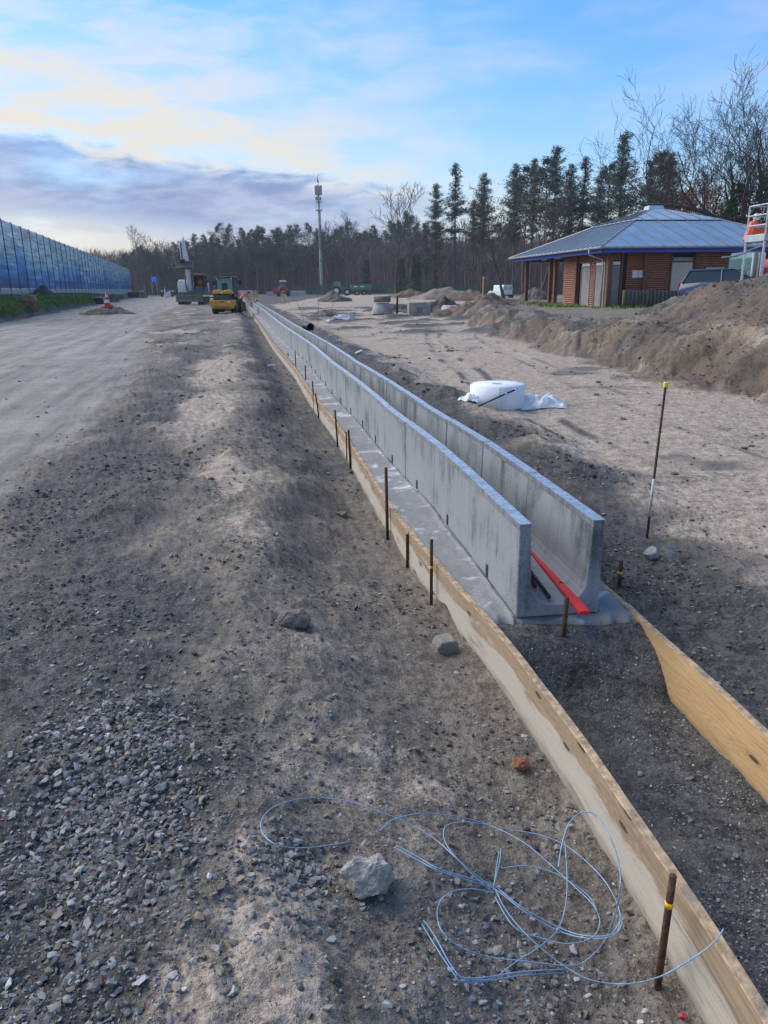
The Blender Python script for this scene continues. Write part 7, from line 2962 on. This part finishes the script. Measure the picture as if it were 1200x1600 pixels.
def place_tree(proto, spots, labels, group=None):
    """first spot moves the tree itself, the others get copies"""
    for i, (x, y, s, rz) in enumerate(spots):
        lab = labels[i] if isinstance(labels, (list, tuple)) else labels
        z = gz(x, y) if y < 230 else 0.0
        if i == 0:
            proto.location, proto.rotation_euler, proto.scale = (x, y, z), (0, 0, rz), (s, s, s)
            proto['label'] = lab
            if group:
                proto['group'] = group
        else:
            dup(proto, (x, y, z), rz, lab, s, group)


TR = random.Random(31)
rz_ = lambda: TR.uniform(0, 6.28)
# --- row of conifers in the middle (about 140 m off)
fA = fir_tree(1, 20.0, 0.30, 0.17, 0.38, 0.05).finish('fir_tree', 'x', 'tree', M_needle, M_bark, M_bark)
fB = fir_tree(2, 20.0, 0.45, 0.13, 0.50, 0.10).finish('fir_tree', 'x', 'tree', M_needle, M_bark, M_bark)
fC = fir_tree(3, 19.0, 0.40, 0.17, 0.25, 0.15).finish('fir_tree', 'x', 'tree', M_needle, M_bark, M_bark)
pA = pine_tree(4, 15.0, 0.55, 1.0, 0.13).finish('pine_tree', 'x', 'tree', M_needle2, M_bark2, M_bark)
pB = pine_tree(5, 15.0, 0.48, 1.25, 0.15).finish('pine_tree', 'x', 'tree', M_needle2, M_bark2, M_bark)
pC = pine_tree(6, 16.0, 0.62, 0.85, 0.12).finish('pine_tree', 'x', 'tree', M_needle2, M_bark2, M_bark)
K = lambda px, y: ((px - 600) / 1180.0 * 0.972) * y
place_tree(fA, [(K(684, 140), 140, 0.93, rz_()), (K(960, 92), 92, 0.89, rz_()), (K(862, 104), 104, 0.93, rz_()), (K(1002, 98), 98, 0.80, rz_())],
           ['open-branched fir, leftmost of the tall conifers right of the bare trees', 'tallest dense fir directly behind the roof of the timber building', 'pointed thin fir rising above the left slope of the building roof', 'narrow fir just right of the tallest dense fir behind the roof'])
place_tree(fB, [(K(713, 141), 141, 1.10, rz_()), (K(905, 100), 100, 0.83, rz_()), (K(830, 112), 112, 0.92, rz_()), (K(741, 150), 150, 0.85, rz_())],
           ['tallest spindly fir with sparse whorls in the middle of the row', 'thin sparse fir between two denser trees behind the building roof', 'sparse fir with a bare lower trunk left of the building', 'sparse half-hidden fir between the spindly fir and the dense dark fir'])
place_tree(fC, [(K(755, 138), 138, 1.05, rz_()), (K(803, 118), 118, 0.98, rz_()), (K(885, 96), 96, 0.80, rz_()), (K(1030, 90), 90, 0.80, rz_()), (K(930, 104), 104, 0.82, rz_())],
           ['dense dark fir with a broad top standing right behind the wooden post', 'dark fir nearest the left edge of the building roof', 'dark fir over the middle of the left roof slope', 'dark fir beside the brown-leaved tree behind the roof', 'dark fir left of the tallest dense fir behind the roof'])
place_tree(pA, [(K(818, 108), 108, 1.10, rz_()), (K(848, 100), 100, 1.08, rz_()), (K(944, 95), 95, 0.98, rz_()), (K(1020, 82), 82, 0.92, rz_()), (K(780, 150), 150, 0.85, rz_())],
           ['bushy pine at the left edge of the building roof', 'bushy pine with bare trunk above the left roof slope', 'bushy pine just left of the roof vent', 'bushy pine at the right of the roof vent', 'lower pine between the dense dark fir and the building'])
# --- forest edge: pines standing out of the brown wood
far_spots = []
for i in range(66):
    px = 206 + i * 7.3 + TR.uniform(-5, 5)
    y = 232 - 0.075 * (px - 212) + TR.uniform(0, 22)
    far_spots.append((px, y))
for j, proto in enumerate((pB, pC)):
    sp = []
    for i, (px, y) in enumerate(far_spots):
        if i % 2 == j:
            top = 1.06 + 0.09 * math.sin(px * 0.021) + TR.uniform(-.16, .16)
            sp.append((px, K(px, y), y, top * (0.88 if px < 340 else 1.0), rz_()))
    labs = []
    for q in sp:
        w_ = ('left of the excavator boom' if q[0] < 290 else 'between the excavator boom and the loader cab' if q[0] < 355 else 'right of the loader cab' if q[0] < 425 else 'left of the telecom mast' if q[0] < 495 else 'right of the telecom mast' if q[0] < 560 else 'behind the green trailer')
        labs.append('%s pine of the far forest edge %s' % ('broad-crowned' if j == 0 else 'thin tall', w_))
    place_tree(proto, [q[1:] for q in sp], labs, 'pines of the far forest edge')
more = fir_tree(8, 16.0, 0.35, 0.15, 0.2).finish('fir_tree', 'x', 'tree', M_needle, M_bark, M_bark)
place_tree(more, [(K(px, y), y, s, rz_()) for px, y, s in ((345, 228, 1.0), (470, 222, 0.8), (585, 210, 0.95), (610, 214, 0.8), (648, 185, 0.75), (240, 240, 0.85), (320, 236, 0.9), (668, 175, 0.8), (400, 228, 0.95))],
           'small pointed fir in the long forest edge beyond the site', 'small firs of the far forest edge')
# --- bare trees
bA = bare_tree(11, 19.0, 5, 4.0, 0.75, 0.34).finish('bare_tree', 'x', 'tree', None, M_bark, M_twig)
bB = bare_tree(12, 16.0, 5, 3.8, 0.9, 0.45).finish('bare_tree', 'x', 'tree', None, M_bark, M_twig)
bC = bare_tree(13, 15.0, 5, 4.2, 0.85, 0.30).finish('bare_tree', 'x', 'tree', None, M_bark, M_twig)
place_tree(bA, [(K(624, 152), 152, 0.99, 0.5), (K(238, 228), 228, 0.92, rz_())],
           ['tall bare tree with a fan of rising branches in front of the forest', 'pale bare tree above the forest at the end of the blue barrier'])
place_tree(bB, [(K(555, 185), 185, 1.06, rz_()), (K(645, 160), 160, 0.93, rz_()), (K(520, 195), 195, 1.0, rz_()), (K(262, 232), 232, 0.95, rz_())],
           ['bare tree with a pale lower trunk behind the green trailer', 'smaller bare tree immediately right of the tall fan-shaped one', 'bare tree standing right beside the telecom mast', 'bare tree right of the pale one at the end of the barrier'])
place_tree(bC, [(K(507, 205), 205, 0.95, rz_()), (K(340, 240), 240, 1.0, rz_()), (K(735, 132), 132, 0.80, rz_()), (K(845, 92), 92, 0.78, rz_()), (K(700, 150), 150, 0.8, rz_()), (K(790, 106), 106, 0.85, rz_()), (K(1062, 74), 74, 0.72, rz_()), (K(1165, 72), 72, 0.90, rz_()), (K(1085, 80), 80, 0.85, rz_())],
           ['low bare tree just behind the telecom mast', 'bare tree showing behind the loader cab above the forest', 'dark bare tree among the conifers left of the wooden post', 'wide bare tree behind the left end of the building', 'dark twiggy tree between the first two tall conifers', 'bare tree just left of the building eaves', 'twiggy bare tree behind the right roof slope', 'bare tree behind the access platform, right of the great oak trunk', 'bare tree in the thicket behind the brown-leaved beech'])
# --- the great oak and its neighbours on the right
M_oak = mat('dark_oak_bark', (0.046, 0.039, 0.033), 0.9, 0, 0.35, 3)
M_oaktwig = mat('oak_twigs', (0.042, 0.033, 0.029), 0.9, 0, 0.3, 1)
oak = oak_tree(21, 16.8, 0.42, 5).finish('oak_tree', 'x', 'tree', None, M_oak, M_oaktwig)
place_tree(oak, [(K(1140, 60), 60, 0.80, 0.0), (K(1245, 68), 68, 0.80, 2.2)],
           ['great bare oak with heavy forking limbs towering over the orange machine', 'second great bare oak rising at the edge behind the access platform'])
oak2 = oak_tree(22, 14.0, 0.26, 5).finish('oak_tree', 'x', 'tree', None, M_oak, M_oaktwig)
place_tree(oak2, [(K(1098, 62), 62, 0.66, 0.6)], ['smaller dark bare oak left of the great oak'])
beech = bare_tree(23, 11.0, 4, 4.5, 0.9, 0.15)
for _ in range(170):
    z = beech.r.uniform(1.5, 9.5)
    a = beech.r.uniform(0, 6.28)
    R = (3.0 - 0.25 * abs(z - 5)) * beech.r.uniform(0.3, 1) ** 0.5
    beech.shards((R * math.cos(a), R * math.sin(a), z), 22, (0.35, 0.35, 0.25), 0.17, 0.11)
beech = beech.finish('beech_tree', 'x', 'tree', M_brownleaf, M_bark, M_twig)
place_tree(beech, [(K(1080, 66), 66, 0.85, 0.2), (K(1098, 58), 58, 0.52, 1.0), (K(1128, 64), 64, 0.55, 2.5), (K(1165, 68), 68, 0.65, 4.0)],
           ['tall young beech keeping its brown leaves left of the great oak', 'low brown-leaved beech just above the roof ridge', 'pale brown-leaved beech at the foot of the great oak', 'brown-leaved beech behind the access platform rails'])
ivy = Tree(24)
ivy.limb([Vector((0, 0, -0.2)), Vector((0, 0, 4.5))], [0.16, 0.06], 7)
for _ in range(95):
    z = ivy.r.uniform(0, 7.2)
    a = ivy.r.uniform(0, 6.28)
    R = 0.75 * (1 - 0.5 * z / 7.2)
    ivy.shards((R * math.cos(a), R * math.sin(a), z), 18, (0.20, 0.20, 0.28), 0.20, 0.15)
ivy = ivy.finish('ivy_column', 'x', 'ivy', M_ivy, M_bark, M_bark, crown='foliage')
place_tree(ivy, [(K(1137, 59.2), 59.2, 1.05, 0.3), (K(578, 168), 168, 0.95, 1), (K(632, 151), 151, 0.9, 1), (K(655, 150), 150, 1.0, 2), (K(684, 139), 139, 0.6, 3), (K(640, 158), 158, 0.45, 3)],
           ['dark ivy wrapped round the trunk of the great oak', 'ivy-clad trunk right of the green trailer in the forest edge', 'ivy column beside the tall fan-shaped bare tree', 'tall ivy column right of the tall fan-shaped bare tree', 'small ivy clump on a fir trunk behind the sand heap', 'low ivy bush at the fence left of the sand heap'])
holly = Tree(25)
holly.limb([Vector((0, 0, -0.2)), Vector((0, 0, 6))], [0.2, 0.05], 7)
for _ in range(230):
    z = holly.r.uniform(0.6, 9.0)
    a = holly.r.uniform(0, 6.28)
    R = 3.4 * math.sin(min(1, (9.6 - z) / 6.5) * 1.57) * holly.r.uniform(0.2, 1) ** 0.5
    holly.shards((R * math.cos(a), R * math.sin(a), z), 20, (0.4, 0.4, 0.2), 0.26, 0.14)
holly = holly.finish('yew_tree', 'x', 'tree', M_ivy, M_bark, M_bark)
place_tree(holly, [(K(1196, 66), 66, 1.08, 0.5), (K(1065, 78), 78, 0.72, 2), (K(1040, 84), 84, 0.8, 2), (K(1120, 74), 74, 0.80, 1)],
           ['dark evergreen yew behind the guard rails at the right', 'dark evergreen behind the brown-leaved beech', 'dark evergreen at the right of the roof vent', 'dark evergreen filling the gap behind the great oak trunk'])


def wood_mass():
    """the far wood behind the fence: crowded bare stems and twigs, one mass"""
    r = np.random.default_rng(41)
    edge = np.array([(-112, 262), (-80, 250), (-48, 240), (-15, 214), (6, 186), (22, 166), (45, 142), (75, 120), (95, 100)], dtype=float)
    seg = np.hypot(*np.diff(edge, axis=0).T)
    cum = np.concatenate([[0], np.cumsum(seg)])
    tot = cum[-1]
    N = 120000
    s = r.uniform(0, tot, N)
    ex = np.interp(s, cum, edge[:, 0])
    ey = np.interp(s, cum, edge[:, 1])
    dep = r.uniform(0, 1, N) ** 1.3 * 20
    x = ex + dep * 0.25
    y = ey + dep
    Ht = np.interp(s, [0, 60, 130, 190, tot], [15.5, 15.5, 14.5, 12.0, 9.5]) * (0.86 + 0.20 * np.array(perlin(s * 0.14, s * 0)) + 0.10 * np.array(perlin(s * 0.55, s * 0 + 3)))
    z = r.uniform(0, 1, N) ** 0.95 * Ht
    L = r.uniform(0.7, 2.8, N)
    W = r.uniform(0.05, 0.15, N)
    stem = r.uniform(0, 1, N) < 0.13
    L = np.where(stem, r.uniform(4, 8, N), L)
    W = np.where(stem, r.uniform(0.08, 0.17, N), W)
    z = np.where(stem, r.uniform(0.2, 0.55, N) * Ht, z)
    tilt = r.normal(0, 0.45, N) * np.where(stem, 0.12, 1)
    D = np.stack([np.sin(tilt), r.normal(0, .25, N) * ~stem, np.cos(tilt)], -1)
    a = r.uniform(-.8, .8, N)
    S = np.stack([np.cos(a), np.sin(a), 0 * a], -1)
    P = np.stack([x, y, z], -1)
    V = np.stack([P - D * L[:, None] / 2 - S * W[:, None] / 2, P - D * L[:, None] / 2 + S * W[:, None] / 2, P + D * L[:, None] / 2 + S * W[:, None] * 0.2, P + D * L[:, None] / 2 - S * W[:, None] * 0.2], 1)
    F = np.arange(N * 4).reshape(-1, 4)
    m = leaf_mat('brown_wood', (0.075, 0.056, 0.054), (0.200, 0.155, 0.145))
    o = np_mesh('forest', V.reshape(-1, 3), F, m)
    tag(o, kind='stuff')


wood_mass()


def undergrowth():
    """rank grass hanging over the cut edge of the verge, and tufts by the building"""
    r = np.random.default_rng(51)
    N = 26000
    y = 40 + (r.uniform(0, 1, N) ** 1.8) * 110
    off = r.exponential(0.55, N) - 0.12
    x = np.interp(y, VERGE_Y, VERGE_X) - 0.25 - off - 0.35 * fbm(0 * y - 20, y, 0.3, 2) * 0
    z0, za, zb = ground(x, y, True)
    keep = zb[:, 0] > 0.25
    x, y, z0 = x[keep], y[keep], z0[keep]
    n = len(x)
    L = r.uniform(0.06, 0.19, n)
    a = r.uniform(0, 6.28, n)
    D = np.stack([np.cos(a) * 0.6 + 0.35, np.sin(a) * 0.6, 0.9 + 0 * a], -1)
    D /= np.linalg.norm(D, axis=1)[:, None]
    S = np.stack([-np.sin(a), np.cos(a), 0 * a], -1)
    W = 0.018 + 0.0006 * y
    P = np.stack([x, y, z0 - 0.02], -1)
    V = np.stack([P - S * W[:, None], P + S * W[:, None], P + D * L[:, None]], 1)
    o = np_mesh('verge_grass', V.reshape(-1, 3), np.arange(n * 3).reshape(-1, 3), leaf_mat('grass_blades', (0.07, 0.13, 0.02), (0.19, 0.30, 0.06)))
    tag(o, kind='stuff')
    V2 = []
    N = 5000
    u = r.uniform(-1.5, 10, N)
    v = r.normal(-1.9, 0.45, N)
    k2 = r.uniform(0, 1, N) < 0.4
    v = np.where(k2, r.uniform(1.0, 8.0, N), v)
    u = np.where(k2, r.normal(-1.5, 0.5, N), u)
    c, s = math.cos(BA), math.sin(BA)
    x, y = BO.x + u * c - v * s, BO.y + u * s + v * c
    z0 = ground(x, y)
    keep = (fbm(x, y, 0.7, 3) > -0.05)
    x, y, z0 = x[keep], y[keep], z0[keep]
    n = len(x)
    L = r.uniform(0.08, 0.26, n)
    a = r.uniform(0, 6.28, n)
    D = np.stack([np.cos(a) * 0.5, np.sin(a) * 0.5, 0.9 + 0 * a], -1)
    S = np.stack([-np.sin(a), np.cos(a), 0 * a], -1)
    P = np.stack([x, y, z0 - 0.02], -1)
    V = np.stack([P - S * 0.03, P + S * 0.03, P + D * L[:, None]], 1)
    o = np_mesh('grass', V.reshape(-1, 3), np.arange(n * 3).reshape(-1, 3), bpy.data.materials['grass_blades'])
    tag(o, kind='stuff')


undergrowth()


# ------------------------------------------------------------------ light haze over the whole site
def haze():
    b = MB()
    X, Y0, Y1, Z0, Z1 = 420.0, -60.0, 760.0, -1.6, 34.0
    b.box((0, (Y0 + Y1) / 2, (Z0 + Z1) / 2), (2 * X, Y1 - Y0, Z1 - Z0))
    m = bpy.data.materials.new('haze')
    m.use_nodes = True
    k = NT(m.node_tree)
    out = k.n('ShaderNodeOutputMaterial')
    v = k.n('ShaderNodeVolumePrincipled')
    v.inputs['Color'].default_value = (0.78, 0.84, 0.95, 1)
    v.inputs['Density'].default_value = 0.0004
    v.inputs['Anisotropy'].default_value = 0.0
    k.t.links.new(v.outputs[0], out.inputs['Volume'])
    tag(b.build('haze', m), kind='stuff')


haze()
